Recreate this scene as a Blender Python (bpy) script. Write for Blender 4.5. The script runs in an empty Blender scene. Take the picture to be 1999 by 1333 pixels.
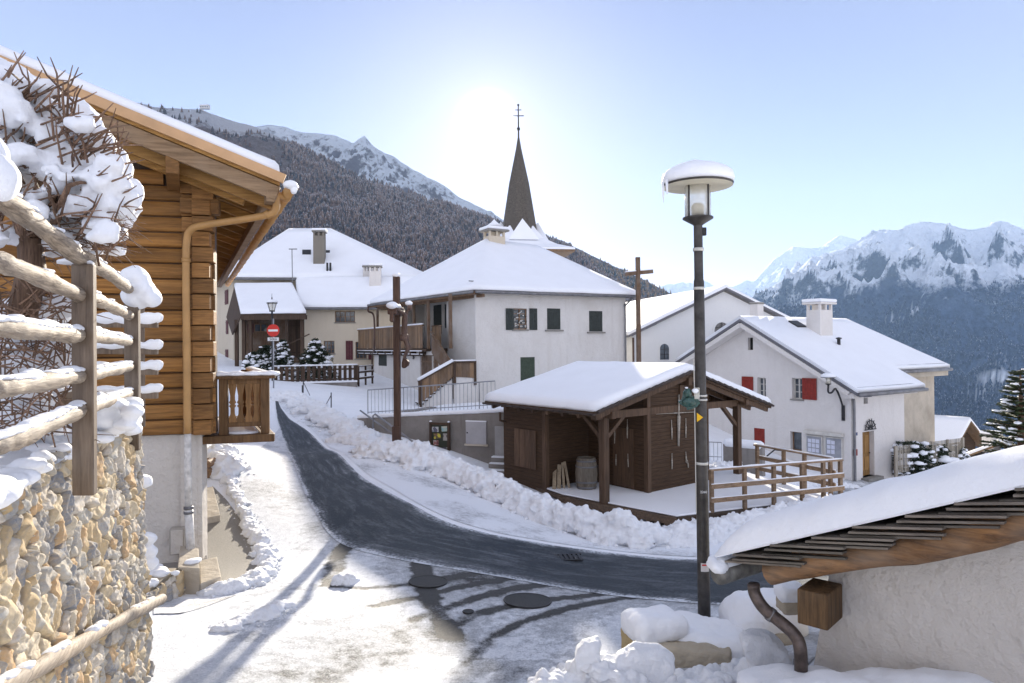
import bpy, bmesh, math, random
import numpy as np
from mathutils import Vector, Matrix, noise
random.seed(7); np.random.seed(7)
C = bpy.context.scene
R = math.radians
COL = C.collection
# ---------------------------------------------------------------- camera
F = 1333.0; CXP, CYP = 999.5, 666.5
CAMM = (Matrix.Rotation(R(90 + 0.35), 4, 'X') @ Matrix.Rotation(R(-0.5), 4, 'Z'))
cd = bpy.data.cameras.new("camera"); cam = bpy.data.objects.new("camera", cd)
COL.objects.link(cam); cam.matrix_world = CAMM
cd.sensor_width = 36.0; cd.lens = 36.0 * F / 1999.0; cd.clip_start = 0.05; cd.clip_end = 30000
C.camera = cam
# ---------------------------------------------------------------- light
SUN_AZ = R(-1.9); SUN_EL = R(15.8)          # azimuth measured from +Y towards +X
SUNV = Vector((math.sin(SUN_AZ) * math.cos(SUN_EL), math.cos(SUN_AZ) * math.cos(SUN_EL), math.sin(SUN_EL)))
w = bpy.data.worlds.new("World"); C.world = w; w.use_nodes = True
nt = w.node_tree; nt.nodes.clear()
sky = nt.nodes.new('ShaderNodeTexSky'); sky.sky_type = 'NISHITA'; sky.sun_disc = False
sky.sun_elevation = SUN_EL; sky.sun_rotation = SUN_AZ
sky.altitude = 1500; sky.air_density = 1.0; sky.dust_density = 0.3; sky.ozone_density = 2.0
tc = nt.nodes.new('ShaderNodeTexCoord')
dt = nt.nodes.new('ShaderNodeVectorMath'); dt.operation = 'DOT_PRODUCT'
nrm = nt.nodes.new('ShaderNodeVectorMath'); nrm.operation = 'NORMALIZE'
nt.links.new(tc.outputs['Generated'], nrm.inputs[0]); nt.links.new(nrm.outputs[0], dt.inputs[0])
dt.inputs[1].default_value = SUNV.lerp(Vector((0, 0, 1)), .042).normalized()
def wmath(op, a, b=None):
    n = nt.nodes.new('ShaderNodeMath'); n.operation = op
    for i, x in enumerate((a, b)):
        if x is None: continue
        if isinstance(x, (int, float)): n.inputs[i].default_value = x
        else: nt.links.new(x, n.inputs[i])
    return n.outputs[0]
cosang = wmath('MAXIMUM', dt.outputs['Value'], 0.0)
core = wmath('MULTIPLY', wmath('POWER', cosang, 7000.0), 120.0)     # blinding disc and inner aureole
mid = wmath('MULTIPLY', wmath('POWER', cosang, 600.0), 0.30)
wide = wmath('MULTIPLY', wmath('POWER', cosang, 60.0), 0.30)
hz = wmath('ADD', wmath('ADD', core, mid), wide)
bg1 = nt.nodes.new('ShaderNodeBackground'); bg1.inputs['Strength'].default_value = 0.05
hs = nt.nodes.new('ShaderNodeHueSaturation'); hs.inputs['Saturation'].default_value = .95
tn = nt.nodes.new('ShaderNodeMix'); tn.data_type = 'RGBA'; tn.blend_type = 'MULTIPLY'; tn.inputs[0].default_value = 1; tn.inputs[7].default_value = (1.13, .90, .97, 1)
nt.links.new(sky.outputs[0], hs.inputs['Color']); nt.links.new(hs.outputs[0], tn.inputs[6]); nt.links.new(tn.outputs[2], bg1.inputs[0])
bg2 = nt.nodes.new('ShaderNodeBackground'); bg2.inputs['Color'].default_value = (1, .965, .9, 1)
nt.links.new(wmath('MULTIPLY', hz, 0.30), bg2.inputs['Strength'])
# fill light added to the sky: stronger away from the sun, lifts the shaded faces
away = wmath('MULTIPLY', wmath('SUBTRACT', 1.0, wmath('MAXIMUM', wmath('ADD', dt.outputs['Value'], .10), 0.0)), 1.0)
bg3 = nt.nodes.new('ShaderNodeBackground'); bg3.inputs['Color'].default_value = (1, .965, .985, 1)
nt.links.new(wmath('ADD', wmath('MULTIPLY', away, .31), .05), bg3.inputs['Strength'])
add3 = nt.nodes.new('ShaderNodeAddShader')
addn = nt.nodes.new('ShaderNodeAddShader'); out = nt.nodes.new('ShaderNodeOutputWorld')
nt.links.new(bg1.outputs[0], addn.inputs[0]); nt.links.new(bg2.outputs[0], addn.inputs[1])
nt.links.new(addn.outputs[0], add3.inputs[0]); nt.links.new(bg3.outputs[0], add3.inputs[1]); nt.links.new(add3.outputs[0], out.inputs[0])
ld = bpy.data.lights.new("sun", 'SUN'); ld.energy = 5.0; ld.angle = R(0.5); ld.color = (1, .90, .75)
sun = bpy.data.objects.new("sun", ld); COL.objects.link(sun)
sun.rotation_euler = SUNV.to_track_quat('Z', 'Y').to_euler()
C.view_settings.view_transform = 'Standard'; C.view_settings.look = 'None'
C.view_settings.exposure = 1.3; C.view_settings.gamma = 1.0
C.render.engine = 'CYCLES'
C.cycles.use_denoising = True
C.cycles.max_bounces = 6; C.cycles.diffuse_bounces = 4; C.cycles.glossy_bounces = 3
C.cycles.transmission_bounces = 4; C.cycles.transparent_max_bounces = 6; C.cycles.volume_bounces = 1
C.cycles.caustics_reflective = False; C.cycles.caustics_refractive = False
C.cycles.sample_clamp_indirect = 6.0

# ---------------------------------------------------------------- pixel rays (used once, to survey the place)
M3 = CAMM.to_3x3()
def ray(px, py):
    d = M3 @ Vector(((px - CXP) / F, (CYP - py) / F, -1.0))
    return d / d.y
def P(px, py, D): return ray(px, py) * D
def Z(px, py, D): return (ray(px, py) * D).z

# ---------------------------------------------------------------- object helpers
BASE = {}
def tagp(o, label=None, cat=None, group=None, kind=None):
    if label: o['label'] = label
    if cat: o['category'] = cat
    if group: o['group'] = group
    if kind: o['kind'] = kind
    return o
def thing(name, label, cat, loc, group=None):
    o = bpy.data.objects.new(name, None); COL.objects.link(o); o.location = loc
    o.empty_display_size = .2
    BASE[o] = Vector(loc); return tagp(o, label, cat, group)
class MB:
    def __init__(s): s.v = []; s.f = []; s.m = []; s.uv = None
    def add(s, vs, fs, mi=0):
        n = len(s.v); s.v.extend([tuple(x) for x in vs]); s.f.extend([tuple(i + n for i in f) for f in fs]); s.m.extend([mi] * len(fs)); return s
    def hexa(s, o, a, b, c, mi=0):
        o, a, b, c = Vector(o), Vector(a), Vector(b), Vector(c)
        if a.cross(b).dot(c) < 0: a, b = b, a
        vs = [o, o + a, o + a + b, o + b, o + c, o + a + c, o + a + b + c, o + b + c]
        return s.add(vs, [(0, 3, 2, 1), (4, 5, 6, 7), (0, 1, 5, 4), (1, 2, 6, 5), (2, 3, 7, 6), (3, 0, 4, 7)], mi)
    def box(s, c, size, ang=0, mi=0):
        u = Vector((math.cos(ang), math.sin(ang), 0)) * size[0]; v = Vector((-math.sin(ang), math.cos(ang), 0)) * size[1]; zz = Vector((0, 0, size[2]))
        return s.hexa(Vector(c) - u / 2 - v / 2 - zz / 2, u, v, zz, mi)
    def beam(s, a, b, wd, ht, up=(0, 0, 1), mi=0):
        a, b = Vector(a), Vector(b); d = (b - a); n = d.normalized(); sd = n.cross(Vector(up)).normalized(); u2 = sd.cross(n)
        return s.hexa(a - sd * wd / 2 - u2 * ht / 2, d, sd * wd, u2 * ht, mi)
    def prism(s, pts, ext, mi=0):
        pts = [Vector(p) for p in pts]; e = Vector(ext); n = len(pts)
        nrm_ = Vector((0, 0, 0))
        for i in range(n): nrm_ += pts[i].cross(pts[(i + 1) % n])
        if nrm_.dot(e) > 0: pts.reverse()
        vs = pts + [p + e for p in pts]
        fs = [tuple(range(n)), tuple(range(2 * n - 1, n - 1, -1))] + [(i, i + n, (i + 1) % n + n, (i + 1) % n) for i in range(n)]
        return s.add(vs, fs, mi)
    def tube(s, pts, rad, seg=8, cap=True, mi=0, jit=0.0):
        pts = [Vector(p) for p in pts]
        if isinstance(rad, (int, float)): rad = [rad] * len(pts)
        vs = []; fs = []; prev = None
        for i, p in enumerate(pts):
            d = (pts[min(i + 1, len(pts) - 1)] - pts[max(i - 1, 0)]).normalized()
            if prev is None:
                a = d.orthogonal().normalized()
            else:
                a = (prev - d * prev.dot(d)); a = a.normalized() if a.length > 1e-6 else d.orthogonal().normalized()
            prev = a; b = d.cross(a)
            for k in range(seg):
                t = 2 * math.pi * k / seg; r = rad[i] * (1 + (random.uniform(-jit, jit) if jit else 0))
                vs.append(p + a * math.cos(t) * r + b * math.sin(t) * r)
        for i in range(len(pts) - 1):
            for k in range(seg):
                k2 = (k + 1) % seg
                fs.append((i * seg + k, i * seg + k2, (i + 1) * seg + k2, (i + 1) * seg + k))
        if cap:
            fs.append(tuple(range(seg - 1, -1, -1))); fs.append(tuple((len(pts) - 1) * seg + k for k in range(seg)))
        return s.add(vs, fs, mi)
    def lathe(s, c, prof, seg=24, mi=0, a0=0.0):
        vs = []; fs = []; c = Vector(c); n = len(prof)
        for r, z in prof:
            for k in range(seg):
                t = a0 + 2 * math.pi * k / seg; vs.append(c + Vector((r * math.cos(t), r * math.sin(t), z)))
        for i in range(n - 1):
            for k in range(seg):
                k2 = (k + 1) % seg; fs.append((i * seg + k, i * seg + k2, (i + 1) * seg + k2, (i + 1) * seg + k))
        if prof[0][0] > 1e-5: fs.append(tuple(range(seg - 1, -1, -1)))
        if prof[-1][0] > 1e-5: fs.append(tuple((n - 1) * seg + k for k in range(seg)))
        return s.add(vs, fs, mi)
    def blob(s, c, r, sub=2, amp=.2, freq=1.5, flat=None, seed=0, mi=0):
        v0, f0 = ICO[sub]; c = Vector(c); r = Vector(r) if hasattr(r, '__len__') else Vector((r, r, r)); vs = []
        off = Vector((seed * 7.31, seed * 3.17, seed * 1.7))
        for v in v0:
            k = 1 + amp * noise.noise(v * freq + off + c * .9)
            p = Vector((v.x * r.x, v.y * r.y, v.z * r.z)) * k
            if flat is not None and p.z < -flat * r.z: p.z = -flat * r.z
            vs.append(c + p)
        return s.add(vs, f0, mi)
    def build(s, name, mat, parent=None, smooth=False, bevel=0, subd=0, uv=None):
        base = BASE.get(parent, Vector((0, 0, 0))) if parent is not None else Vector((0, 0, 0))
        me = bpy.data.meshes.new(name)
        vs = s.v if base.length == 0 else [(a - base.x, b - base.y, c - base.z) for a, b, c in s.v]
        me.from_pydata(vs, [], s.f); me.update()
        mats = mat if isinstance(mat, (list, tuple)) else [mat]
        for m in mats: me.materials.append(m)
        if len(mats) > 1: me.polygons.foreach_set('material_index', s.m)
        if smooth: me.polygons.foreach_set('use_smooth', [True] * len(me.polygons))
        if uv is not None:
            l = me.uv_layers.new(name='UVMap'); arr = np.array(uv, dtype=np.float32)
            li = np.zeros(len(me.loops), dtype=np.int32); me.loops.foreach_get('vertex_index', li)
            l.data.foreach_set('uv', arr[li].ravel())
        o = bpy.data.objects.new(name, me); COL.objects.link(o)
        if parent is not None: o.parent = parent; BASE[o] = base
        if bevel:
            b = o.modifiers.new('bevel', 'BEVEL'); b.width = bevel; b.segments = 2; b.limit_method = 'ANGLE'; b.angle_limit = R(40)
        if subd:
            b = o.modifiers.new('sub', 'SUBSURF'); b.levels = b.render_levels = subd
        return o
def _ico(sub):
    bm = bmesh.new(); bmesh.ops.create_icosphere(bm, subdivisions=sub, radius=1.0)
    v = [x.co.copy() for x in bm.verts]; f = [tuple(q.index for q in x.verts) for x in bm.faces]; bm.free(); return v, f
ICO = {1: _ico(1), 2: _ico(2), 3: _ico(3), 4: _ico(4)}
def remesh(o, vox, smooth=2):
    m = o.modifiers.new('union', 'REMESH'); m.mode = 'VOXEL'; m.voxel_size = vox; m.use_smooth_shade = True
    if smooth:
        k = o.modifiers.new('soft', 'SMOOTH'); k.iterations = smooth; k.factor = .5
    return o
TEX = {}
def clouds(scale, depth=2):
    k = (scale, depth)
    if k not in TEX:
        t = bpy.data.textures.new('lumps', 'CLOUDS'); t.noise_scale = scale; t.noise_depth = depth; TEX[k] = t
    return TEX[k]
def displace(o, strength, scale, simple=0, depth=2, mid=.5):
    if simple:
        m = o.modifiers.new('s', 'SUBSURF'); m.subdivision_type = 'SIMPLE'; m.levels = m.render_levels = simple
    d = o.modifiers.new('d', 'DISPLACE'); d.texture = clouds(scale, depth); d.strength = strength; d.mid_level = mid; d.texture_coords = 'GLOBAL'
    return o

# ---------------------------------------------------------------- materials
def newmat(name):
    m = bpy.data.materials.new(name); m.use_nodes = True; n = m.node_tree
    b = n.nodes['Principled BSDF']; return m, n, b
def nd(n, typ, **kw):
    x = n.nodes.new(typ)
    for k, v in kw.items():
        if k in x.inputs.keys() if isinstance(k, str) else False: x.inputs[k].default_value = v
        else: setattr(x, k, v)
    return x
def lk(n, a, b): n.links.new(a, b)
def coords(n, rotz=0, scale=(1, 1, 1), kind='Object'):
    t = n.nodes.new('ShaderNodeTexCoord'); m = n.nodes.new('ShaderNodeMapping'); m.vector_type = 'POINT'
    if rotz:
        m0 = n.nodes.new('ShaderNodeMapping'); m0.inputs['Rotation'].default_value = (0, 0, -rotz)
        lk(n, t.outputs[kind], m0.inputs[0]); lk(n, m0.outputs[0], m.inputs[0])
    else: lk(n, t.outputs[kind], m.inputs[0])
    m.inputs['Scale'].default_value = scale; return m.outputs[0]
def noise_n(n, vec, scale, detail=4, rough=.55, dist=0):
    x = n.nodes.new('ShaderNodeTexNoise'); x.inputs['Scale'].default_value = scale; x.inputs['Detail'].default_value = detail
    x.inputs['Roughness'].default_value = rough; x.inputs['Distortion'].default_value = dist
    if vec is not None: lk(n, vec, x.inputs['Vector'])
    return x.outputs['Fac']
def ramp(n, fac, stops, interp='LINEAR'):
    r = n.nodes.new('ShaderNodeValToRGB'); cr = r.color_ramp; cr.interpolation = interp
    while len(cr.elements) < len(stops): cr.elements.new(.5)
    for e, (p, c) in zip(cr.elements, stops):
        e.position = p; e.color = (c[0], c[1], c[2], 1) if hasattr(c, '__len__') else (c, c, c, 1)
    lk(n, fac, r.inputs[0]); return r.outputs[0]
def mixc(n, fac, a, b, mode='MIX'):
    m = n.nodes.new('ShaderNodeMix'); m.data_type = 'RGBA'; m.blend_type = mode
    for i, x in ((0, fac), (6, a), (7, b)):
        if isinstance(x, (int, float)): m.inputs[i].default_value = x
        elif isinstance(x, tuple): m.inputs[i].default_value = (x[0], x[1], x[2], 1)
        else: lk(n, x, m.inputs[i])
    return m.outputs[2]
def mth(n, op, a, b=None, clamp=False):
    m = n.nodes.new('ShaderNodeMath'); m.operation = op; m.use_clamp = clamp
    for i, x in enumerate((a, b)):
        if x is None: continue
        if isinstance(x, (int, float)): m.inputs[i].default_value = x
        else: lk(n, x, m.inputs[i])
    return m.outputs[0]
def bump(n, b, h, strength=.5, dist=.02, prev=None):
    x = n.nodes.new('ShaderNodeBump'); x.inputs['Strength'].default_value = strength; x.inputs['Distance'].default_value = dist
    lk(n, h, x.inputs['Height'])
    if prev is not None: lk(n, prev, x.inputs['Normal'])
    if b is not None: lk(n, x.outputs[0], b.inputs['Normal'])
    return x.outputs[0]
def m_plain(name, col, rough=.6, metal=0, var=.12, vscale=3.0, bs=0.15, bsc=40, spec=.4):
    m, n, b = newmat(name); v = coords(n)
    f = noise_n(n, v, vscale, 5, .6)
    lo = tuple(c * (1 - var * 1.6) for c in col); hi = tuple(min(1, c * (1 + var)) for c in col)
    lk(n, ramp(n, f, [(.3, lo), (.7, hi)]), b.inputs['Base Color'])
    b.inputs['Roughness'].default_value = rough; b.inputs['Metallic'].default_value = metal; b.inputs['Specular IOR Level'].default_value = spec
    if bs: bump(n, b, noise_n(n, v, bsc, 4), bs, .01)
    return m
def m_wood(name, c1, c2, ang=0, axis='U', scale=1.0, weather=0, bs=.5, grey=(.30, .27, .24)):
    m, n, b = newmat(name); st = .07
    sc = {'U': (st, 1, 1), 'V': (1, st, 1), 'Z': (1, 1, st)}[axis]
    v = coords(n, ang, tuple(x * scale for x in sc))
    isl = n.nodes.new('ShaderNodeNewGeometry').outputs['Random Per Island']
    # shift the grain per board
    cmb = n.nodes.new('ShaderNodeCombineXYZ')
    for i in range(3): lk(n, mth(n, 'MULTIPLY', isl, 37.0 + 11 * i), cmb.inputs[i])
    ad = n.nodes.new('ShaderNodeVectorMath'); ad.operation = 'ADD'; lk(n, v, ad.inputs[0]); lk(n, cmb.outputs[0], ad.inputs[1])
    v2 = ad.outputs[0]
    g1 = noise_n(n, v2, 28, 6, .65, .6); g2 = noise_n(n, v2, 6, 3, .6, .4)
    col = ramp(n, g1, [(.3, c1), (.62, c2), (.75, tuple(min(1, x * 1.15) for x in c2))])
    col = mixc(n, mth(n, 'MULTIPLY', ramp(n, g2, [(.35, 0), (.7, 1)]), .45), col, tuple(x * .55 for x in c1))
    tint = mth(n, 'ADD', mth(n, 'MULTIPLY', isl, .75), .62)
    cc = n.nodes.new('ShaderNodeCombineXYZ')
    lk(n, tint, cc.inputs[0]); lk(n, tint, cc.inputs[1]); lk(n, tint, cc.inputs[2])
    col = mixc(n, 1.0, col, cc.outputs[0], 'MULTIPLY')
    if weather:
        wv = noise_n(n, coords(n, 0, (1, 1, 1)), 1.7, 5, .65)
        col = mixc(n, mth(n, 'MULTIPLY', ramp(n, wv, [(.4, 0), (.65, 1)]), weather), col, grey)
    lk(n, col, b.inputs['Base Color']); b.inputs['Roughness'].default_value = .68; b.inputs['Specular IOR Level'].default_value = .3
    bump(n, b, g1, bs, .006); return m
def m_snow(name='snow', bs=.5, lump=6.0, tint=(.86, .88, .92)):
    m, n, b = newmat(name); v = coords(n)
    f = noise_n(n, v, 1.2, 4)
    lk(n, ramp(n, f, [(.3, tuple(x * .96 for x in tint)), (.7, tint)]), b.inputs['Base Color'])
    b.inputs['Roughness'].default_value = .55; b.inputs['Specular IOR Level'].default_value = .25
    b.inputs['Sheen Weight'].default_value = .15
    p = bump(n, None, noise_n(n, v, lump, 5, .6), bs * .6, .05)
    bump(n, b, noise_n(n, v, 70, 5, .75), bs, .012, p); return m
def m_plaster(name, col=(.62, .60, .56), dirt=.35, dcol=(.36, .33, .29), bs=.6, bsc=14, streak=True):
    m, n, b = newmat(name); v = coords(n)
    big = noise_n(n, v, .55, 6, .65); st = noise_n(n, coords(n, 0, (1.6, 1.6, .16)), 1.5, 5, .6)
    a = ramp(n, big, [(.45, 0), (.75, 1)]); c = ramp(n, st, [(.5, 0), (.8, 1)])
    f = mth(n, 'MULTIPLY', mth(n, 'MAXIMUM', a, c) if streak else a, dirt)
    fine = noise_n(n, v, 9, 5, .7)
    col2 = mixc(n, mth(n, 'MULTIPLY', ramp(n, fine, [(.4, 0), (.7, 1)]), .18), col, tuple(x * .8 for x in col))
    lk(n, mixc(n, f, col2, dcol), b.inputs['Base Color'])
    b.inputs['Roughness'].default_value = .9; b.inputs['Specular IOR Level'].default_value = .15
    p = bump(n, None, noise_n(n, v, bsc * .35, 3), bs * .5, .06)
    bump(n, b, noise_n(n, v, bsc, 5, .65), bs, .02, p); return m
def m_glass(name, col=(.05, .06, .07)):
    m, n, b = newmat(name)
    f = noise_n(n, coords(n), 2.5, 3)
    lk(n, ramp(n, f, [(.35, col), (.7, tuple(x * 2.2 for x in col))]), b.inputs['Base Color'])
    b.inputs['Roughness'].default_value = .08; b.inputs['Specular IOR Level'].default_value = .8
    bump(n, b, noise_n(n, coords(n), 3, 2), .08, .02); return m
SNOW = m_snow('snow'); SNOWR = m_snow('snow_rough', 1.0, 14)
SNOWROOF = m_snow('snow_roof', .35, 3)
GLASS = m_glass('window_glass'); DARK = m_plain('dark_interior', (.02, .018, .016), .9)
METAL = m_plain('zinc', (.20, .20, .21), .45, .6, .2); IRON = m_plain('iron', (.03, .03, .032), .5, .3, .2)
CONC = None
# ================================================================ TERRAIN
GP = [(700,1333,6.5),(1030,1175,8.8),(835,1138,9.5),(1150,1115,11.2),(1300,1065,14),(1325,1040,16.0),(830,1000,13.5),(700,930,17),
 (620,880,20.5),(560,820,26),(540,790,30),(773,872,20),(1497,1003,17.2),(1640,985,18.3),(1660,940,31),(400,1118,10.5),(430,890,17),
 (930,800,35),(534,757,33),(600,752,36),(1350,1310,6.3),(1570,1310,5.2),(1900,1345,4.4),(450,1333,6.2),(300,1200,8),(1600,960,25),
 (1830,935,34),(1380,905,27),(640,800,27),(700,860,22),(965,925,21.5),(1090,985,18.5),(1420,1120,10.6),(1700,1100,11),(2100,1060,13)]
gpts = [tuple(P(*g)) for g in GP]
gpts += [(0,0,-1.75),(-2,-3,-1.6),(3,-2,-1.7),(0,2.5,-2.3),(4,2,-1.9),(-4,3,-2.4),(-9,8,-3.2),(-9,14,-2.9),(-12,22,-2.4),(-14,34,-1.6),(-8,45,-1.9),
 (0,60,-1.2),(-30,45,-1),(-30,70,1),(-60,60,3),(-60,20,2),(-25,5,-1.5),(12,46,-3.2),(30,60,-12),(50,50,-20),(25,80,-12),(60,20,-18),(30,20,-9),(30,38,-8.4),
 (18,5,-4.2),(40,0,-10),(-60,-20,0),(60,-20,-16),(0,-30,0),(-30,-30,0),(30,-30,-6),(-10,85,0),(90,90,-50),(-90,90,6),(90,-20,-26),(-90,-20,3),(0,95,0),
 (21,45,-9),(28,52,-11)]
GA = np.array(gpts); gx = GA[:, :2]; gzv = GA[:, 2]
def _U(r2): return np.where(r2 > 1e-12, .5 * r2 * np.log(r2 + 1e-12), 0)
n_ = len(gx); d2 = ((gx[:, None] - gx[None]) ** 2).sum(-1); K_ = _U(d2) + np.eye(n_) * .6
Pm = np.hstack([np.ones((n_, 1)), gx]); A_ = np.zeros((n_ + 3, n_ + 3)); A_[:n_, :n_] = K_; A_[:n_, n_:] = Pm; A_[n_:, :n_] = Pm.T
TW = np.linalg.solve(A_, np.concatenate([gzv, np.zeros(3)]))
def gz_arr(x, y):
    x = np.asarray(x, float); y = np.asarray(y, float); q = np.stack([x.ravel(), y.ravel()], 1)
    # near field spline, clamped far away then blended to the mountain foot and the valley
    qc = np.clip(q, [-95, -35], [95, 100]); r2 = ((qc[:, None] - gx[None]) ** 2).sum(-1)
    z = _U(r2) @ TW[:n_] + TW[n_] + qc @ TW[n_ + 1:]
    far = np.clip((np.hypot(q[:, 0], q[:, 1]) - 85) / 250, 0, 1)
    az = np.arctan2(q[:, 0], np.maximum(q[:, 1], 1)); t = np.clip((az + .05) / .45, 0, 1)
    zf = 6 - 330 * t * t * (3 - 2 * t)
    z = z * (1 - far) + zf * far
    return z.reshape(x.shape)
def gz(x, y): return float(gz_arr(np.array([x]), np.array([y]))[0])
def G(px, py, dz=0.0):
    r = ray(px, py); lo = .6; D = np.linspace(2.5, 70, 700)
    zs = gz_arr(r.x * D, D); below = (r.z * D) < zs
    i = int(np.argmax(below)) if below.any() else len(D) - 1
    a, b = D[max(i - 1, 0)], D[i]
    for _ in range(18):
        mdl = (a + b) / 2
        if r.z * mdl < gz(r.x * mdl, mdl): b = mdl
        else: a = mdl
    p = r * b; return Vector((p.x, p.y, p.z + dz))
# ground sheet : fine near, coarse far
def axis_vals(lo, hi, fine_lo, fine_hi, st):
    v = list(np.arange(fine_lo, fine_hi + 1e-6, st)); s = st; x = fine_hi
    while x < hi: s *= 1.22; x += s; v.append(min(x, hi))
    s = st; x = fine_lo
    while x > lo: s *= 1.22; x -= s; v.insert(0, max(x, lo))
    return np.array(v)
xs = axis_vals(-5200, 6000, -13, 24, .3); ys = axis_vals(-400, 9000, 2, 50, .3)
X_, Y_ = np.meshgrid(xs, ys); Z_ = np.concatenate([gz_arr(X_[i:i+40], Y_[i:i+40]) for i in range(0, len(ys), 40)])
def grid_mesh(name, X, Y, Zz, mat, smooth=True, uv=None):
    h, w_ = X.shape; v = np.stack([X, Y, Zz], -1).reshape(-1, 3); i = np.arange(h * w_).reshape(h, w_)
    f = np.stack([i[:-1, :-1], i[:-1, 1:], i[1:, 1:], i[1:, :-1]], -1).reshape(-1, 4)
    me = bpy.data.meshes.new(name); me.vertices.add(len(v)); me.vertices.foreach_set('co', v.ravel().astype(np.float32))
    me.loops.add(len(f) * 4); me.loops.foreach_set('vertex_index', f.ravel().astype(np.int32))
    me.polygons.add(len(f)); me.polygons.foreach_set('loop_start', np.arange(0, len(f) * 4, 4, dtype=np.int32))
    me.polygons.foreach_set('use_smooth', np.ones(len(f), dtype=bool)) if smooth else None
    me.update(calc_edges=True); me.validate()
    me.materials.append(mat)
    if uv is not None:
        l = me.uv_layers.new(name='UVMap'); l.data.foreach_set('uv', uv.reshape(-1, 2)[f.ravel()].ravel().astype(np.float32))
    o = bpy.data.objects.new(name, me); COL.objects.link(o); return o
def m_ground():
    m, n, b = newmat('snowy_ground'); v = coords(n)
    f = noise_n(n, v, .9, 4)
    lk(n, ramp(n, f, [(.3, (.80, .83, .88)), (.7, (.87, .89, .93))]), b.inputs['Base Color'])
    b.inputs['Roughness'].default_value = .6; b.inputs['Specular IOR Level'].default_value = .2
    p = bump(n, None, noise_n(n, v, 2.2, 5, .6), .7, .12)
    bump(n, b, noise_n(n, v, 24, 6, .7), .7, .02, p); return m
grd = grid_mesh('ground', X_, Y_, Z_, m_ground()); tagp(grd, kind='structure')

def catmull(pts, n):
    pts = [Vector(p) for p in pts]; q = [pts[0] * 2 - pts[1]] + pts + [pts[-1] * 2 - pts[-2]]; outp = []
    seg = len(pts) - 1
    for i in range(n):
        t = i / (n - 1) * seg; k = min(int(t), seg - 1); u = t - k; a, b, c, d = q[k:k + 4]
        outp.append(.5 * ((2 * b) + (c - a) * u + (2 * a - 5 * b + 4 * c - d) * u * u + (3 * b - a - 3 * c + d) * u ** 3))
    return outp
def strip(name, ea, eb, n, m, dz, mat):
    """sheet between two surveyed edges, lying on the ground"""
    A = catmull([G(*p) for p in ea], n); B = catmull([G(*p) for p in eb], n)
    X = np.zeros((n, m)); Y = np.zeros((n, m)); uv = np.zeros((n, m, 2)); L = 0
    for i in range(n):
        if i: L += ((A[i] + B[i]) / 2 - (A[i - 1] + B[i - 1]) / 2).length
        for j in range(m):
            t = j / (m - 1); p = A[i].lerp(B[i], t); X[i, j] = p.x; Y[i, j] = p.y; uv[i, j] = (L, t)
    if (A[1]-A[0]).to_2d().cross((B[0]-A[0]).to_2d()) > 0: pass
    Zg = gz_arr(X, Y) + dz
    o = grid_mesh(name, X, Y, Zg, mat, uv=uv)
    # make faces look up
    if o.data.polygons[0].normal.z < 0: o.data.flip_normals()
    return o
def m_road():
    m, n, b = newmat('wet_asphalt'); t = n.nodes.new('ShaderNodeTexCoord')
    mp = n.nodes.new('ShaderNodeMapping'); lk(n, t.outputs['UV'], mp.inputs[0]); mp.inputs['Scale'].default_value = (.22, 1.9, 1)
    st = noise_n(n, mp.outputs[0], 5.0, 8, .72, .35)
    mp2 = n.nodes.new('ShaderNodeMapping'); lk(n, t.outputs['UV'], mp2.inputs[0]); mp2.inputs['Scale'].default_value = (.5, 1.2, 1)
    pt = noise_n(n, mp2.outputs[0], 1.6, 5, .6)
    v = coords(n); gr = noise_n(n, v, 160, 3, .7); gm = noise_n(n, v, 22, 5, .7)
    # distance from edge of the cleared band
    sx = n.nodes.new('ShaderNodeSeparateXYZ'); lk(n, t.outputs['UV'], sx.inputs[0])
    wob = mth(n, 'ADD', mth(n, 'MULTIPLY', mth(n, 'SUBTRACT', noise_n(n, v, 1.6, 5, .65), .5), .30), mth(n, 'MULTIPLY', mth(n, 'SUBTRACT', gm, .5), .14))
    e = mth(n, 'ADD', mth(n, 'MULTIPLY', mth(n, 'ABSOLUTE', mth(n, 'SUBTRACT', sx.outputs[1], .5)), 2.0), mth(n, 'ADD', wob, .02))   # 0 centre .. 1 edge
    e = mth(n, 'POWER', mth(n, 'MAXIMUM', e, 0.0), 9.0)
    s = mth(n, 'ADD', mth(n, 'MULTIPLY', st, .8), mth(n, 'MULTIPLY', pt, .25))
    s = mth(n, 'ADD', s, mth(n, 'MULTIPLY', mth(n, 'MULTIPLY', e, mth(n, 'SUBTRACT', mth(n, 'MULTIPLY', gm, 2.4), .55)), .40)); s = mth(n, 'ADD', s, mth(n, 'MULTIPLY', mth(n, 'SUBTRACT', gm, .5), .22))
    mask = ramp(n, s, [(.50, 0), (.62, .16), (.82, .9)])
    asp = ramp(n, mth(n, 'MULTIPLY', mth(n, 'ADD', gr, gm), .5), [(.35, (.014, .019, .025)), (.68, (.042, .053, .066))])
    lk(n, mixc(n, mth(n, 'MULTIPLY', mask, ramp(n, e, [(.25, .62), (.7, 1)])), asp, (.66, .70, .76)), b.inputs['Base Color'])
    lk(n, ramp(n, mask, [(0, .58), (1, .8)]), b.inputs['Roughness'])
    b.inputs['Specular IOR Level'].default_value = .18
    bump(n, b, mth(n, 'ADD', gr, mth(n, 'MULTIPLY', mask, 1.5)), .5, .008); return m
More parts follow.
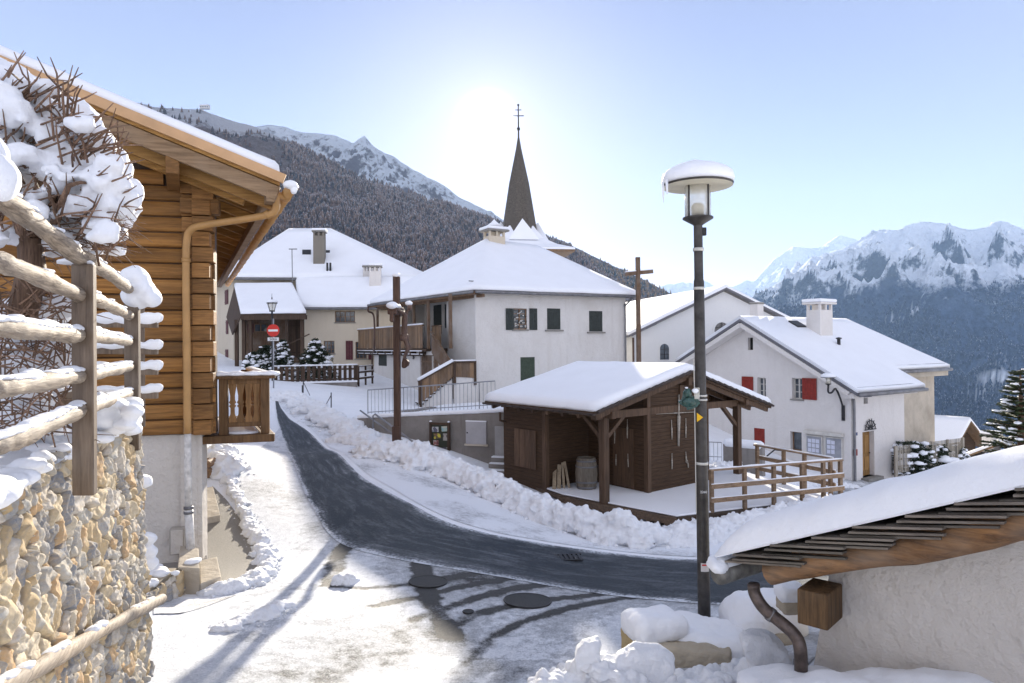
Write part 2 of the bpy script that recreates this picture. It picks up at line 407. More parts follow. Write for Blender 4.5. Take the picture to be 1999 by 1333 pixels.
def m_thin_snow(name, cover, dark=(.07, .07, .072), col=(.80, .83, .88), stretch=None):
    """worn skin of snow over asphalt, cover .. 0 bare 1 full"""
    m, n, b = newmat(name); v = coords(n)
    a = noise_n(n, v, .55, 6, .6); c = noise_n(n, v, 9, 8, .78); d = noise_n(n, v, 120, 3, .7)
    s = mth(n, 'ADD', mth(n, 'MULTIPLY', a, .55), mth(n, 'MULTIPLY', c, .30)); s = mth(n, 'ADD', s, mth(n, 'MULTIPLY', d, .30))
    mask = ramp(n, s, [(.80 - cover * .5 - .07, 0), (.80 - cover * .5 + .09, 1)])
    asp = ramp(n, d, [(.3, tuple(x * .55 for x in dark)), (.7, tuple(x * 1.5 for x in dark))])
    lk(n, mixc(n, mask, asp, col), b.inputs['Base Color'])
    b.inputs['Roughness'].default_value = .6; b.inputs['Specular IOR Level'].default_value = .3
    bump(n, b, mth(n, 'ADD', mth(n, 'MULTIPLY', mask, .8), mth(n, 'ADD', c, d)), .6, .012); return m
FORE = m_thin_snow('packed_snow', .62); PATCH = m_thin_snow('patchy_snow', .50); TRACK = m_thin_snow('tyre_worn_asphalt', .20, (.05, .052, .056))
BARE = m_thin_snow('bare_asphalt', .06, (.23, .215, .19), (.8, .82, .85)); VERGE = m_thin_snow('verge_snow', .66)
_PERM = np.random.RandomState(3).permutation(4096); _VAL = np.random.RandomState(4).rand(4096)
def vnoise(u, v, seed=0):
    iu = np.floor(u).astype(int); iv = np.floor(v).astype(int); fu = u - iu; fv = v - iv
    fu = fu * fu * (3 - 2 * fu); fv = fv * fv * (3 - 2 * fv)
    def h(a, b): return _VAL[_PERM[(_PERM[(a + seed * 17) % 4096] + b) % 4096]]
    return (h(iu, iv) * (1 - fu) + h(iu + 1, iv) * fu) * (1 - fv) + (h(iu, iv + 1) * (1 - fu) + h(iu + 1, iv + 1) * fu) * fv
def fbm(u, v, octs=5, seed=0):
    t = 0; a = .5
    for o in range(octs): t = t + a * vnoise(u, v, seed + o); u = u * 2.03 + 5.1; v = v * 2.03 + 1.7; a *= .5
    return t
# forecourt: snow film over asphalt; the tyre lanes worn through it are a mask on the sheet
LANES = [([(672,1065),(655,1100),(645,1140)],.14),([(816,1075),(827,1130),(846,1183),(885,1240)],.13),
 ([(650,1146),(720,1149),(790,1142),(870,1130),(1000,1112)],.06),([(728,1185),(810,1168),(910,1145),(1025,1128),(1100,1130)],.055),
 ([(810,1210),(880,1186),(970,1158),(1070,1142),(1180,1145)],.075),([(876,1228),(940,1197),(1025,1178),(1110,1167),(1230,1155)],.075),
 ([(915,1293),(972,1239),(1050,1205),(1145,1181),(1240,1165)],.06)]
def lane_dist(X, Y):
    q = np.stack([X.ravel(), Y.ravel()], 1); w = np.zeros(len(q))
    for pl, hw in LANES:
        pts = catmull([G(*p) for p in pl], 30); A = np.array([[p.x, p.y] for p in pts])
        d = np.full(len(q), 9.0)
        for i in range(len(A) - 1):
            e = A[i + 1] - A[i]; t = np.clip(((q - A[i]) @ e) / (e @ e), 0, 1); d = np.minimum(d, np.hypot(*(q - A[i] - t[:, None] * e).T))
        w = np.maximum(w, np.clip((hw + .06 - d + (fbm(q[:, 0] * 9, q[:, 1] * 9, 4, 3) - .5) * .12) / .09, 0, 1) * (.62 + .6 * fbm(q[:, 0] * 1.5, q[:, 1] * 1.5, 3, 9)))
    return w.reshape(X.shape)
def m_fore():
    m, n, b = newmat('packed_snow_with_tracks'); v = coords(n); at = n.nodes.new('ShaderNodeAttribute'); at.attribute_name = 'worn'
    ab = n.nodes.new('ShaderNodeAttribute'); ab.attribute_name = 'thin'  # thin snow, plus shade over the mid forecourt put into the colour
    a = noise_n(n, v, .6, 6, .6); c = noise_n(n, v, 7, 8, .75); d = noise_n(n, v, 150, 3, .7); d2 = noise_n(n, v, 45, 4, .7)
    s = mth(n, 'ADD', mth(n, 'MULTIPLY', a, .5), mth(n, 'MULTIPLY', c, .28)); s = mth(n, 'ADD', s, mth(n, 'MULTIPLY', mth(n, 'ADD', d, d2), .14))
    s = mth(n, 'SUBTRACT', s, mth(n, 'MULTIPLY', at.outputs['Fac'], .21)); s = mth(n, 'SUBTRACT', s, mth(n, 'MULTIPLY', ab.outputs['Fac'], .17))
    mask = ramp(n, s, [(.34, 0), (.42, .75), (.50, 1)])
    asp = ramp(n, d2, [(.3, (.030, .032, .034)), (.7, (.085, .085, .084))])
    lk(n, mixc(n, mask, asp, mixc(n, ramp(n, mth(n, 'ADD', mth(n, 'MULTIPLY', c, .5), mth(n, 'MULTIPLY', d2, .5)), [(.38, 0), (.6, 1)]), (.46, .50, .56), (.76, .79, .84))), b.inputs['Base Color']); b.inputs['Roughness'].default_value = .6; b.inputs['Specular IOR Level'].default_value = .22
    p = bump(n, None, mth(n, 'ADD', mth(n, 'MULTIPLY', mask, 1.0), c), .6, .03); bump(n, b, mth(n, 'ADD', d, d2), .6, .012, p); return m
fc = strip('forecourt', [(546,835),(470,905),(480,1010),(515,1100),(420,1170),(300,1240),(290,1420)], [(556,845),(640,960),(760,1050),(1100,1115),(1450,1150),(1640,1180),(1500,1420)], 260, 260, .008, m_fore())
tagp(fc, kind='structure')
co = np.zeros(len(fc.data.vertices) * 3); fc.data.vertices.foreach_get('co', co); co = co.reshape(-1, 3)
at_ = fc.data.attributes.new('worn', 'FLOAT', 'POINT'); at_.data.foreach_set('value', lane_dist(co[:, 0], co[:, 1]).astype(np.float32))
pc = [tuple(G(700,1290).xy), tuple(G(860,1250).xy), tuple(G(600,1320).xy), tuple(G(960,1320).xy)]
thin_shade = np.zeros(len(co))
for k_, (x_, y_) in enumerate(pc): thin_shade = np.maximum(thin_shade, np.exp(-((co[:, 0] - x_) ** 2 + (co[:, 1] - y_) ** 2) / (.55 ** 2)))
thin_shade *= np.clip(fbm(co[:, 0] * 3.5, co[:, 1] * 3.5, 5, 12) * 2.6 - .55, 0, 1.1)
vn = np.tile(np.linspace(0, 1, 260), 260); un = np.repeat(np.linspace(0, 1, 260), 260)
thin_shade = np.maximum(thin_shade, (np.clip((vn - .55) / .40, 0, 1) * .62 + np.clip((vn - .74) / .12, 0, 1) * .75) * np.clip((.62 - un) / .2, 0, 1)); thin_shade = np.maximum(thin_shade, .60 * np.clip((un - .12) / .2, 0, 1) * np.clip((.85 - un) / .2, 0, 1) * np.clip((vn - .22) / .25, 0, 1))  # thin snow by the road; the mid-sheet term paints shade darker
at_ = fc.data.attributes.new('thin', 'FLOAT', 'POINT'); at_.data.foreach_set('value', thin_shade.astype(np.float32))
rd = strip('road', [(537,775),(541,815),(551,850),(580,925),(615,1000),(665,1062),(800,1098),(1000,1132),(1150,1158),(1300,1175),(1450,1185),(1700,1190)],
 [(541,775),(560,812),(610,850),(680,905),(765,965),(850,1010),(950,1042),(1060,1062),(1190,1080),(1330,1092),(1480,1096),(1740,1090)], 150, 40, .016, m_road())
tagp(rd, kind='structure')
vg = strip('verge', [(541,770),(560,805),(610,840),(680,893),(765,953),(850,1000),(950,1035),(1060,1056),(1190,1074),(1330,1086),(1480,1090)],
 [(546,768),(590,798),(660,845),(730,890),(830,925),(920,965),(1020,1010),(1120,1045),(1220,1062),(1330,1060),(1480,1035)], 90, 16, .008, VERGE)
tagp(vg, kind='structure')
o = strip('sidewalk', [(398,975),(400,1030),(402,1080),(402,1140),(400,1150)], [(415,950),(448,985),(490,1050),(510,1090),(470,1148)], 30, 12, .02, BARE); tagp(o, kind='structure')
o = strip('pathway', [(1640,985),(1620,960),(1600,945)], [(1860,930),(1800,925),(1700,935)], 20, 20, .02, m_thin_snow('cobbles_snow', .42)); tagp(o, kind='structure')
# second strip of bare asphalt on the far left road edge
o = strip('road_edge', [(300,1165),(350,1170),(420,1175)], [(300,1200),(370,1195),(470,1160)], 12, 6, .014, m_thin_snow('gritty_edge', .46, (.16, .15, .13))); tagp(o, kind='structure')

# ---------------------------------------------------------------- mountains
def ridge_noise(x, y, octs=6, s=1.0, seed=0):
    rng = np.random.RandomState(seed); tot = np.zeros_like(x); amp = 1.0; fr = s
    for o in range(octs):
        a = rng.uniform(0, 6.28); cx, sx = math.cos(a), math.sin(a)
        u = (x * cx - y * sx) * fr + rng.uniform(0, 50); v = (x * sx + y * cx) * fr + rng.uniform(0, 50)
        tot += amp * (1 - 2 * np.abs(vnoise(u, v, seed * 13 + o) - .5) * 2 * .9); amp *= .5; fr *= 2.03
    return tot
def mountain(name, prof, base, Dr, D0, nx, ny, amp, nscale, mat, seed=1, power=1.0, ridge=True, back=.25):
    """prof: ridge line (px,py) seen at distance Dr; base: foot (px,py) at distance D0.  One height field with a back slope."""
    prof = sorted(prof); base = sorted(base)
    pxs = np.linspace(prof[0][0], prof[-1][0], nx)
    pr = np.interp(pxs, [p[0] for p in prof], [p[1] for p in prof]); pb = np.interp(pxs, [p[0] for p in base], [p[1] for p in base])
    X = np.zeros((ny, nx)); Y = X.copy(); Zz = X.copy(); nb = int(ny * back)
    nf = ny - nb
    r1 = np.array([list(ray(a, b)) for a, b in zip(pxs, pr)]); r0 = np.array([list(ray(a, b)) for a, b in zip(pxs, pb)])
    DR = Dr if not callable(Dr) else np.array([Dr(a) for a in pxs]); top = r1 * np.reshape(DR, (-1, 1)) if callable(Dr) else r1 * Dr
    bot = r0 * D0
    for j in range(ny):
        if j < nf:
            t = j / (nf - 1); p = bot * (1 - t) + top * t; zz = bot[:, 2] * (1 - t ** power) + top[:, 2] * t ** power
            fade = min(1, t * 5) * min(1, (1 - t) * 5 + .12)
        else:
            t = (j - nf + 1) / nb; p = top + (top - bot) * .6 * t; zz = top[:, 2] - (top[:, 2] - bot[:, 2]) * .9 * t; fade = .5
        X[j] = p[:, 0]; Y[j] = p[:, 1]
        nn = ridge_noise(p[:, 0] * nscale, p[:, 1] * nscale, 7, 1.0, seed) - 1.0 if ridge else (fbm(p[:, 0] * nscale, p[:, 1] * nscale, 6, seed) - .5) * 2
        Zz[j] = zz + nn * amp * fade
    return grid_mesh(name, X, Y, Zz, mat), X, Y, Zz
def m_alp(name, zline, zwid, snowc=(.78, .84, .92), rock=(.13, .14, .17), forest=(.030, .050, .070), frost=(.36, .42, .50), ns=.01, steep=.55, rockamt=1.0, ftex=.06):
    m, n, b = newmat(name); g = n.nodes.new('ShaderNodeNewGeometry'); sp = n.nodes.new('ShaderNodeSeparateXYZ'); lk(n, g.outputs['Position'], sp.inputs[0])
    sn = n.nodes.new('ShaderNodeSeparateXYZ'); lk(n, g.outputs['Normal'], sn.inputs[0])
    v = coords(n); a = noise_n(n, v, ns, 8, .62); f2 = noise_n(n, v, ns * 9, 6, .7); f3 = noise_n(n, v, ftex, 5, .8)
    h = mth(n, 'DIVIDE', mth(n, 'SUBTRACT', sp.outputs[2], zline), zwid)
    h = mth(n, 'ADD', h, mth(n, 'MULTIPLY', mth(n, 'SUBTRACT', a, .5), 3.2)); h = mth(n, 'ADD', h, mth(n, 'MULTIPLY', mth(n, 'SUBTRACT', f2, .5), 1.8))
    hm = ramp(n, mth(n, 'ADD', mth(n, 'MULTIPLY', h, .5), .5), [(.30, 0), (.62, 1)])
    st = mth(n, 'ADD', sn.outputs[2], mth(n, 'MULTIPLY', mth(n, 'SUBTRACT', f2, .5), .9))
    rk = mth(n, 'MULTIPLY', ramp(n, st, [(steep - .12, 1), (steep + .06, 0)]), rockamt)
    top = mixc(n, rk, snowc, rock)
    fr = ramp(n, mth(n, 'ADD', mth(n, 'MULTIPLY', f3, .65), mth(n, 'MULTIPLY', f2, .35)), [(.42, forest), (.56, tuple((x + y) / 2 for x, y in zip(forest, frost))), (.70, frost)])
    cl = n.nodes.new('ShaderNodeAttribute'); cl.attribute_name = 'clearing'
    lk(n, mixc(n, cl.outputs['Fac'], mixc(n, hm, fr, top), (.80, .84, .90)), b.inputs['Base Color'])
    b.inputs['Roughness'].default_value = .9; b.inputs['Specular IOR Level'].default_value = .05
    p = bump(n, None, f3, .9, 8.0); p = bump(n, None, f2, .9, 50.0, p); bump(n, b, a, .8, 160.0, p); return m
NEARF = m_alp('forest_floor', 615, 45, ns=.010, snowc=(.66, .66, .70), rock=(.22, .20, .20), steep=.2, rockamt=.4, forest=(.17, .125, .105), frost=(.30, .25, .24))
SNOWRIDGE = m_alp('snow_ridge', 200, 60, ns=.004, rock=(.16, .15, .17), steep=.60, forest=(.05,.05,.06))
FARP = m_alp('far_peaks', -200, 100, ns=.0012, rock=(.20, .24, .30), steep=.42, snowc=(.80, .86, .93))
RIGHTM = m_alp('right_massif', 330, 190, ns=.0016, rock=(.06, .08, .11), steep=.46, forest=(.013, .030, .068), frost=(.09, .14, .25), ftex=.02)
prof1 = [(-900,-150),(-200,40),(100,150),(300,208),(345,212),(390,214),(430,226),(500,245),(545,266),(600,296),(680,334),(760,366),(850,396),(930,416),(990,444),(1060,466),(1110,488),(1200,546),(1260,600)]
fm1, FX, FY, FZ = mountain('forested_mountain', prof1, [(-900,668),(1260,668)], 2000, 1000, 260, 150, 34, .006, NEARF, 2, 1.0)
tagp(fm1, kind='structure')
prof2 = [(440,262),(525,240),(560,246),(600,258),(650,264),(690,280),(700,272),(712,265),(728,283),(780,312),(820,338),(850,352),(900,384),(950,412),(975,425),(1010,450)]
o, _, _, _ = mountain('snowy_ridge', prof2, [(440,420),(700,450),(1010,500)], 2900, 2300, 260, 90, 42, .009, SNOWRIDGE, 5); tagp(o, kind='structure')
prof3 = [(930,474),(1000,466),(1055,459),(1100,470),(1150,494),(1210,524),(1270,552),(1330,584),(1400,629),(1500,690)]
fm3, HX, HY, HZ = mountain('wooded_shoulder', prof3, [(930,660),(1200,660),(1500,720)], 2600, 1500, 160, 60, 26, .006, NEARF, 8); tagp(fm3, kind='structure')
prof4 = [(1250,570),(1300,556),(1320,556),(1345,551),(1365,556),(1375,543),(1390,552),(1410,560),(1440,555),(1457,545),(1470,548),(1510,505),(1548,481),(1580,483),(1605,480),(1640,458),(1680,470),(1720,465),(1800,500),(2300,520)]
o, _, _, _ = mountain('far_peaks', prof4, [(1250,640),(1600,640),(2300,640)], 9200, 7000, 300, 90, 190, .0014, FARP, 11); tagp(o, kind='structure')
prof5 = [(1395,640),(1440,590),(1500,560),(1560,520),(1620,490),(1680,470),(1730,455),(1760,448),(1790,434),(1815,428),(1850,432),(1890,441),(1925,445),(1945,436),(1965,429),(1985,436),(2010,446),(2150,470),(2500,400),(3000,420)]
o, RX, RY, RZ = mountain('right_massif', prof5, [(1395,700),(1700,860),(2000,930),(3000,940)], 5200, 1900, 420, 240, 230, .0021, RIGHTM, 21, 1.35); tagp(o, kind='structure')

def project(X, Y, Zg):
    q = np.stack([X.ravel(), Y.ravel(), Zg.ravel()], 1) @ np.array(M3); return CXP + F * q[:, 0] / -q[:, 2], CYP - F * q[:, 1] / -q[:, 2]
MEADOWS = [(1945, 736, 46, 15), (1905, 770, 26, 8), (1880, 828, 30, 6), (1640, 652, 10, 3), (1785, 604, 12, 4), (1745, 622, 22, 4)]
def in_meadow(px, py):
    m = np.zeros(len(px))
    for a, b_, c, d in MEADOWS: m = np.maximum(m, np.clip(1.6 - 1.5 * np.hypot((px - a) / c, (py - b_) / d), 0, 1))
    return m
mpx, mpy = project(RX, RY, RZ); at_ = o.data.attributes.new('clearing', 'FLOAT', 'POINT'); at_.data.foreach_set('value', in_meadow(mpx, mpy).astype(np.float32))
# ================================================================ BUILDING KIT
class Face:
    """vertical plane through o (at z reference 0) along unit u; n points outwards"""
    def __init__(s, o, u, out=None):
        s.o = Vector((o[0], o[1], 0)); s.u = Vector((u[0], u[1], 0)).normalized(); n = Vector((s.u.y, -s.u.x, 0))
        if out is not None and n.dot(Vector((out[0], out[1], 0))) < 0: n = -n
        s.n = n; s.ang = math.atan2(s.u.y, s.u.x)
    def pt(s, u, z, d=0.0): return s.o + s.u * u + s.n * d + Vector((0, 0, z))
    def at(s, px, py, d=0.0):
        r = ray(px, py); k = (s.o + s.n * d).dot(s.n) / r.dot(s.n); p = r * k
        return ((p - s.o).dot(s.u), p.z)
    def rect(s, x0, y0, x1, y1, d=0.0):
        a = s.at(x0, (y0), d); c = s.at(x1, y1, d); b = s.at(x1, y0, d); e = s.at(x0, y1, d)
        u0 = (a[0] + e[0]) / 2; u1 = (b[0] + c[0]) / 2; z1 = (a[1] + b[1]) / 2; z0 = (e[1] + c[1]) / 2
        return (min(u0, u1), max(u0, u1), min(z0, z1), max(z0, z1))
    def slab(s, mb, u0, u1, z0, z1, d0, d1, mi=0):
        return mb.hexa(s.pt(u0, z0, d0), s.u * (u1 - u0), s.n * (d1 - d0), Vector((0, 0, z1 - z0)), mi)
def clip(poly, a, b, c):
    out_ = []
    for i in range(len(poly)):
        p, q = poly[i], poly[(i + 1) % len(poly)]; fp = a * p[0] + b * p[1] + c; fq = a * q[0] + b * q[1] + c
        if fp >= 0: out_.append(p)
        if (fp >= 0) != (fq >= 0):
            t = fp / (fp - fq); out_.append((p[0] + (q[0] - p[0]) * t, p[1] + (q[1] - p[1]) * t))
    return out_
def wall(mb, fc_, u0, u1, z0, z1, ops=(), depth=.28, clips=()):
    us = sorted(set([u0, u1] + [x for o in ops for x in o[:2] if u0 < x < u1])); zs = sorted(set([z0, z1] + [x for o in ops for x in o[2:4] if z0 < x < z1]))
    for i in range(len(us) - 1):
        for j in range(len(zs) - 1):
            a, b, c, d = us[i], us[i + 1], zs[j], zs[j + 1]; mu, mz = (a + b) / 2, (c + d) / 2
            if any(o[0] < mu < o[1] and o[2] < mz < o[3] for o in ops): continue
            poly = [(a, c), (b, c), (b, d), (a, d)]
            for cl in clips: poly = clip(poly, *cl) if len(poly) > 2 else poly
            if len(poly) > 2:
                vs = [fc_.pt(u, z) for u, z in poly]
                nn = (vs[1] - vs[0]).cross(vs[2] - vs[0])
                if nn.dot(fc_.n) < 0: vs.reverse()
                mb.add(vs, [tuple(range(len(vs)))])
    for o in ops:
        a, b, c, d = o[:4]; q = [(a, c), (b, c), (b, d), (a, d)]
        for k in range(4):
            p1, p2 = q[k], q[(k + 1) % 4]
            mb.add([fc_.pt(*p1), fc_.pt(*p2), fc_.pt(*p2, -depth), fc_.pt(*p1, -depth)], [(0, 1, 2, 3)])
def window(root, fc_, r, wm, bars=(2, 3), depth=.16, sill=None, gl=None, sw=.05):
    u0, u1, z0, z1 = r; mb = MB(); t = sw; e = .003
    fc_.slab(mb, u0 + e, u1 - e, z0 + e, z0 + t, -depth - .04, -depth + .01); fc_.slab(mb, u0 + e, u1 - e, z1 - t, z1 - e, -depth - .04, -depth + .01)
    for uu in (u0 + e, u1 - t - e): fc_.slab(mb, uu, uu + t, z0 + t, z1 - t, -depth - .04, -depth + .008)
    nu, nz = bars
    for i in range(1, nu):
        u = u0 + (u1 - u0) * i / nu; ww = t * (.7 if i * 2 == nu else .35); fc_.slab(mb, u - ww, u + ww, z0 + t, z1 - t, -depth - .035, -depth + .004)
    for j in range(1, nz):
        z = z0 + (z1 - z0) * j / nz; fc_.slab(mb, u0 + t, u1 - t, z - t * .3, z + t * .3, -depth - .03, -depth)
    f = mb.build('window', wm, root)
    p = MB(); fc_.slab(p, u0 + .01, u1 - .01, z0 + .01, z1 - .01, -depth - .06, -depth - .042); p.build('pane', gl or GLASS, f)
    if sill:
        s_ = MB(); fc_.slab(s_, u0 - .08, u1 + .08, z0 - .07, z0 - .002, -depth, .06); s_.build('sill', sill, f)
    return f
def shutter(root, fc_, r, mat, d=.03, slats=0, name='shutter'):
    u0, u1, z0, z1 = r; mb = MB(); n = max(3, int((u1 - u0) / .13)); w_ = (u1 - u0) / n
    for i in range(n): fc_.slab(mb, u0 + i * w_ + .004, u0 + (i + 1) * w_ - .004, z0, z1, d, d + .035)
    for z in (z0 + (z1 - z0) * .16, z0 + (z1 - z0) * .84): fc_.slab(mb, u0 + .02, u1 - .02, z - .04, z + .04, d + .037, d + .055)
    return mb.build(name, mat, root)
def roofmesh(faces, thick, down=True):
    """bmesh slab from shared-edge roof faces"""
    bm = bmesh.new(); mp = {}
    def vt(p):
        k = (round(p[0], 3), round(p[1], 3), round(p[2], 3))
        if k not in mp: mp[k] = bm.verts.new(p)
        return mp[k]
    for f in faces:
        fa = bm.faces.new([vt(p) for p in f])
    bm.normal_update()
    for f in bm.faces:
        if f.normal.z < 0: f.normal_flip()
    r = bmesh.ops.extrude_face_region(bm, geom=bm.faces[:]); nv = [v for v in r['geom'] if isinstance(v, bmesh.types.BMVert)]
    bmesh.ops.translate(bm, verts=nv, vec=(0, 0, thick))
    bmesh.ops.recalc_face_normals(bm, faces=bm.faces[:]); return bm, nv
def roof(root, faces, thick, mat, name='roof'):
    bm, nv = roofmesh([[Vector(p) for p in f] for f in faces], thick)
    return bm_obj(bm, name, mat, root)
def bm_obj(bm, name, mat, root=None, smooth=False):
    base = BASE.get(root, Vector((0, 0, 0))) if root is not None else Vector((0, 0, 0))
    if base.length: bmesh.ops.translate(bm, verts=bm.verts[:], vec=-base)
    me = bpy.data.meshes.new(name); bm.to_mesh(me); bm.free(); me.materials.append(mat)
    if smooth: me.polygons.foreach_set('use_smooth', [True] * len(me.polygons))
    o = bpy.data.objects.new(name, me); COL.objects.link(o)
    if root is not None: o.parent = root; BASE[o] = base
    return o
def snow_cap(root, faces, t, lift=.003, cuts=3, amp=.05, scale=1.2, over=.0, mat=None, name='snow'):
    """blanket of snow on roof faces: rounded at the eaves, gently uneven"""
    bm, nv = roofmesh([[Vector(p) + Vector((0, 0, lift)) for p in f] for f in faces], t)
    tops = set(nv)
    be = [e for e in bm.edges if e.verts[0] in tops and e.verts[1] in tops and any(not all(v in tops for v in f.verts) for f in e.link_faces)]
    bmesh.ops.bevel(bm, geom=be, offset=t * .75, segments=3, profile=.6, affect='EDGES', clamp_overlap=True)
    for _ in range(cuts):
        long_ = [e for e in bm.edges if e.calc_length() > .5]
        if not long_: break
        bmesh.ops.subdivide_edges(bm, edges=long_, cuts=1, use_grid_fill=True)
    bmesh.ops.triangulate(bm, faces=[f for f in bm.faces if len(f.verts) > 4])
    o = bm_obj(bm, name, mat or SNOWROOF, root, True)
    d = o.modifiers.new('d', 'DISPLACE'); d.texture = clouds(scale, 3); d.strength = amp; d.mid_level = .5; d.texture_coords = 'LOCAL'; d.direction = 'Z'
    return o
def chimney(root, c, w_, d_, z0, z1, ang, mat, capmat, snow=True, openings=True, name='chimney', capo=.12):
    mb = MB(); h = z1 - z0; zb = z1 - (.42 if openings else 0)
    mb.box((c[0], c[1], (z0 + zb) / 2), (w_, d_, zb - z0), ang)
    if openings:
        u = Vector((math.cos(ang), math.sin(ang), 0)); v = Vector((-u.y, u.x, 0))
        for a in (-1, 0, 1):
            for b_ in (-1, 1):
                p = Vector((c[0], c[1], 0)) + u * a * (w_ / 2 - .07) + v * b_ * (d_ / 2 - .07); mb.box((p.x, p.y, zb + .15), (.13, .13, .30), ang)
        mb.box((c[0], c[1], zb + .14), (w_ * .5, d_ * .5, .28), ang)
    o = mb.build(name, mat, root, bevel=.012)
    k = MB(); k.box((c[0], c[1], z1 - .07), (w_ + capo * 2, d_ + capo * 2, .1), ang); k.build('cap', capmat, o, bevel=.02)
    if snow:
        s_ = MB(); s_.box((c[0], c[1], z1 + .075), (w_ + capo * 2 + .04, d_ + capo * 2 + .04, .18), ang); so = s_.build('snow', SNOW, o, True)
        b = so.modifiers.new('b', 'BEVEL'); b.width = .085; b.segments = 4
    return o
def pipe(root, pts, r, mat, name='downpipe', seg=10):
    q = catmull(pts, len(pts) * 6) if len(pts) > 2 else pts
    return MB().tube(q, r, seg).build(name, mat, root, True)

PL_WHITE = m_plaster('white_render', (.66, .64, .61), .42, (.44, .40, .35), 1.3, 9)
PL_WHITE2 = m_plaster('smooth_white_render', (.70, .67, .64), .30, (.47, .44, .40), .8, 12)
PL_CREAM = m_plaster('cream_render', (.60, .53, .42), .25, (.40, .34, .27), .4, 14)
PL_BEIGE = m_plaster('weathered_beige_render', (.54, .48, .39), .85, (.30, .26, .21), .9, 10)
PL_CHURCH = m_plaster('church_render', (.74, .74, .73), .06, (.6, .6, .6), .25, 14)
PL_NEAR = m_plaster('rough_stucco', (.62, .58, .53), .30, (.46, .41, .35), 1.3, 16, False)
CONC = m_plaster('board_marked_concrete', (.27, .25, .23), .85, (.13, .115, .10), .6, 20)
STONE = m_plaster('cut_stone', (.42, .37, .29), .5, (.25, .20, .14), .7, 12)
W_DARK = m_wood('dark_timber', (.035, .022, .015), (.085, .052, .032), 0, 'Z')
W_BRN = m_wood('brown_boards', (.07, .04, .022), (.17, .10, .055), 0, 'Z', weather=.3)
W_GREY = m_wood('weathered_boards', (.10, .060, .033), (.28, .175, .095), 0, 'Z', weather=.28, grey=(.20, .17, .15))
SH_GREEN = m_plain('green_shutter_paint', (.026, .034, .030), .6, 0, .25, 8)
SH_RED = m_plain('red_shutter_paint', (.24, .020, .010), .55, 0, .15, 6)
SH_MAROON = m_plain('maroon_shutter_paint', (.10, .022, .028), .6, 0, .2, 6)
FR_WHITE = m_plain('white_window_paint', (.60, .58, .53), .6); FR_WOOD = m_plain('varnished_window_wood', (.22, .13, .07), .5)
SILL = m_plain('stone_sill', (.24, .23, .21), .85)
EAVE = m_wood('eave_timber', (.12, .07, .04), (.24, .15, .09), 0, 'U'); TRIMG = m_plain('grey_fascia', (.13, .13, .145), .6)
SLATE = m_plain('roof_underlay', (.07, .06, .055), .8)

# ---------------------------------------------------------------- CENTRE HOUSE (29)
D0 = 35.0; cA = P(928, 575, D0); ux = Vector((2350, 1333, 0)).normalized()
fF = Face(cA, ux, (0, -1)); fS = Face(cA, Vector((-ux.y, ux.x, 0)), (-1, 0))
zE = Z(928, 571, D0) ; gzc = -3.6
wF = fF.at(1222, 640)[0]; dS = 10.5
H = thing('village_house', 'white rendered village house with green shutters, snowy hipped roof and wooden side stair', 'house', (cA.x, cA.y, gzc))
opsF = [fF.rect(1002, 602, 1029, 643), fF.rect(1068, 602, 1094, 643), fF.rect(1150, 607, 1176, 647), fF.rect(1016, 697, 1044, 745)]
mb = MB(); wall(mb, fF, 0, wF, gzc, zE, opsF)
uR = fS.at(872, 650)[0]           # the plain part of the side wall ends here, gallery recess beyond
fG = Face(fS.pt(uR, 0, 0), fS.u, (-1, 0))
opsS = []
wall(mb, fS, 0, uR, gzc, zE + .25)
Bk = fS.pt(dS, 0); wall(mb, Face(Bk, ux, (0, 1)), 0, wF, gzc, zE); wall(mb, Face(fF.pt(wF, 0), fS.u, (1, 0)), 0, dS, gzc, zE)
mb.build('wall', PL_WHITE, H)
# recessed gallery wall
REC = 1.5; fR = Face(fS.pt(uR, 0, -REC), fS.u, (-1, 0)); zB = fS.at(845, 680)[1]     # balcony floor
mb = MB(); ops = [fR.rect(806, 602, 826, 655), fR.rect(846, 595, 862, 652), fR.rect(868, 593, 880, 640)]
wall(mb, fR, 0, dS - uR, zB, zE + .3, ops)
rt = Face(fS.pt(uR, 0), fS.n * -1, (-fS.u.x, -fS.u.y)); mb.hexa(fS.pt(uR, zB, -REC), fS.u * .02, fS.n * REC, Vector((0, 0, zE + .2 - zB)))
mb.build('gallery_wall', PL_WHITE, H)
for r_ in ops: shutter(H, fR, r_, SH_GREEN, -.05)
# lower side block under the gallery, standing proud
LB = 1.0; fL = Face(fS.pt(uR - .3, 0, LB), fS.u, (-1, 0)); lu1 = fL.at(730, 700)[0]
mb = MB(); wo = fL.rect(739, 687, 755, 714); dr = fL.rect(820, 693, 856, 775)
wall(mb, fL, 0, lu1, gzc - .3, zB - .12, [wo, dr]); mb.hexa(fL.pt(0, gzc - .3, 0), fL.u * .05, fL.n * -LB, Vector((0, 0, zB - .12 - gzc)))
mb.hexa(fL.pt(lu1, gzc - .3, 0), fL.u * -.05, fL.n * -3, Vector((0, 0, zB - .12 - gzc))); mb.build('ground_floor_wall', PL_WHITE, H)
shutter(H, fL, wo, SH_GREEN, -.04); shutter(H, fL, dr, W_BRN, -.12, name='door')
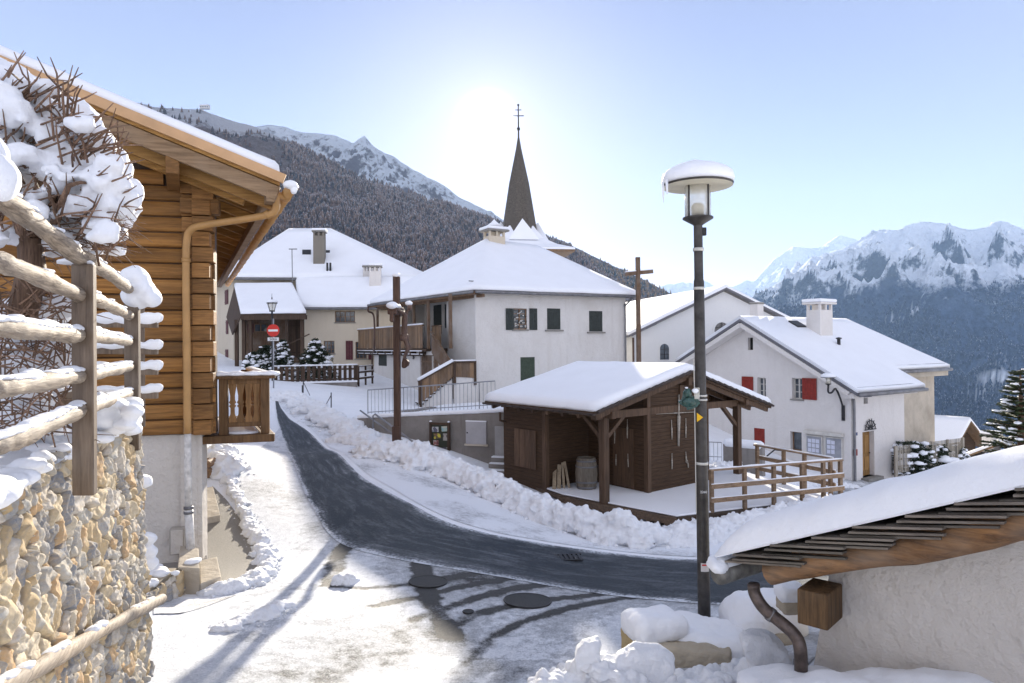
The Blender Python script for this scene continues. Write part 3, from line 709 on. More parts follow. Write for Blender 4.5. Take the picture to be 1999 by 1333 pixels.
# windows front
wd = window(H, fF, opsF[0], FR_WOOD, (2, 4), .1, SILL)
mb = MB()
for z in np.linspace(opsF[0][2] + .12, opsF[0][3] - .12, 4): fF.slab(mb, opsF[0][0], opsF[0][1], z - .012, z + .012, -.05, -.03)
mb.build('grille', IRON, wd)
mb = MB()
for i in range(26):
    u = random.uniform(opsF[0][0] + .08, opsF[0][1] - .08); z = random.uniform(opsF[0][2] + .1, opsF[0][3] - .1); p = fF.pt(u, z, -.04); mb.blob(p, .045, 1, .2)
mb.build('hanging_ornament', FR_WHITE, wd, True)
for (x0, x1) in ((987, 1002), (1033, 1048)): shutter(H, fF, fF.rect(x0, 602, x1, 644), SH_GREEN, .02)
for k in (1, 2): shutter(H, fF, opsF[k], SH_GREEN, -.03)
for k in (1, 2): mb = MB(); r_ = opsF[k]; fF.slab(mb, r_[0] - .15, r_[1] + .15, r_[2] - .1, r_[2] - .02, -.02, .1); mb.build('sill', SILL, H)
r_ = opsF[3]; shutter(H, fF, r_, m_plain('mid_green_paint', (.042, .062, .04), .6, 0, .2, 8), -.03)
# roof
ov = .45
e0 = fF.pt(-.25, zE, ov); e1 = fF.pt(wF + .55, zE + .03, ov)
lp = P(722, 596, 41.0); lp2 = lp + ux * .0
rdgL = P(948, 476, 41.5); rdgR = P(1050, 476, 44.5); rdgR.z = rdgL.z
bR = e1 + fS.u * (dS + 1.2); bL = lp + ux * 2.2 + fS.u * 4.5; bL.z = lp.z
apL = rdgL.copy()
midL = e0.lerp(lp, .5)
faces = [[e0, e1, rdgR, rdgL], [e0, rdgL, lp], [e1, bR, rdgR], [rdgL, rdgR, bR, bL], [rdgL, bL, lp]]
roof(H, faces, .10, SLATE)
snow_cap(H, [[p + Vector((0, 0, .10)) for p in f] for f in faces], .22, amp=.07, scale=1.5)
sg = MB(); sg.tube([e0 + fS.u * .7 + Vector((0, 0, .36 + .25)), e1 + fS.u * .6 - ux * .5 + Vector((0, 0, .36 + .22))], .025, 6); sg.build('snow_guard', METAL, H)
# flared lower apron over the gallery
ap0 = e0 + Vector((0, 0, .02)) ; 
mb = MB()
mb.beam(e0 + Vector((0, 0, -.06)), lp + Vector((0, 0, -.06)), .1, .16); mb.beam(e0 + fS.n * -.5 + Vector((0, 0, -.16)), lp + fS.n * -.5 + Vector((0, 0, -.16)), .14, .16)
for t in np.linspace(.05, .97, 14): p = e0.lerp(lp, t); mb.beam(p + Vector((0, 0, -.10)), p + fS.n * -1.6 + Vector((0, 0, .25)), .09, .12)
mb.build('eave', EAVE, H)
g = MB(); g.tube([e0 + Vector((0, 0, .0)) - ux * .0 + fF.n * .08, e1 + fF.n * .08], .07, 8); g.build('gutter', METAL, H, True)
g = MB(); g.tube([e0 + fS.n * .12, lp + fS.n * .12], .07, 8); g.build('gutter', METAL, H, True)
q = fF.at(1221, 600); pipe(H, [e1 + fF.n * .08 - ux * .35, fF.pt(wF - .12, zE - .5, .1), fF.pt(wF - .12, zE - .9, .1), fF.pt(wF - .12, gzc, .1)], .05, METAL)
q0 = lp + fS.n * .1; bp = fL.pt(lu1, 0, .12)
pipe(H, [q0 + Vector((0, 0, -.05)), q0 + Vector((0, 0, -.35)), q0 + fS.n * -.35 + Vector((0, 0, -.7)), q0 + fS.n * -.35 + Vector((0, 0, -2.6)), Vector((bp.x, bp.y, zB - .5)), Vector((bp.x, bp.y, gzc))], .055, m_plain('brown_pipe', (.09, .05, .035), .5))
# gallery: rail boards, posts, floor
fB = Face(fS.pt(uR - .1, 0, LB + .25), fS.u, (-1, 0)); bl = fB.at(700, 650)[0]; zt = fB.at(835, 634)[1]; zf = zB
mb = MB(); n = int(bl / .16)
for i in range(n):
    u = .55 + i * (bl - .55) / n; fB.slab(mb, u + .006, u + (bl - .55) / n - .006, zf + .02, zt - .04, 0, .03)
fB.slab(mb, .5, bl + .05, zt - .04, zt + .03, -.04, .08)
mb.build('gallery_rail', W_GREY, H)
mb = MB(); fB.slab(mb, .5, bl + .06, zt + .032, zt + .12, -.07, .11); s = mb.build('snow', SNOW, H, True); s.modifiers.new('b', 'BEVEL').width = .04
mb = MB(); fB.slab(mb, 0, bl + .1, zf - .16, zf, -2.6, .04)
for u in np.linspace(.7, bl - .2, 9): fB.slab(mb, u, u + .14, zf - .34, zf - .163, -1.6, .12)
fB.slab(mb, .5, bl + .1, zf - .42, zf - .34, -.1, .02); mb.build('gallery_floor', W_DARK, H)
mb = MB(); fB.slab(mb, .55, bl, zf - .155, zf - .10, .043, .10); fB.slab(mb, .55, bl, zf - .335, zf - .29, .02, .09); mb.build('snow', SNOW, H, True)
for px in (735, 806, 834, 877):
    u, _ = fB.at(px, 620); mb = MB(); zt_ = zE + (u / 12) * 0 ; tt = min(1, max(0, (u + uR) / (lp - e0).length)); zz = e0.z + (lp.z - e0.z) * tt
    fB.slab(mb, u - .09, u + .09, zf, zz - .05, -.13, .0) if px != 735 else fB.slab(mb, u - .08, u + .08, zf, zz - .05, -.13, -.0); mb.build('post', W_BRN, H)
# front cheek of the balcony and stair
fK = Face(fB.pt(.5, 0, .02), ux, (0, -1))
mb = MB()
for i in range(8): fB.slab(mb, -.75 + i * .155, -.75 + i * .155 + .145, zf + .05, zt - .08, -.55, -.52)
fB.slab(mb, -.8, .5, zt - .08, zt - .02, -.58, -.48); mb.build('gallery_rail', W_GREY, H)
# lower stair: plank parapet rising to a landing beside the corner
st0 = P(816, 745, 33.2); st1 = P(884, 707, 33.8); st2 = P(928, 706, 34.6)
sd0 = P(822, 790, 33.2); sd1 = P(888, 735, 33.8); sd2 = P(928, 738, 34.6)
SD = thing('garden_stair', 'wooden plank-sided outdoor stair with snowy handrail beside the white house corner', 'stair', (sd0.x, sd0.y, gz(sd0.x, sd0.y)))
mb = MB()
for a, b_, c_, d_ in ((st0, st1, sd0, sd1), (st1, st2, sd1, sd2)):
    n = int((b_ - a).length / .15)
    for i in range(n):
        t0, t1 = (i + .03) / n, (i + .97) / n; p = [c_.lerp(d_, t0), c_.lerp(d_, t1), a.lerp(b_, t1), a.lerp(b_, t0)]
        p = [x for x in p]; p[0] = Vector((p[3].x, p[3].y, p[0].z)); p[1] = Vector((p[2].x, p[2].y, p[1].z)); mb.prism(p, Vector((.02, .04, 0)))
mb.build('parapet', W_GREY, SD)
mb = MB(); mb.beam(st0, st1, .14, .09); mb.beam(st1, st2, .14, .09); mb.build('handrail', W_DARK, SD)
mb = MB(); up = Vector((0, 0, .09)); mb.tube([st0 + up, st1 + up], .09, 8); mb.tube([st1 + up * .7, st2 + up * .7], .05, 8); mb.build('snow', SNOW, SD, True)
for a, b_ in ((sd0, st0), (sd1, st1), (sd2, st2)):
    mb = MB(); mb.box((a.x, a.y, (b_.z + a.z) / 2 - .15), (.12, .12, b_.z - a.z + .4)); mb.build('post', W_DARK, SD)
mb = MB(); dirs = (Vector((st1.x, st1.y, 0)) - Vector((st0.x, st0.y, 0))); side = Vector((-dirs.y, dirs.x, 0)).normalized()
nst = 9; zlo = gz(sd0.x, sd0.y) ; zhi = sd1.z + .05
for i in range(nst):
    p = st0.lerp(st1, (i + .5) / nst); z = zlo + (zhi - zlo) * (i + 1) / nst
    mb.hexa(Vector((p.x, p.y, z - .06)) + side * .05, dirs / nst * 1.05, side * 1.1, Vector((0, 0, .06)))
mb.hexa(Vector((st1.x, st1.y, zhi - .08)) + side * .05, Vector((st2.x - st1.x, st2.y - st1.y, 0)), side * 1.2, Vector((0, 0, .08)))
mb.build('step', W_DARK, SD)
mb = MB()
for i in range(nst):
    p = st0.lerp(st1, (i + .5) / nst); z = zlo + (zhi - zlo) * (i + 1) / nst
    mb.hexa(Vector((p.x, p.y, z + .002)) + side * .02 - dirs / nst * .1, dirs / nst * .95, side * 1.1, Vector((0, 0, .06)))
mb.build('snow', SNOW, SD, True, bevel=.02)
mb = MB(); mb.hexa(Vector((sd1.x, sd1.y, gzc - .4)) + side * .1, Vector((st2.x - st1.x, st2.y - st1.y, 0)), side * .2, Vector((0, 0, zhi - .1 - gzc + .4)))
mb.prism([Vector((p_.x, p_.y, z_)) + side * .15 for p_, z_ in ((st0, gzc - .2), (st1, gzc - .2), (st1, zhi - .15), (st0, zlo - .05))], side * .2); mb.build('stair_wall', PL_WHITE, SD)
# upper flight up to the gallery
U0 = P(842, 647, 37.0); U1 = P(884, 716, 34.6)
mb = MB()
mb.prism([U0 + Vector((0, 0, -.2)), U1 + Vector((0, 0, .0)), U1 + Vector((0, 0, -.95)), U0 + Vector((0, 0, -1.15))], Vector((.04, .04, 0)))
mb.beam(U0, U1 + Vector((0, 0, .05)), .12, .08); mb.build('upper_stair_side', W_BRN, H)
# chimney, wooden spire of the church is separate
cc = P(965, 470, 42.0); chimney(H, (cc.x, cc.y), 1.1, .8, rdgL.z - .6, Z(965, 449, 42.0), fF.ang, PL_CREAM, SILL, True, True, capo=.2)
cc = Vector((cc.x, cc.y, Z(965, 446, 42))); mb = MB(); mb.lathe(cc + Vector((0, 0, .1)), [(.6, 0), (.18, .28), (.03, .45), (0, .5)], 10); mb.build('snow', SNOW, H, True)
# number plate and light
def text(root, s, size, loc, rot, mat, name='lettering', ext=.004, sx=1.0):
    cu = bpy.data.curves.new(name, 'FONT'); cu.body = s; cu.size = size; cu.extrude = ext; cu.align_x = 'CENTER'; cu.align_y = 'CENTER'
    t = bpy.data.objects.new('tmp', cu); COL.objects.link(t); dg = bpy.context.evaluated_depsgraph_get(); dg.update()
    me = bpy.data.meshes.new_from_object(t.evaluated_get(dg)); bpy.data.objects.remove(t); bpy.data.curves.remove(cu)
    me.materials.clear(); me.materials.append(mat); me.name = name
    o = bpy.data.objects.new(name, me); COL.objects.link(o); o.scale = (sx, 1, 1); o.rotation_euler = rot
    o.location = Vector(loc) - (BASE.get(root, Vector((0, 0, 0))) if root is not None else Vector((0, 0, 0)))
    if root is not None: o.parent = root; BASE[o] = BASE.get(root, Vector((0, 0, 0)))
    return o
BLACKP = m_plain('black_paint', (.012, .012, .013), .5); WHITEP = m_plain('white_paint', (.75, .75, .74), .5); REDP = m_plain('red_sign_paint', (.55, .03, .02), .4, 0, .05)
u, z = fL.at(808, 698); text(H, '29', .28, fL.pt(u, z, .03), (R(90), 0, fL.ang + math.pi), BLACKP, 'house_number', .01)

# ---------------------------------------------------------------- CHURCH (nave) and STEEPLE
chA = P(1413, 566, 45.0); cu_ = Vector((.98, .2, 0)).normalized(); fC = Face(chA, cu_, (0, -1)); rv = Vector((-cu_.y, cu_.x, 0))
zA = chA.z; hl = fC.at(1230, 655); hr = fC.at(1520, 612)
sl = (zA - hl[1]) / -hl[0]; wR = 6.6; zRt = zA - sl * wR
CH = thing('church', 'white village church nave with snowy gable roof and arched windows behind the tall bare cross', 'church', (chA.x, chA.y, -6))
mb = MB(); wl = hl[0] + .15
wall(mb, fC, wl, wR, -6.5, zA, [], .3, [(sl, -1, zA - .1), (-sl, -1, zA - .1)])
zl = zA + sl * wl - .1; zr = zA - sl * wR - .1
wall(mb, Face(fC.pt(wl, 0), rv, (-1, 0)), 0, 18, -6.5, zl); wall(mb, Face(fC.pt(wR, 0), rv, (1, 0)), 0, 18, -6.5, zr)
mb.build('wall', PL_CHURCH, CH)
o_ = .35; L_ = fC.pt(hl[0] - .25, zA + sl * (hl[0] - .25), o_); A__ = fC.pt(0, zA + .0, o_); R__ = fC.pt(wR + .3, zA - sl * (wR + .3), o_)
bk = rv * 19.5
faces = [[L_, A__, A__ + bk, L_ + bk], [A__, R__, R__ + bk, A__ + bk]]
roof(CH, faces, .14, TRIMG); snow_cap(CH, [[p + Vector((0, 0, .14)) for p in f] for f in faces], .2, amp=.05)
def arch_window(root, fc_, cx, y0, y1, wpx, gl, frm):
    u0, z1 = fc_.at(cx, y0); _, z0 = fc_.at(cx, y1); ua, _ = fc_.at(cx - wpx / 2, y1); ub, _ = fc_.at(cx + wpx / 2, y1); r_ = (ub - ua) / 2; uc = (ua + ub) / 2
    pts = [(uc - r_, z0), (uc + r_, z0)] + [(uc + r_ * math.cos(t), z1 - r_ + r_ * math.sin(t)) for t in np.linspace(0, math.pi, 11)]
    mb = MB(); mb.prism([fc_.pt(a, b, .012) for a, b in pts], fc_.n * -.05); f = mb.build('window', gl, root)
    mb = MB(); n = len(pts); big = [(uc + (a - uc) * 1.22, z0 + (b - z0) * 1.07 - .05 * (i < 2)) for i, (a, b) in enumerate(pts)]
    vs = []
    for (a, b), (c, d) in zip(pts, big): vs += [fc_.pt(a, b, .04), fc_.pt(c, d, .04), fc_.pt(c, d, .0), fc_.pt(a, b, .0)]
    fs = []
    for i in range(n):
        j = (i + 1) % n; fs += [(i * 4, i * 4 + 1, j * 4 + 1, j * 4), (i * 4 + 1, i * 4 + 2, j * 4 + 2, j * 4 + 1), (i * 4 + 3, i * 4, j * 4, j * 4 + 3)]
    mb.add(vs, fs); mb.build('surround', frm, f)
    mb = MB()
    for k in (.33, .66): z = z0 + (z1 - z0) * k; fc_.slab(mb, uc - r_, uc + r_, z - .02, z + .02, .014, .03)
    fc_.slab(mb, uc - .02, uc + .02, z0, z1, .012, .028); mb.build('glazing_bar', IRON, f)
arch_window(CH, fC, 1297, 671, 702, 18, GLASS, PL_CHURCH)
arch_window(CH, fC, 1409, 629, 660, 29, m_plain('stained_glass', (.16, .15, .14), .35, 0, .5, 9), PL_CHURCH)
pipe(CH, [fC.pt(wl + .02, zl - .1, .1), fC.pt(wl + .02, -5, .1)], .07, m_plain('copper_brown', (.10, .06, .045), .5))
TS = 52.0; sc = P(1014, 470, TS); sc = Vector((sc.x, sc.y, 0)); zb = Z(1014, 470, TS); ztip = Z(1012, 268, TS); zt2 = Z(1012, 205, TS)
ST = thing('church_steeple', 'pointed shingled church steeple with thin cross, rising behind the snowy roof against the sun', 'steeple', (sc.x, sc.y, -5))
SHING = m_plain('grey_brown_shingles', (.10, .088, .074), .75, 0, .35, 14, .8, 18)
mb = MB(); hw = 2.05
mb.lathe(sc, [(3.2, -5), (3.2, zb - 1.2)], 4, a0=R(45) + .12); mb.build('tower', PL_CHURCH, ST)
mb = MB(); mb.lathe(sc, [(1.55, zb - .2), (1.42, zb + .5), (.78, zb + 4.4), (.22, ztip - .9), (.07, ztip), (.045, zt2)], 8, a0=R(22.5) + .15); mb.build('spire', SHING, ST)
mb = MB(); mb.lathe(sc, [(4.9, zb - 1.25), (4.95, zb - 1.1)], 4, a0=R(45) + .15); mb.build('eave', W_GREY, ST)
mb = MB(); mb.lathe(sc, [(4.95, zb - 1.09), (4.9, zb - .95), (3.4, zb - .55), (2.2, zb + .0), (1.75, zb + .5), (1.3, zb + 1.0)], 4, a0=R(45) + .15)
for k in range(4):
    a = R(90) * k + .15 - R(90); d = Vector((math.cos(a), math.sin(a), 0)); s_ = Vector((-d.y, d.x, 0))
    base = sc + d * 2.1; 
    mb.add([base - s_ * 1.15 + Vector((0, 0, zb - .2)), base + s_ * 1.15 + Vector((0, 0, zb - .2)), sc + d * 1.45 + Vector((0, 0, zb + 1.45)), sc + Vector((0, 0, zb - .2))], [(0, 1, 2), (1, 3, 2), (3, 0, 2), (0, 3, 1)])
o = mb.build('snow', SNOW, ST)
mb = MB(); zc = Z(1012, 226, TS); mb.beam(sc + Vector((-.42, 0, zc)), sc + Vector((.42, 0, zc)), .05, .06); mb.beam(sc + Vector((-.24, 0, zc + .45)), sc + Vector((.24, 0, zc + .45)), .05, .05)
mb.blob(sc + Vector((0, 0, zc - 1.0)), .14, 2, 0); mb.blob(sc + Vector((0, 0, zt2)), .09, 2, 0); mb.build('cross', IRON, ST)

# tall wooden cross
TC = P(1247, 702, 39.0); zt = Z(1247, 502, 39.0); t2 = thing('wooden_cross', 'tall plain weathered wooden cross standing between the white house and the church', 'cross', (TC.x, TC.y, gz(TC.x, TC.y)))
mb = MB(); mb.box((TC.x, TC.y, (zt - 5) / 2), (.22, .2, zt + 5), .2); mb.build('post', W_BRN, t2)
a = P(1221, 535, 38.9); b = P(1274, 530, 39.2); mb = MB(); mb.beam(a, b, .2, .2); mb.build('crossbeam', W_BRN, t2)
mb = MB(); mb.beam(a + Vector((0, 0, .13)), b + Vector((0, 0, .13)), .16, .05); mb.build('snow', SNOW, t2)

# ---------------------------------------------------------------- RED SHUTTER HOUSE
rc = P(1660, 745, 31.0); gu = Vector((-.56, .83, 0)).normalized(); ru = Vector((.83, .56, 0)).normalized()
fP = Face(rc, gu, (-1, -1)); fQ = Face(rc, ru, (1, -1)); zg = -6.9
apx = fP.at(1462, 628); eL = fP.at(1352, 700); zc0 = fP.at(1655, 752)[1]
H2 = thing('parish_house', 'white gabled house with bright red shutters, notice boards and a big hooded chimney', 'house', (rc.x, rc.y, zg))
mR = (apx[1] - zc0) / apx[0]; mL = (apx[1] - eL[1]) / (eL[0] - apx[0]); wl = eL[0]
ops = [fP.rect(1460, 659, 1470, 683), fP.rect(1478, 737, 1495, 776), fP.rect(1546, 738, 1566, 779), fP.rect(1472, 836, 1493, 870), fP.rect(1543, 843, 1565, 880)]
mb = MB(); wall(mb, fP, 0, wl, zg, apx[1], ops, .3, [(mR, -1, zc0), (-mL, -1, apx[1] + mL * apx[0])])
sA = fQ.at(1764, 750)[0]; opq = [fQ.rect(1686, 764, 1694, 788), fQ.rect(1684, 842, 1707, 930)]
wall(mb, fQ, 0, sA, zg, zc0, opq, .35)
mb.hexa(fQ.pt(sA, zg, 0), fQ.n * -3, fQ.u * .02, Vector((0, 0, zc0 - zg)))
mb.build('wall', PL_WHITE2, H2)
SB = 1.25; fQ2 = Face(fQ.pt(0, 0, -SB), ru, (1, -1)); sB = fQ2.at(1824, 780)[0]; zB2 = zc0 + mR * SB
mb = MB(); wall(mb, fQ2, sA - .5, sB, zg - 1.5, zB2); mb.hexa(fQ2.pt(sB, zg - 1.5, 0), fQ2.n * -7, fQ2.u * -.02, Vector((0, 0, zB2 - zg + 1.5))); mb.build('rear_wall', PL_BEIGE, H2)
OV = .55; gv = -ru * .75         # gable overhang towards the viewer
def rp(u, s, up=0): # roof point: u along gable from corner, s along ridge
    z = zc0 + mR * u if u <= apx[0] else apx[1] - mL * (u - apx[0])
    p = rc + gu * u + ru * s; return Vector((p.x, p.y, z + up))
ux0 = -.75; sE = sA + .55; sR = sB + .5; uB = SB - .6
faces = [[rp(ux0, -.75), rp(apx[0], -.75), rp(apx[0], sE), rp(uB, sE), rp(ux0, sE)], [rp(uB, sE), rp(apx[0], sE), rp(apx[0], sR - 2.0), rp(uB, sR)],
         [rp(apx[0], -.75), rp(wl + .6, -.75), rp(wl + .6, sR), rp(apx[0], sE)], [rp(apx[0], sE), rp(wl + .6, sR), rp(apx[0], sR - 2.0)]]
roof(H2, faces, .14, TRIMG); snow_cap(H2, [[p + Vector((0, 0, .142)) for p in f] for f in faces], .17, amp=.04)
mb = MB()
for (a, b) in (((-.3, -.12), (apx[0], -.12)), ((apx[0], -.12), (wl + .3, -.12))):
    p0, p1 = rp(a[0], -.38, -.16), rp(b[0], -.38, -.16)
    mb.beam(p0, p1, .72, .22)
mb.hexa(rp(-.5, -.6, -.26), ru * (sA + .9), gu * .5, Vector((0, 0, .24))); mb.build('cornice', PL_WHITE2, H2)
mb = MB(); mb.hexa(Vector((rp(uB + .05, 0).x, rp(uB + .05, 0).y, rp(uB, 0).z - .28)) + ru * (sE), ru * (sR - sE - .1), gu * .5, Vector((0, 0, .26))); mb.build('cornice', PL_BEIGE, H2)
g = MB(); g.tube([rp(ux0, -.75, .06) - gu * .09, rp(ux0, sE, .06) - gu * .09], .085, 8); g.build('gutter', METAL, H2, True)
g = MB(); g.tube([rp(uB, sE, .06) - gu * .09, rp(uB, sR, .06) - gu * .09], .085, 8); g.build('gutter', METAL, H2, True)
# snow guard rails
mb = MB(); mb.tube([rp(ux0 + .12, -.6, .3), rp(ux0 + .12, sE - .1, .3)], .02, 6); mb.tube([rp(uB + .15, sE + .2, .3), rp(uB + .15, sR - .2, .3)], .02, 6); mb.build('snow_guard', TRIMG, H2)
dp = fQ.pt(.12, 0, .1); pipe(H2, [rp(ux0, .3, 0) - gu * .05, Vector((dp.x, dp.y, zc0 - .55)), Vector((dp.x, dp.y, zc0 - 1.0)), Vector((dp.x, dp.y, zg))], .06, METAL)
for k, bars in ((1, (2, 3)), (2, (2, 3)), (4, (1, 1))): window(H2, fP, ops[k], FR_WHITE if k < 4 else FR_WOOD, bars, .2, SILL)
mb = MB(); r_ = ops[0]; fP.slab(mb, r_[0], r_[1], r_[2], r_[3], -.25, -.2); mb.build('vent_slot', DARK, H2)
mb = MB(); r_ = opq[0]; fQ.slab(mb, r_[0], r_[1], r_[2], r_[3], -.3, -.24); mb.build('window', GLASS, H2)
shutter(H2, fP, fP.rect(1449, 735, 1471, 767), SH_RED, .02); shutter(H2, fP, fP.rect(1567, 738, 1595, 780), SH_RED, .02); shutter(H2, fP, ops[3], SH_RED, -.05)
r_ = opq[1]; DOOR = m_wood('oak_door', (.20, .10, .03), (.42, .24, .08), 0, 'Z')
mb = MB(); fQ.slab(mb, r_[0] + .02, r_[1] - .02, r_[2], r_[3] - .04, -.28, -.22)
for a, b in ((.12, .42), (.5, .9)):
    hh = r_[3] - r_[2]; ww = r_[1] - r_[0]
    for s_ in (0, 1): fQ.slab(mb, r_[0] + ww * (.12 + .42 * s_), r_[0] + ww * (.46 + .42 * s_), r_[2] + hh * a, r_[2] + hh * b, -.218, -.20)
d_ = mb.build('door', DOOR, H2, bevel=.01); mb = MB(); mb.blob(fQ.pt(r_[1] - .12, (r_[2] + r_[3]) / 2, -.17), .035, 2, 0); mb.build('handle', IRON, d_)
mb = MB(); fQ.slab(mb, r_[0] - .15, r_[1] + .15, r_[2] - .15, r_[2] - .0, -.3, .35); mb.build('doorstep', SILL, H2)
u, z = fQ.at(1671, 847); mb = MB(); fQ.slab(mb, u - .1, u + .1, z - .07, z + .07, .002, .02); mb.build('house_number_plate', m_plain('blue_plate', (.03, .05, .15), .4), H2)
u, z = fQ.at(1668, 883); mb = MB(); fQ.slab(mb, u - .12, u + .12, z - .14, z + .14, .002, .08); mb.build('letter_box', SH_RED, H2)
# wheel emblem above the door
u, z = fQ.at(1697, 838); mb = MB(); rr = .42
for r2 in (rr, rr * .45): mb.tube([fQ.pt(u + r2 * math.cos(t), z + r2 * math.sin(t), .06) for t in np.linspace(0, math.pi, 15)], .022, 6)
for t in np.linspace(0, math.pi, 8): mb.tube([fQ.pt(u + .08 * math.cos(t), z + .08 * math.sin(t), .06), fQ.pt(u + rr * 1.22 * math.cos(t), z + rr * 1.22 * math.sin(t), .06)], .018, 6)
mb.tube([fQ.pt(u - rr * 1.1, z, .06), fQ.pt(u + rr * 1.1, z, .06)], .025, 6)
mb.build('wheel_emblem', IRON, H2); text(H2, '4 20', .2, fQ.pt(u, z + .14, .07), (R(90), 0, fQ.ang), IRON, 'emblem_lettering', .01)
# notice boards
NB = m_plain('board_grey', (.30, .31, .34), .5); PAPER = m_plain('paper', (.62, .64, .74), .7, 0, .1, 30)
for k, (x0, y0, x1, y1, y2) in enumerate(((1575, 850, 1607, 887, 893), (1612, 853, 1646, 894, 899))):
    r_ = fP.rect(x0, y0, x1, (y1 + y2) / 2); mb = MB(); fP.slab(mb, *r_, .01, .08); bd = mb.build('notice_board', FR_WHITE, H2)
    mb = MB(); fP.slab(mb, r_[0] + .05, r_[1] - .05, r_[2] + .05, r_[3] - .05, .082, .09); mb.build('backing', NB, bd)
    mb = MB(); n = 0
    for i in range(5):
        for j in range(5):
            if (j + k) % 5 in (3, 4) and random.random() < .75: continue
            ua = r_[1] - .1 - (j + 1) * .2; za = r_[3] - .12 - (i + 1) * .22
            if ua < r_[0] + .05 or za < r_[2] + .06: continue
            fP.slab(mb, ua + random.uniform(0, .02), ua + .18, za, za + .2 - random.uniform(0, .03), .091 + .0012 * n, .0918 + .0012 * n); n += 1
    mb.build('notice', PAPER, bd)
mb = MB(); r_ = fP.rect(1572, 843, 1648, 853); fP.slab(mb, r_[0], r_[1], r_[3] - .14, r_[3] + .02, .01, .2); mb.build('notice_board_canopy', FR_WHITE, H2)
# chimneys, skylight, vent
cp = P(1600, 640, 36.5); chimney(H2, (cp.x, cp.y), 1.15, .8, zc0 + 1.0, Z(1600, 590, 36.5), fP.ang + R(90), PL_WHITE2, PL_WHITE2, True, True, capo=.16)
cp = P(1477, 610, 40); chimney(H2, (cp.x, cp.y), .55, .55, .5, Z(1477, 590, 40), fP.ang, PL_WHITE2, SILL, False, False, capo=.04)
uu = apx[0] * .80; mb = MB(); nrm_ = (rp(uu, 2.2, .36) - rp(uu, 1.4, .36)); sv = rp(uu + .55, 1.4) - rp(uu, 1.4)
mb.hexa(rp(uu, 2.6, .30), nrm_, sv, Vector((0, 0, .1))); mb.build('skylight', IRON, H2, bevel=.02)
vp = rp(apx[0] * .50, 3.7, .3); mb = MB(); mb.tube([vp, vp + Vector((0, 0, .3))], .09, 8); mb.lathe(vp + Vector((0, 0, .3)), [(.15, 0), (.15, .06), (0, .1)], 8); mb.build('vent_pipe', IRON, H2)

# wall lamp on the red-shutter house
def lamp_head(root, c, s, glassm, metalm, undermat, icicle=True):
    """mushroom head: cone base, glazed cylinder with bars, wide disc shade carrying snow. c = bottom of the head, s = scale (shade radius)"""
    c = Vector(c)
    mb = MB(); mb.lathe(c, [(.14 * s, 0), (.16 * s, .02 * s), (.44 * s, .19 * s), (.44 * s, .23 * s), (.40 * s, .24 * s)], 24); mb.build('lamp_base', metalm, root, True).modifiers.new('e', 'EDGE_SPLIT')
    mb = MB(); mb.lathe(c + Vector((0, 0, .24 * s)), [(.37 * s, 0), (.37 * s, .92 * s)], 28); gl = mb.build('lamp_glass', glassm, root, True)
    for k in range(4):
        a = R(90) * k + R(35); mb = MB(); p = c + Vector((.385 * s * math.cos(a), .385 * s * math.sin(a), 0)); mb.tube([p + Vector((0, 0, .22 * s)), p + Vector((0, 0, 1.17 * s))], .026 * s, 6); mb.build('lamp_bar', metalm, root)
    mb = MB(); mb.lathe(c + Vector((0, 0, .26 * s)), [(.17 * s, 0), (.19 * s, .3 * s), (.12 * s, .38 * s), (0, .4 * s)], 16); mb.build('bulb', undermat, root, True)
    z = 1.14 * s
    mb = MB(); mb.lathe(c, [(1.0 * s, z - .005 * s), (1.02 * s, z + .05 * s), (.6 * s, z + .16 * s), (0, z + .22 * s)], 40)
    sh = mb.build('lamp_shade', [metalm, undermat], root, True); sh.modifiers.new('e', 'EDGE_SPLIT')
    for p in sh.data.polygons:
        if p.normal.z < -.7: p.material_index = 1
    mb = MB(); mb.lathe(c, [(1.0 * s, z + .06 * s), (1.05 * s, z + .2 * s), (1.0 * s, z + .36 * s), (.85 * s, z + .50 * s), (.6 * s, z + .61 * s), (.3 * s, z + .66 * s), (0, z + .68 * s)], 36)
    sn = mb.build('snow', SNOW, root, True); d = sn.modifiers.new('d', 'DISPLACE'); d.texture = clouds(.35 * s, 2); d.strength = .08 * s; d.texture_coords = 'GLOBAL'
    if icicle:
        mb = MB()
        for k in range(2):
            a = R(185 + k * 14); p = c + Vector((1.03 * s * math.cos(a), 1.03 * s * math.sin(a), z + .12 * s)); mb.tube([p, p - Vector((0, 0, .35 * s)), p - Vector((0, 0, (.62 - .2 * k) * s))], [.05 * s, .03 * s, .004 * s], 6)
        mb.build('icicle', SNOW, root, True)
    return sh
def m_lampglass():
    m, n, b = newmat('lamp_glass'); b.inputs['Base Color'].default_value = (.9, .88, .8, 1); b.inputs['Roughness'].default_value = .12
    b.inputs['Transmission Weight'].default_value = .35; b.inputs['IOR'].default_value = 1.1; b.inputs['Alpha'].default_value = .6
    f = noise_n(n, coords(n), 6, 3); lk(n, ramp(n, f, [(.3, (.75, .72, .60)), (.7, (.98, .96, .88))]), b.inputs['Base Color']); return m
LGLASS = m_lampglass(); CREAMP = m_plain('cream_enamel', (.62, .58, .46), .5)
POLEM = m_plain('dark_bronze_paint', (.052, .047, .043), .42, .2, .35, 9, .3, 60)
u, z = fP.at(1647, 806); WL = thing('wall_lamp', 'curved black bracket wall lamp with snowy dome, fixed to the white house beside its downpipe', 'lamp', tuple(fP.pt(u, z, 0)))
mb = MB(); fP.slab(mb, u - .07, u + .07, z - .35, z + .35, .01, .07); mb.build('wall_plate', IRON, WL)
bs_ = fP.pt(u, z + .3, .08); hd = P(1617, 752, 30.3); 
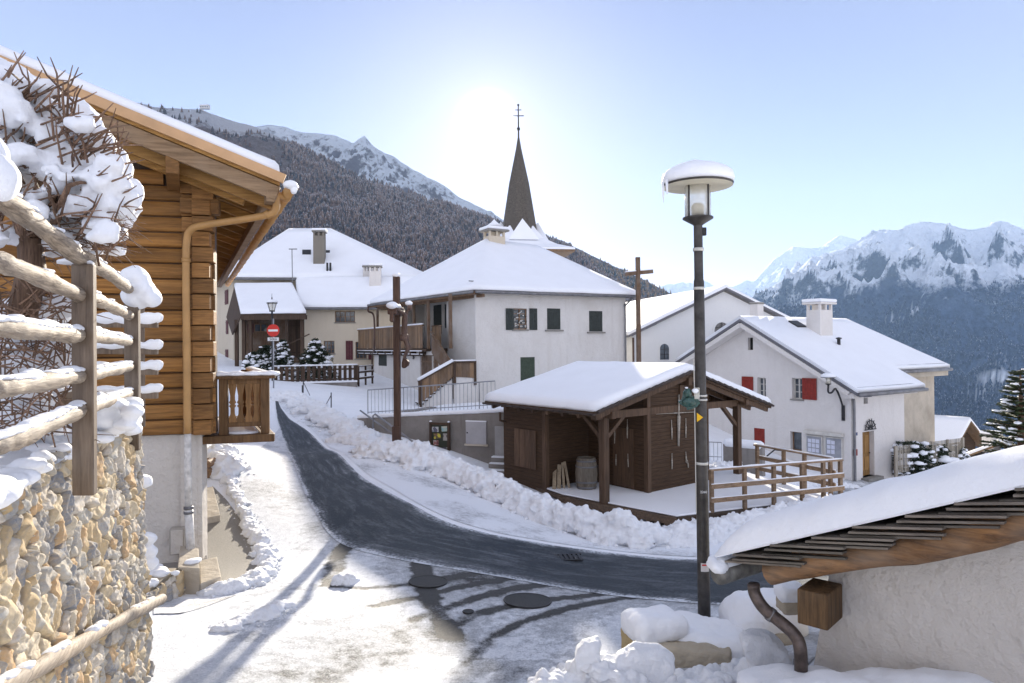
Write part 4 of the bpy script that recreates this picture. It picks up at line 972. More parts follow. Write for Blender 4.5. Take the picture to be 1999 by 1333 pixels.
mb = MB(); mb.tube(catmull([fP.pt(u, z - .25, .09), bs_, bs_.lerp(hd, .45) + Vector((0, 0, .35)), hd + Vector((.15, 0, -.32)), hd + Vector((0, 0, -.3)), hd], 26), .045, 8); mb.build('bracket', IRON, WL, True)
lamp_head(WL, hd, .30, LGLASS, IRON, CREAMP, False)
# leaning mirror, picket fence with hedge, far small chalet
mp_ = P(1731, 922, 33.2); mr = thing('leaning_mirror', 'rectangular framed mirror leaning against the white wall near the oak door', 'mirror', tuple(mp_))
a = P(1722, 922, 33.0); b = P(1743, 922, 33.9); c = P(1719, 888, 33.5); mb = MB(); mb.hexa(a, b - a, c - a, Vector((.05, .06, 0))); mb.build('frame', FR_WHITE, mr)
m_mir, n_m, b_m = newmat('mirror_glass'); b_m.inputs['Metallic'].default_value = 1; b_m.inputs['Roughness'].default_value = .06; b_m.inputs['Base Color'].default_value = (.6, .65, .68, 1)
e1_ = (b - a); e2_ = (c - a); mb = MB(); mb.hexa(a + e1_ * .08 + e2_ * .05 - Vector((.012, .016, 0)), e1_ * .84, e2_ * .9, Vector((.01, .01, 0))); mb.build('glass', m_mir, mr)
# ================================================================ SHED with open bay
def m_boards(name, c1, c2, hgt=.11):
    m, n, b = newmat(name); v = coords(n, 0, (1, 1, 1)); sp = n.nodes.new('ShaderNodeSeparateXYZ'); lk(n, v, sp.inputs[0])
    f = mth(n, 'FRACT', mth(n, 'DIVIDE', sp.outputs[2], hgt)); gap = ramp(n, f, [(.0, 0), (.06, 1), (.94, 1), (1, .2)])
    g = noise_n(n, coords(n, 0, (1.2, 1.2, 14)), 3, 6, .65)
    col = ramp(n, g, [(.3, c1), (.7, c2)]); lk(n, mixc(n, gap, tuple(x * .4 for x in c1), col), b.inputs['Base Color'])
    b.inputs['Roughness'].default_value = .75; b.inputs['Specular IOR Level'].default_value = .25
    bump(n, b, mth(n, 'ADD', gap, mth(n, 'MULTIPLY', g, .3)), .8, .015); return m
BOARD = m_boards('horizontal_boards', (.042, .024, .013), (.092, .053, .029))
TIMB = m_wood('brown_stained_timber', (.058, .034, .020), (.13, .078, .046), 0, 'Z')
s1 = P(1180, 980, 18.0); zp = s1.z; s2 = P(1440, 930, 21.7)
gg = Vector((s2.x - s1.x, s2.y - s1.y, 0)).normalized(); rr_ = Vector((-gg.y, gg.x, 0))
def sh(g, r, z): p = s1 + gg * g + rr_ * r; return Vector((p.x, p.y, z))
def along(px, py, r=0.0):   # position along the gable plane at ridge offset r
    f = Face(sh(0, r, 0), gg, (-rr_.x, -rr_.y)); return f.at(px, py)
fG0 = Face(sh(0, 0, 0), gg, (-rr_.x, -rr_.y))
SHD = thing('timber_shed', 'brown timber shed with open bay, corner posts and deep snow on its gable roof', 'shed', tuple(sh(2.5, 1.5, zp)))
gw = (s2 - s1).length; zEv = zp + 2.18; gA, zAp = fG0.at(1345, 718, .35)
gl_, zl_ = fG0.at(1163, 812, .4); gr_, zr_ = fG0.at(1506, 797, .4)
zAp -= .2; zl_ -= .0; LR = 4.3
mzl = (zAp - zl_) / (gA - gl_); mzr = (zAp - zr_) / (gr_ - gA)
def rf(g, r, up=0): z = (zl_ + mzl * (g - gl_)) if g <= gA else (zAp - mzr * (g - gA)); return sh(g, r, z + up)
fr_, bk_ = -.4, LR + .1
faces = [[rf(gl_, fr_), rf(gA, fr_), rf(gA, bk_), rf(gl_, bk_)], [rf(gA, fr_), rf(gr_, fr_), rf(gr_, bk_), rf(gA, bk_)]]
roof(SHD, faces, .10, TIMB)
snow_cap(SHD, [[p + Vector((0, 0, .102)) for p in f] for f in faces], .24, amp=.05, scale=.9, cuts=4)
# tiles edge on the gable verge and eave
TILE = m_plain('dark_roof_tile', (.05, .036, .03), .8, 0, .3, 12)
mb = MB()
for a, b_ in ((gl_, gA), (gA, gr_)):
    n = int(abs(b_ - a) / .28)
    for i in range(n):
        g0 = a + (b_ - a) * i / n; g1 = a + (b_ - a) * (i + 1) / n; p = rf(g0, fr_ - .03, .06); q = rf(g1 * .999 + .001 * a, fr_ - .03, .06); mb.beam(p + Vector((0, 0, .03 if a == gl_ else .05)), q + Vector((0, 0, .05 if a == gl_ else .02)), .16, .05)
n = 16
for i in range(n): mb.beam(rf(gl_ - .03, fr_ + (bk_ - fr_) * i / n, .04), rf(gl_ - .03, fr_ + (bk_ - fr_) * (i + .96) / n, .045), .14, .05)
mb.build('verge_tiles', TILE, SHD)
mb = MB()
for g in np.linspace(gl_ + .25, gr_ - .25, 3): pass
for r in np.linspace(fr_ + .12, bk_ - .3, 8):
    mb.beam(rf(gl_ + .08, r, -.07), rf(gA, r, -.07), .09, .13); mb.beam(rf(gA, r, -.07), rf(gr_ - .08, r, -.07), .09, .13)
mb.build('rafter', TIMB, SHD)
fz = zEv - .05
def post(g, r, name='post', w_=.2):
    zt = rf(g, r).z - .14; mb = MB(); mb.hexa(sh(g - w_ / 2, r - w_ / 2, zp - .3), gg * w_, rr_ * w_, Vector((0, 0, zt - zp + .3))); return mb.build(name, TIMB, SHD, bevel=.012)
post(0, 0); post(gw, 0); post(gw, 2.3)
mb = MB(); zb1 = rf(0, 0).z - .22; mb.beam(sh(gl_ + .3, 0, zb1), sh(gr_ - .25, 0, zb1 - .02), .16, .2); mb.build('tie_beam', TIMB, SHD)
mb = MB(); mb.beam(sh(0, -.38, zb1 + .02), sh(0, bk_, zb1 + .02), .14, .18); mb.build('eave_beam', TIMB, SHD)
mb = MB(); mb.beam(sh(gw, -.38, zb1 + .02), sh(gw, bk_, zb1 + .02), .14, .18); mb.build('eave_beam', TIMB, SHD)
for a, b_ in (((.05, 0, -.62), (.72, 0, -.08)), ((0, .05, -.62), (0, .7, -.08)), ((gw - .05, 0, -.75), (gw - .8, 0, -.08))):
    mb = MB(); mb.beam(sh(a[0], a[1], zb1 + a[2]), sh(b_[0], b_[1], zb1 + b_[2]), .1, .12, (rr_ if a[1] == b_[1] else gg)); mb.build('brace', TIMB, SHD)
mb = MB(); mb.beam(sh(gA, -.02, zb1), sh(gA, -.02, rf(gA, 0).z - .1), .15, .15, gg); mb.beam(rf(gA, fr_, -.2), rf(gA, bk_, -.2), .16, .2); mb.build('king_post', TIMB, SHD)
# enclosed room and back store
kx = along(1265, 968)[0]; ke = kx + 2.75; bay = 2.35
def wbox(name, g0, r0, g1, r1, z0, z1f, mat):
    """thin wall standing from (g0,r0) to (g1,r1), top follows the roof"""
    mb = MB(); d = Vector((g1 - g0, r1 - r0)); n = max(1, int(d.length / .5)); t = Vector((-d.y, d.x)).normalized() * .04
    pts = [(g0 + d.x * i / n, r0 + d.y * i / n) for i in range(n + 1)]
    if g0 < gA < g1: pts.append((gA, r0 + d.y * (gA - g0) / d.x)); pts.sort()
    for (a, b_), (c, e) in zip(pts[:-1], pts[1:]):
        za = z1f if z1f is not None else rf(a, b_).z - .02; zc_ = z1f if z1f is not None else rf(c, e).z - .02
        q = [sh(a - t.x, b_ - t.y, z0), sh(c - t.x, e - t.y, z0), sh(c - t.x, e - t.y, zc_), sh(a - t.x, b_ - t.y, za)]
        off = sh(t.x * 2, t.y * 2, 0) - sh(0, 0, 0); mb.prism(q, Vector((off.x, off.y, 0)))
    return mb.build(name, mat, SHD)
wbox('front_wall', kx, 0, ke, 0, zp - .05, None, BOARD); wbox('bay_wall', kx, 0.05, kx, bay, zp - .05, None, BOARD)
wbox('right_wall', ke, 0.05, ke, bk_ - .3, zp - .05, None, BOARD)
wbox('store_wall', .0, bay, kx - .02, bay, zp - .4, None, BOARD); wbox('side_wall', 0, bay + .05, 0, bk_ - .1, zp - .5, None, BOARD)
wbox('back_wall', .05, bk_ - .15, ke, bk_ - .15, zp - .5, None, BOARD)
mb = MB(); mb.hexa(sh(kx - .07, -.07, zp), gg * .14, rr_ * .14, Vector((0, 0, rf(kx, 0).z - zp - .1))); mb.build('corner_post', TIMB, SHD)
mb = MB(); mb.hexa(sh(-.07, bay - .07, zp - .3), gg * .14, rr_ * .14, Vector((0, 0, zb1 - zp + .3))); mb.build('corner_post', TIMB, SHD)
fS0 = Face(sh(0, 0, 0), rr_, (-gg.x, -gg.y))
r_ = fS0.rect(1008, 838, 1050, 912); mb = MB()
for i in range(4): fS0.slab(mb, r_[0] + (r_[1] - r_[0]) * i / 4, r_[0] + (r_[1] - r_[0]) * (i + .96) / 4, r_[2], r_[3], .06, .085)
mb.build('door', TIMB, SHD)
fK0 = Face(sh(kx, 0, 0), rr_, (-gg.x, -gg.y)); r_ = fK0.rect(1200, 835, 1240, 965); mb = MB(); fK0.slab(mb, r_[0], r_[1], zp + .05, r_[3], .045, .07); mb.build('door', TIMB, SHD)
# small dark downpipe at the back left
mb = MB(); mb.tube([sh(-.25, bk_ - .2, zEv - .1), sh(-.25, bk_ - .2, zEv - .35), sh(.0, bk_ - .2, zEv - .42)], .04, 6); mb.build('drain', TIMB, SHD)
# white wands and the painted cross lines hanging on the boards
WAND = m_plain('pale_peeled_wand', (.42, .38, .32), .6, 0, .3, 20)
def wand(lbl, fc_, x0, y0, x1, y1, d=.07, r=.014, nm='wand', cat='wand'):
    a = fc_.pt(*fc_.at(x0, y0), d); b = fc_.pt(*fc_.at(x1, y1), d); mb = MB(); m1 = a.lerp(b, .4); mb.tube([a, m1, m1 + (b - a) * .02, b], [r * .7, r * .9, r * 1.7, r], 6); o = mb.build(nm, WAND, None, True)
    c = o.data; off = a
    for v in c.vertices: v.co -= off
    o.location = off; return tagp(o, lbl, cat, 'pale wands hung on the shed walls')
for args in (('pale wand hung high on the front boards, left of the long pole', fG0, 1307, 819, 1308, 857), ('pale wand hung high on the front boards, right of the long pole', fG0, 1335, 816, 1335, 854),
             ('pale wand hung low on the front boards, left of the long pole', fG0, 1308, 884, 1308, 915), ('pale wand hung low on the front boards, beside a short stub', fG0, 1335, 881, 1336, 903),
             ('short pale stub of wand, lowest on the right of the front boards', fG0, 1338, 897, 1340, 912),
             ('pale wand high in the dark open bay, beside the brace', fK0, 1204, 830, 1203, 865), ('pale wand high in the dark open bay, nearest the corner', fK0, 1228, 818, 1228, 855),
             ('pale wand low in the dark open bay, beside the post', fK0, 1206, 886, 1206, 908), ('pale wand low in the dark open bay, nearest the corner', fK0, 1229, 885, 1230, 911)): wand(*args)
o = wand('long upright pole on the shed boards crossed by a thin rail', fG0, 1321, 770, 1320, 870, .08, .03, 'hanging_pole', 'pole')
o = wand('thin level rail crossing the long upright pole on the shed boards', fG0, 1277, 808, 1360, 803, .075, .010, 'wall_rail', 'rail')
# barrel and planks
BW = m_wood('silvered_barrel_oak', (.10, .085, .065), (.24, .205, .16), 0, 'Z')
bc = P(1145, 949, 19.7); bc.z = zp; BR = thing('wine_barrel', 'upright oak barrel with metal hoops standing in the open shed bay', 'barrel', tuple(bc))
mb = MB(); prof = [(.25, 0), (.27, .02), (.305, .2), (.325, .45), (.305, .7), (.27, .87), (.265, .9), (.235, .9), (.235, .86), (0, .86)]; mb.lathe(bc, prof, 28); mb.build('staves', BW, BR, True).modifiers.new('e', 'EDGE_SPLIT')
for z, r in ((.07, .285), (.22, .312), (.66, .315), (.82, .288)):
    mb = MB(); mb.lathe(bc, [(r, z - .025), (r + .006, z), (r, z + .025)], 28); mb.build('hoop', METAL, BR, True)
for k, (x0, x1, h) in enumerate(((1082, 1090, 40), (1091, 1099, 46), (1101, 1105, 50), (1111, 1102, 52))):
    a = P(x0, 953 - 3 * (k % 2), 19.6 + .05 * k); a.z = zp + .02; b = P(x1 - 7 if k < 3 else x1, 953 - h, 20.1); 
    mb = MB(); mb.beam((0, 0, 0), b - a, .11 if k < 2 else .07, .03, (0, 1, 0)); o = mb.build('leaning_plank', m_wood('pale_plank', (.22, .17, .11), (.40, .32, .22), 0, 'Z') if k == 0 else bpy.data.materials['pale_plank']); o.location = a
    tagp(o, ['short pale plank leaning in the shed bay, leftmost and lowest', 'pale plank leaning in the shed bay, second from the left', 'narrow pale plank leaning in the shed bay, third from the left', 'narrow darker stick nearest the barrel, leaning left'][k], 'plank', 'planks leaning inside the open shed')
# platform
d0 = P(1092, 962, 19.0); d1 = P(1322, 1024, 16.4); d2 = P(1640, 972, 18.35); d3 = sh(gw + .6, .2, zp); d4 = sh(gw + .6, 3, zp); d5 = sh(0, 3, zp)
ring = [Vector((p.x, p.y, zp - .14)) for p in (d0, d1, d2, d3, d4, d5)]
PF = thing('wooden_platform', 'low wooden platform with snow-covered floor carrying the brown timber shed', 'platform', (d1.x, d1.y, zp - .3))
DECKW = m_wood('wet_deck_edge', (.05, .035, .025), (.15, .10, .065), 0, 'U')
mb = MB(); mb.prism(ring, Vector((0, 0, .10))); mb.build('floor', DECKW, PF)
mb = MB()
for a, b_ in ((d0, d1), (d1, d2)):
    A2 = Vector((a.x, a.y, zp - .12)); B2 = Vector((b_.x, b_.y, zp - .12)); mb.beam(A2, B2, .12, .17)
    n = 14
    for i in range(n + 1): p = A2.lerp(B2, i / n); mb.box((p.x, p.y, zp - .28), (.10, .10, .26), math.atan2((B2 - A2).y, (B2 - A2).x))
mb.build('edge_beam', DECKW, PF)
inn = [p + (Vector((sum(q.x for q in ring) / 6, sum(q.y for q in ring) / 6, 0)) - Vector((p.x, p.y, 0))).normalized() * .09 for p in ring]
bm = bmesh.new(); vs = [bm.verts.new(p + Vector((0, 0, .105))) for p in inn]; f = bm.faces.new(vs); r = bmesh.ops.extrude_face_region(bm, geom=[f]); bmesh.ops.translate(bm, verts=[v for v in r['geom'] if isinstance(v, bmesh.types.BMVert)], vec=(0, 0, .05))
bmesh.ops.recalc_face_normals(bm, faces=bm.faces[:]); o = bm_obj(bm, 'snow', SNOWROOF, PF); o.modifiers.new('b', 'BEVEL').width = .03
# railings of the platform: one fence object per side
RAILW = m_wood('larch_railing', (.16, .10, .06), (.34, .23, .14), 0, 'U', weather=.35, grey=(.25, .21, .17))
def railing(label, pts, h, levels, name='deck_railing', mat=None, snow=True, pw=.09, npost=None, extra=0, wd=.045, ht=.11, snowt=.035):
    T = thing(name, label, 'railing', tuple(pts[0])); mat = mat or RAILW
    for p in pts:
        mb = MB(); mb.box((p.x, p.y, p.z + h / 2 - .1), (pw, pw, h + .2), math.atan2(pts[-1].y - pts[0].y, pts[-1].x - pts[0].x)); mb.build('post', mat, T, bevel=.006)
    a, b = pts[0], pts[-1]; d = (b - a); dn = d.normalized(); sd = dn.cross(Vector((0, 0, 1))).normalized()
    a = a - dn * extra; b = b + dn * extra
    for k, l in enumerate(levels):
        mb = MB(); top = (k == len(levels) - 1); off = Vector((0, 0, l)) + (Vector((0, 0, 0)) if top else sd * (pw / 2 + wd / 2 + .002))
        mb.beam(a + off, b + off, .13 if top else wd, .04 if top else ht); rl = mb.build('rail', mat, T)
        if snow:
            mb = MB(); n = 24; q = [a.lerp(b, i / n) + off + Vector((0, 0, (.02 if top else ht / 2) + .006)) for i in range(n + 1)]
            mb.tube(q, [snowt * random.uniform(.5, 1.1) * (1 if top else .7) for _ in q], 6); mb.build('snow', SNOW, rl, True)
    return T
A = Vector((*P(1387, 1015, 16.9).xy, zp)); B = P(1641, 975, 18.2); B.z = zp
railing('four-bay larch railing along the near edge of the shed platform', [A.lerp(B, t) for t in (.01, .25, .47, .69, .86, 1)], 1.0, (.28, .62, 1.02), extra=.05)
Bc = B + Vector((-.05, .15, 0)); Cc = P(1476, 938, 21.0); Cc.z = zp
railing('larch railing along the far side of the shed platform, facing the notice boards', [Bc.lerp(Cc, t) for t in (.06, .36, .62, .98)], 1.0, (.30, .64, 1.02), extra=.1)

# ---------------------------------------------------------------- TERRACE WALL, posters, railings
t0 = P(692, 838, 24.0); tW = [P(697, 815, 24.2), P(965, 803, 22.6)]
fT = Face(Vector((tW[0].x, tW[0].y, 0)), (tW[1] - tW[0]).xy, (0, -1)); Lw = fT.at(1010, 850)[0]; zT = (tW[0].z + tW[1].z) / 2
za_, zb_ = fT.at(697, 817)[1], fT.at(965, 803)[1]
TR = thing('terrace_wall', 'board-marked grey concrete retaining wall with snow on top, below the white house', 'wall', (tW[0].x, tW[0].y, -4))
mb = MB(); bd = 7.0
mb.prism([fT.pt(0, -4.6, 0), fT.pt(Lw, -5.2, 0), fT.pt(Lw, zb_, 0), fT.pt(0, za_, 0)], fT.n * -.35)
mb.prism([fT.pt(0, -4.6, -.36), fT.pt(0, -4.6, -6), fT.pt(0, za_ - .1, -6), fT.pt(0, za_, -.36)], fT.u * .35)
mb.build('wall', CONC, TR)
mb = MB(); n = 30
q = [fT.pt(Lw * i / n, za_ + (zb_ - za_) * i / n, -.17) for i in range(n + 1)]
for i in range(n): mb.hexa(q[i] + fT.n * .2, q[i + 1] - q[i], fT.n * -.42, Vector((0, 0, .13)))
bm = bmesh.new(); me_ = bpy.data.meshes.new('t'); 
o = mb.build('snow', SNOW, TR, True); remesh(o, .035, 4)
# terrace ground behind the wall
bm = bmesh.new(); tg = [fT.pt(.3, za_ - .03, -.3), fT.pt(Lw + .2, zb_ - .03, -.3), fT.pt(Lw + 2.5, zb_ - .25, -10.5), fT.pt(-1.0, za_ - .35, -10.5)]
mb = MB(); mb.prism([p + Vector((0, 0, -1.6)) for p in tg], Vector((0, 0, 1.6))); o = mb.build('terrace', m_ground(), None); tagp(o, kind='structure')
# steel railing on the terrace
GALV = m_plain('galvanised_steel', (.33, .34, .36), .4, .7, .1, 6)
def steel_rail(label, a, b, h, step=.14, z0=.12):
    T = thing('steel_railing', label, 'railing', tuple(a)); mb = MB()
    mb.tube([a + Vector((0, 0, h)), b + Vector((0, 0, h))], .022, 6); mb.tube([a + Vector((0, 0, z0)), b + Vector((0, 0, z0))], .016, 6); mb.build('rail', GALV, T)
    n = int((b - a).length / step); mb = MB()
    for i in range(n + 1): p = a.lerp(b, i / n); r = .02 if i % 10 == 0 else .009; mb.tube([p + Vector((0, 0, -.05)), p + Vector((0, 0, h))], r, 5)
    mb.build('bars', GALV, T)['kind'] = 'stuff'; return T
a = fT.pt(.15, za_ + .06, -.5); ub = fT.at(957, 800)[0]; b = fT.pt(ub, zb_ + .06, -.5)
steel_rail('slim galvanised railing on the snowy terrace wall below the house stair', a, b, .92)
TUBE = m_plain('brushed_steel_tube', (.28, .28, .29), .3, .8, .1)
SR = thing('stair_handrail', 'double sloping steel handrail in front of the concrete wall', 'handrail', tuple(fT.pt(.5, -3.6, .6)))
mb = MB(); pa = P(703, 801, 23.4); pb = P(768, 848, 22.8); mb.tube([pa, pb, P(816, 880, 22.4)], .03, 6); mb.build('rail', TUBE, SR, True)
mb = MB(); pa = P(729, 852, 23.0); mb.tube([pa, P(728, 812, 23.0), P(732, 808, 23.0), P(806, 862, 22.3), P(814, 868, 22.2), P(815, 882, 22.2)], .03, 6); mb.build('rail', TUBE, SR, True)
# poster board
BRD = thing('poster_board', 'dark framed board pinned with colourful posters on the concrete wall', 'notice board', tuple(fT.pt(*fT.at(858, 880), .1)))
r_ = fT.rect(841, 828, 876, 886, .1); mb = MB(); fT.slab(mb, *r_, .05, .10); mb.build('board', m_plain('board_dark', (.025, .03, .015), .5), BRD)
mb = MB()
for a_ in (0, 1): fT.slab(mb, r_[a_] - .04, r_[a_] + .04, r_[2] - .02, r_[3] + .06, .04, .14)
fT.slab(mb, r_[0] + .04, r_[1] - .04, r_[3] - .02, r_[3] + .05, .04, .135); fT.slab(mb, r_[0] + .04, r_[1] - .04, r_[2] - .02, r_[2] + .05, .04, .135); mb.build('frame', W_DARK, BRD)
mb = MB(); [mb.blob(fT.pt(r_[k], r_[3] + .09, .09), (.06, .05, .035), 1) for k in (0, 1)]; mb.build('snow', SNOW, BRD, True)
def m_poster(c1, c2, c3, s):
    m, n, b = newmat('poster_print'); v = coords(n); x = n.nodes.new('ShaderNodeTexVoronoi'); x.inputs['Scale'].default_value = s; lk(n, v, x.inputs['Vector'])
    sp = n.nodes.new('ShaderNodeSeparateXYZ'); lk(n, x.outputs['Color'], sp.inputs[0]); lk(n, ramp(n, sp.outputs[0], [(.3, c1), (.55, c2), (.8, c3)], 'CONSTANT'), b.inputs['Base Color']); b.inputs['Roughness'].default_value = .5; return m
for k, (x0, y0, x1, y1, c1, c2, c3, t) in enumerate(((843.5, 833, 856, 843, (.2, .22, .25), (.45, .45, .45), (.1, .1, .14), .03), (862, 832, 874, 842, (.35, .45, .42), (.25, .4, .42), (.5, .5, .4), .08),
   (847, 846, 860, 856, (.12, .09, .04), (.55, .48, .05), (.2, .1, .06), .12), (865, 846, 874, 860, (.3, .28, .25), (.15, .12, .1), (.35, .33, .3), 0), (846, 859, 856, 869, (.28, .12, .1), (.35, .3, .28), (.15, .05, .05), .02),
   (843, 872, 857, 882, (.1, .14, .25), (.3, .33, .4), (.05, .06, .1), -.04), (862, 873, 875, 882, (.1, .1, .09), (.35, .35, .34), (.06, .06, .08), .06))):
    q = fT.rect(x0, y0, x1, y1, .1); uc, zc_ = (q[0] + q[1]) / 2, (q[2] + q[3]) / 2; hw_, hh_ = (q[1] - q[0]) / 2, (q[3] - q[2]) / 2; mb = MB(); ca, sa = math.cos(t), math.sin(t)
    pts = [fT.pt(uc + x * ca - y * sa, zc_ + x * sa + y * ca, .101) for x, y in ((-hw_, -hh_), (hw_, -hh_), (hw_, hh_), (-hw_, hh_))]; mb.prism(pts, fT.n * .006); mb.build('poster', m_poster(c1, c2, c3, 9 + k), BRD)
r_ = fT.rect(909, 823, 949, 867, .06); mb = MB(); fT.slab(mb, *r_, .01, .06); pn = mb.build('electric_cabinet_door', m_plain('pale_grey_door', (.40, .39, .40), .5, 0, .08), None, bevel=.008); tagp(pn, 'pale square metal cabinet door set in the concrete wall', 'cabinet')
mb = MB(); fT.slab(mb, r_[0] - .05, r_[1] + .05, r_[2] - .06, r_[2] - .002, .0, .07); mb.build('frame', PL_BEIGE, pn); mb = MB(); mb.blob(fT.pt(r_[0] + .06, (r_[2] + r_[3]) / 2, .07), .025, 2, 0); mb.build('lock', IRON, pn)
mb = MB(); fT.slab(mb, r_[0], r_[1], r_[3], r_[3] + .03, .0, .07); mb.build('snow', SNOW, pn)
q = fT.rect(966, 832, 994, 906, .05); mb = MB(); fT.slab(mb, q[0], q[1] + .3, q[2] - .2, q[3], .01, .05); sd_ = mb.build('panel_door', m_plain('grey_white_door', (.36, .35, .34), .6), None); tagp(sd_, 'pale plain door in the concrete wall, half hidden by the shed', 'door')
mb = MB()
for k in range(3): fT.slab(mb, q[0] - .05, q[1] + .3, q[2] - .25 + k * .17, q[2] - .1 + k * .17, .06, .75 - .22 * k)
st_ = mb.build('concrete_steps', CONC); tagp(st_, 'short flight of snowy concrete steps under the pale door', 'steps')
mb = MB()
for k in range(3): fT.slab(mb, q[0] - .04, q[1] + .3, q[2] - .098 + k * .17, q[2] - .06 + k * .17, (.08 if k == 2 else .56 - .22 * k), .73 - .22 * k)
mb.build('snow', SNOW, st_)

# ---------------------------------------------------------------- CRUCIFIX (seen from its side)
DC = 20.0; c0 = P(776, 868, DC); zt = Z(773, 540, DC); CR = thing('crucifix', 'tall wooden crucifix with carved figure in profile, rising from the snow bank', 'crucifix', (c0.x, c0.y, c0.z))
tl = P(774, 540, DC); CRW = m_wood('dark_oiled_oak', (.05, .028, .02), (.14, .08, .055), 0, 'Z')
mb = MB(); mb.beam(Vector((c0.x, c0.y, c0.z - .4)), Vector((tl.x, c0.y, zt)), .19, .19, (1, 0, 0)); mb.build('post', CRW, CR, bevel=.01)
mb = MB(); mb.beam(Vector((c0.x - .02, c0.y - .06, c0.z - .4)), Vector((c0.x - .02, c0.y - .06, c0.z + .55)), .24, .22, (1, 0, 0)); mb.build('foot', CRW, CR, bevel=.01)
mb = MB(); bx_ = c0.x - .01; bz = Z(773, 607, DC); mb.beam((bx_, c0.y - .72, bz), (bx_, c0.y + .72, bz), .26, .26); mb.build('crossbeam', CRW, CR, bevel=.03)
mb = MB(); mb.beam((bx_, c0.y - .725, bz - .33), (bx_, c0.y - .66, bz - .06), .2, .1, (1, 0, 0)); mb.build('beam_end', CRW, CR)
mb = MB(); mb.blob((tl.x, c0.y, zt + .04), (.13, .13, .08), 3, .1); mb.build('snow', SNOW, CR, True); mb = MB(); mb.blob((bx_, c0.y - .62, bz + .12), (.17, .22, .11), 3, .12); mb.blob((bx_ + .05, c0.y - .3, bz + .12), (.14, .4, .07), 3, .12); mb.build('snow', SNOW, CR, True)
def skin_body(root, name, verts, edges, radii, mat, sub=2):
    base = BASE[root]; me = bpy.data.meshes.new(name); me.from_pydata([tuple(Vector(v) - base) for v in verts], edges, []); me.materials.append(mat)
    o = bpy.data.objects.new(name, me); COL.objects.link(o); o.parent = root; BASE[o] = base
    sk = o.modifiers.new('skin', 'SKIN'); sk.use_smooth_shade = True
    for i, r in enumerate(radii): me.skin_vertices[0].data[i].radius = (r, r) if not hasattr(r, '__len__') else r
    me.skin_vertices[0].data[0].use_root = True
    s_ = o.modifiers.new('s', 'SUBSURF'); s_.levels = s_.render_levels = sub; return o
FIGW = m_wood('carved_dark_wood', (.07, .045, .035), (.17, .11, .085), 0, 'Z', bs=.3)
def q_(px, py, dy=0): p = P(px, py, DC); return Vector((p.x, c0.y + dy, p.z))
V = [q_(789, 655), q_(789, 640), q_(791, 622), q_(793, 611), q_(797, 605), q_(801, 600), q_(803, 606),      # pelvis spine neck head
     q_(790, 612, -.14), q_(785, 609, -.36), q_(781, 604, -.58), q_(780, 603, -.66), q_(790, 612, .14), q_(785, 609, .36), q_(781, 604, .58), q_(780, 603, .66),
     q_(790, 660, -.07), q_(797, 679, -.06), q_(789, 698, -.04), q_(793, 706, -.03), q_(790, 660, .07), q_(799, 677, .06), q_(790, 697, .03), q_(795, 704, .03)]
E = [(0, 1), (1, 2), (2, 3), (3, 4), (4, 5), (5, 6), (2, 7), (7, 8), (8, 9), (9, 10), (2, 11), (11, 12), (12, 13), (13, 14), (0, 15), (15, 16), (16, 17), (17, 18), (0, 19), (19, 20), (20, 21), (21, 22)]
Rr = [.10, .085, .12, .05, .05, .085, .06, .055, .042, .032, .025, .055, .042, .032, .025, .075, .055, .038, .022, .075, .055, .038, .022]
FG = skin_body(CR, 'figure', V, E, Rr, FIGW)
mb = MB(); mb.lathe(Vector((q_(789, 660).x, c0.y, q_(789, 664).z)), [(.13, -.02), (.15, .06), (.125, .16), (.1, .18)], 14); mb.build('loincloth', FIGW, FG, True)
mb = MB(); mb.blob(q_(800, 599) + Vector((-.01, 0, .0)), (.075, .085, .09), 2, .2, 3); mb.build('hair', FIGW, FG, True); mb = MB(); mb.blob(q_(798, 592), (.11, .10, .075), 3, .12); mb.build('snow', SNOW, FG, True)
mb = MB(); mb.prism([q_(785, 708, -.12), q_(788, 698, -.12), q_(794, 701, -.12), q_(799, 706, -.12), q_(798, 713, -.12), q_(790, 719, -.12), q_(785, 717, -.12)], Vector((0, .24, 0))); mb.build('footrest', CRW, CR, bevel=.02)

# ---------------------------------------------------------------- LEFT HOUSE (large cream house), lean-to and porch
DL = 52.0; l0 = P(455, 546, DL); lu = Vector((.992, .12, 0)).normalized(); fL1 = Face(l0, lu, (0, -1)); lv = Vector((-lu.y, lu.x, 0)); vl = Vector((-.53, .85, 0)).normalized()
H3 = thing('large_village_house', 'large cream house with broad snowy hipped roof, tall stone chimney and lean-to wing', 'house', (l0.x, l0.y, -3))
ze = Z(460, 545, DL); wl_ = fL1.at(820, 560)[0]; gzl = -3.2
DB = 49.0; fL2 = Face(P(600, 650, DB), lu, (0, -1)); u2a = fL2.at(594, 650)[0]; u2b = fL2.at(742, 650)[0] + 3
ops = [fL2.rect(654, 607, 693, 629), fL2.rect(632, 665, 653, 690), fL2.rect(694, 667, 716, 700)]
mb = MB(); wall(mb, fL1, 0, wl_, gzl, ze); wall(mb, Face(l0, vl, (-1, 0)), 0, 14, gzl, ze); mb.build('wall', PL_CREAM, H3)
fLs = Face(l0, vl, (-1, -.2))
z2 = fL2.at(650, 604)[1]
mb = MB(); wall(mb, fL2, u2a, u2b, gzl, z2, ops); q = fL2.pt(u2a, 0); mb.hexa(fL2.pt(u2a, gzl), fL2.n * -4, lu * .02, Vector((0, 0, z2 - gzl))); mb.build('lean_to_wall', PL_CREAM, H3)
for k, r_ in enumerate(ops): window(H3, fL2, r_, FR_WOOD, ((4, 2), (3, 3), (3, 3))[k], .12, SILL)
for px in ((675, 689), (719, 727)): shutter(H3, fL2, fL2.rect(px[0], 665, px[1], 702), SH_MAROON, .02)
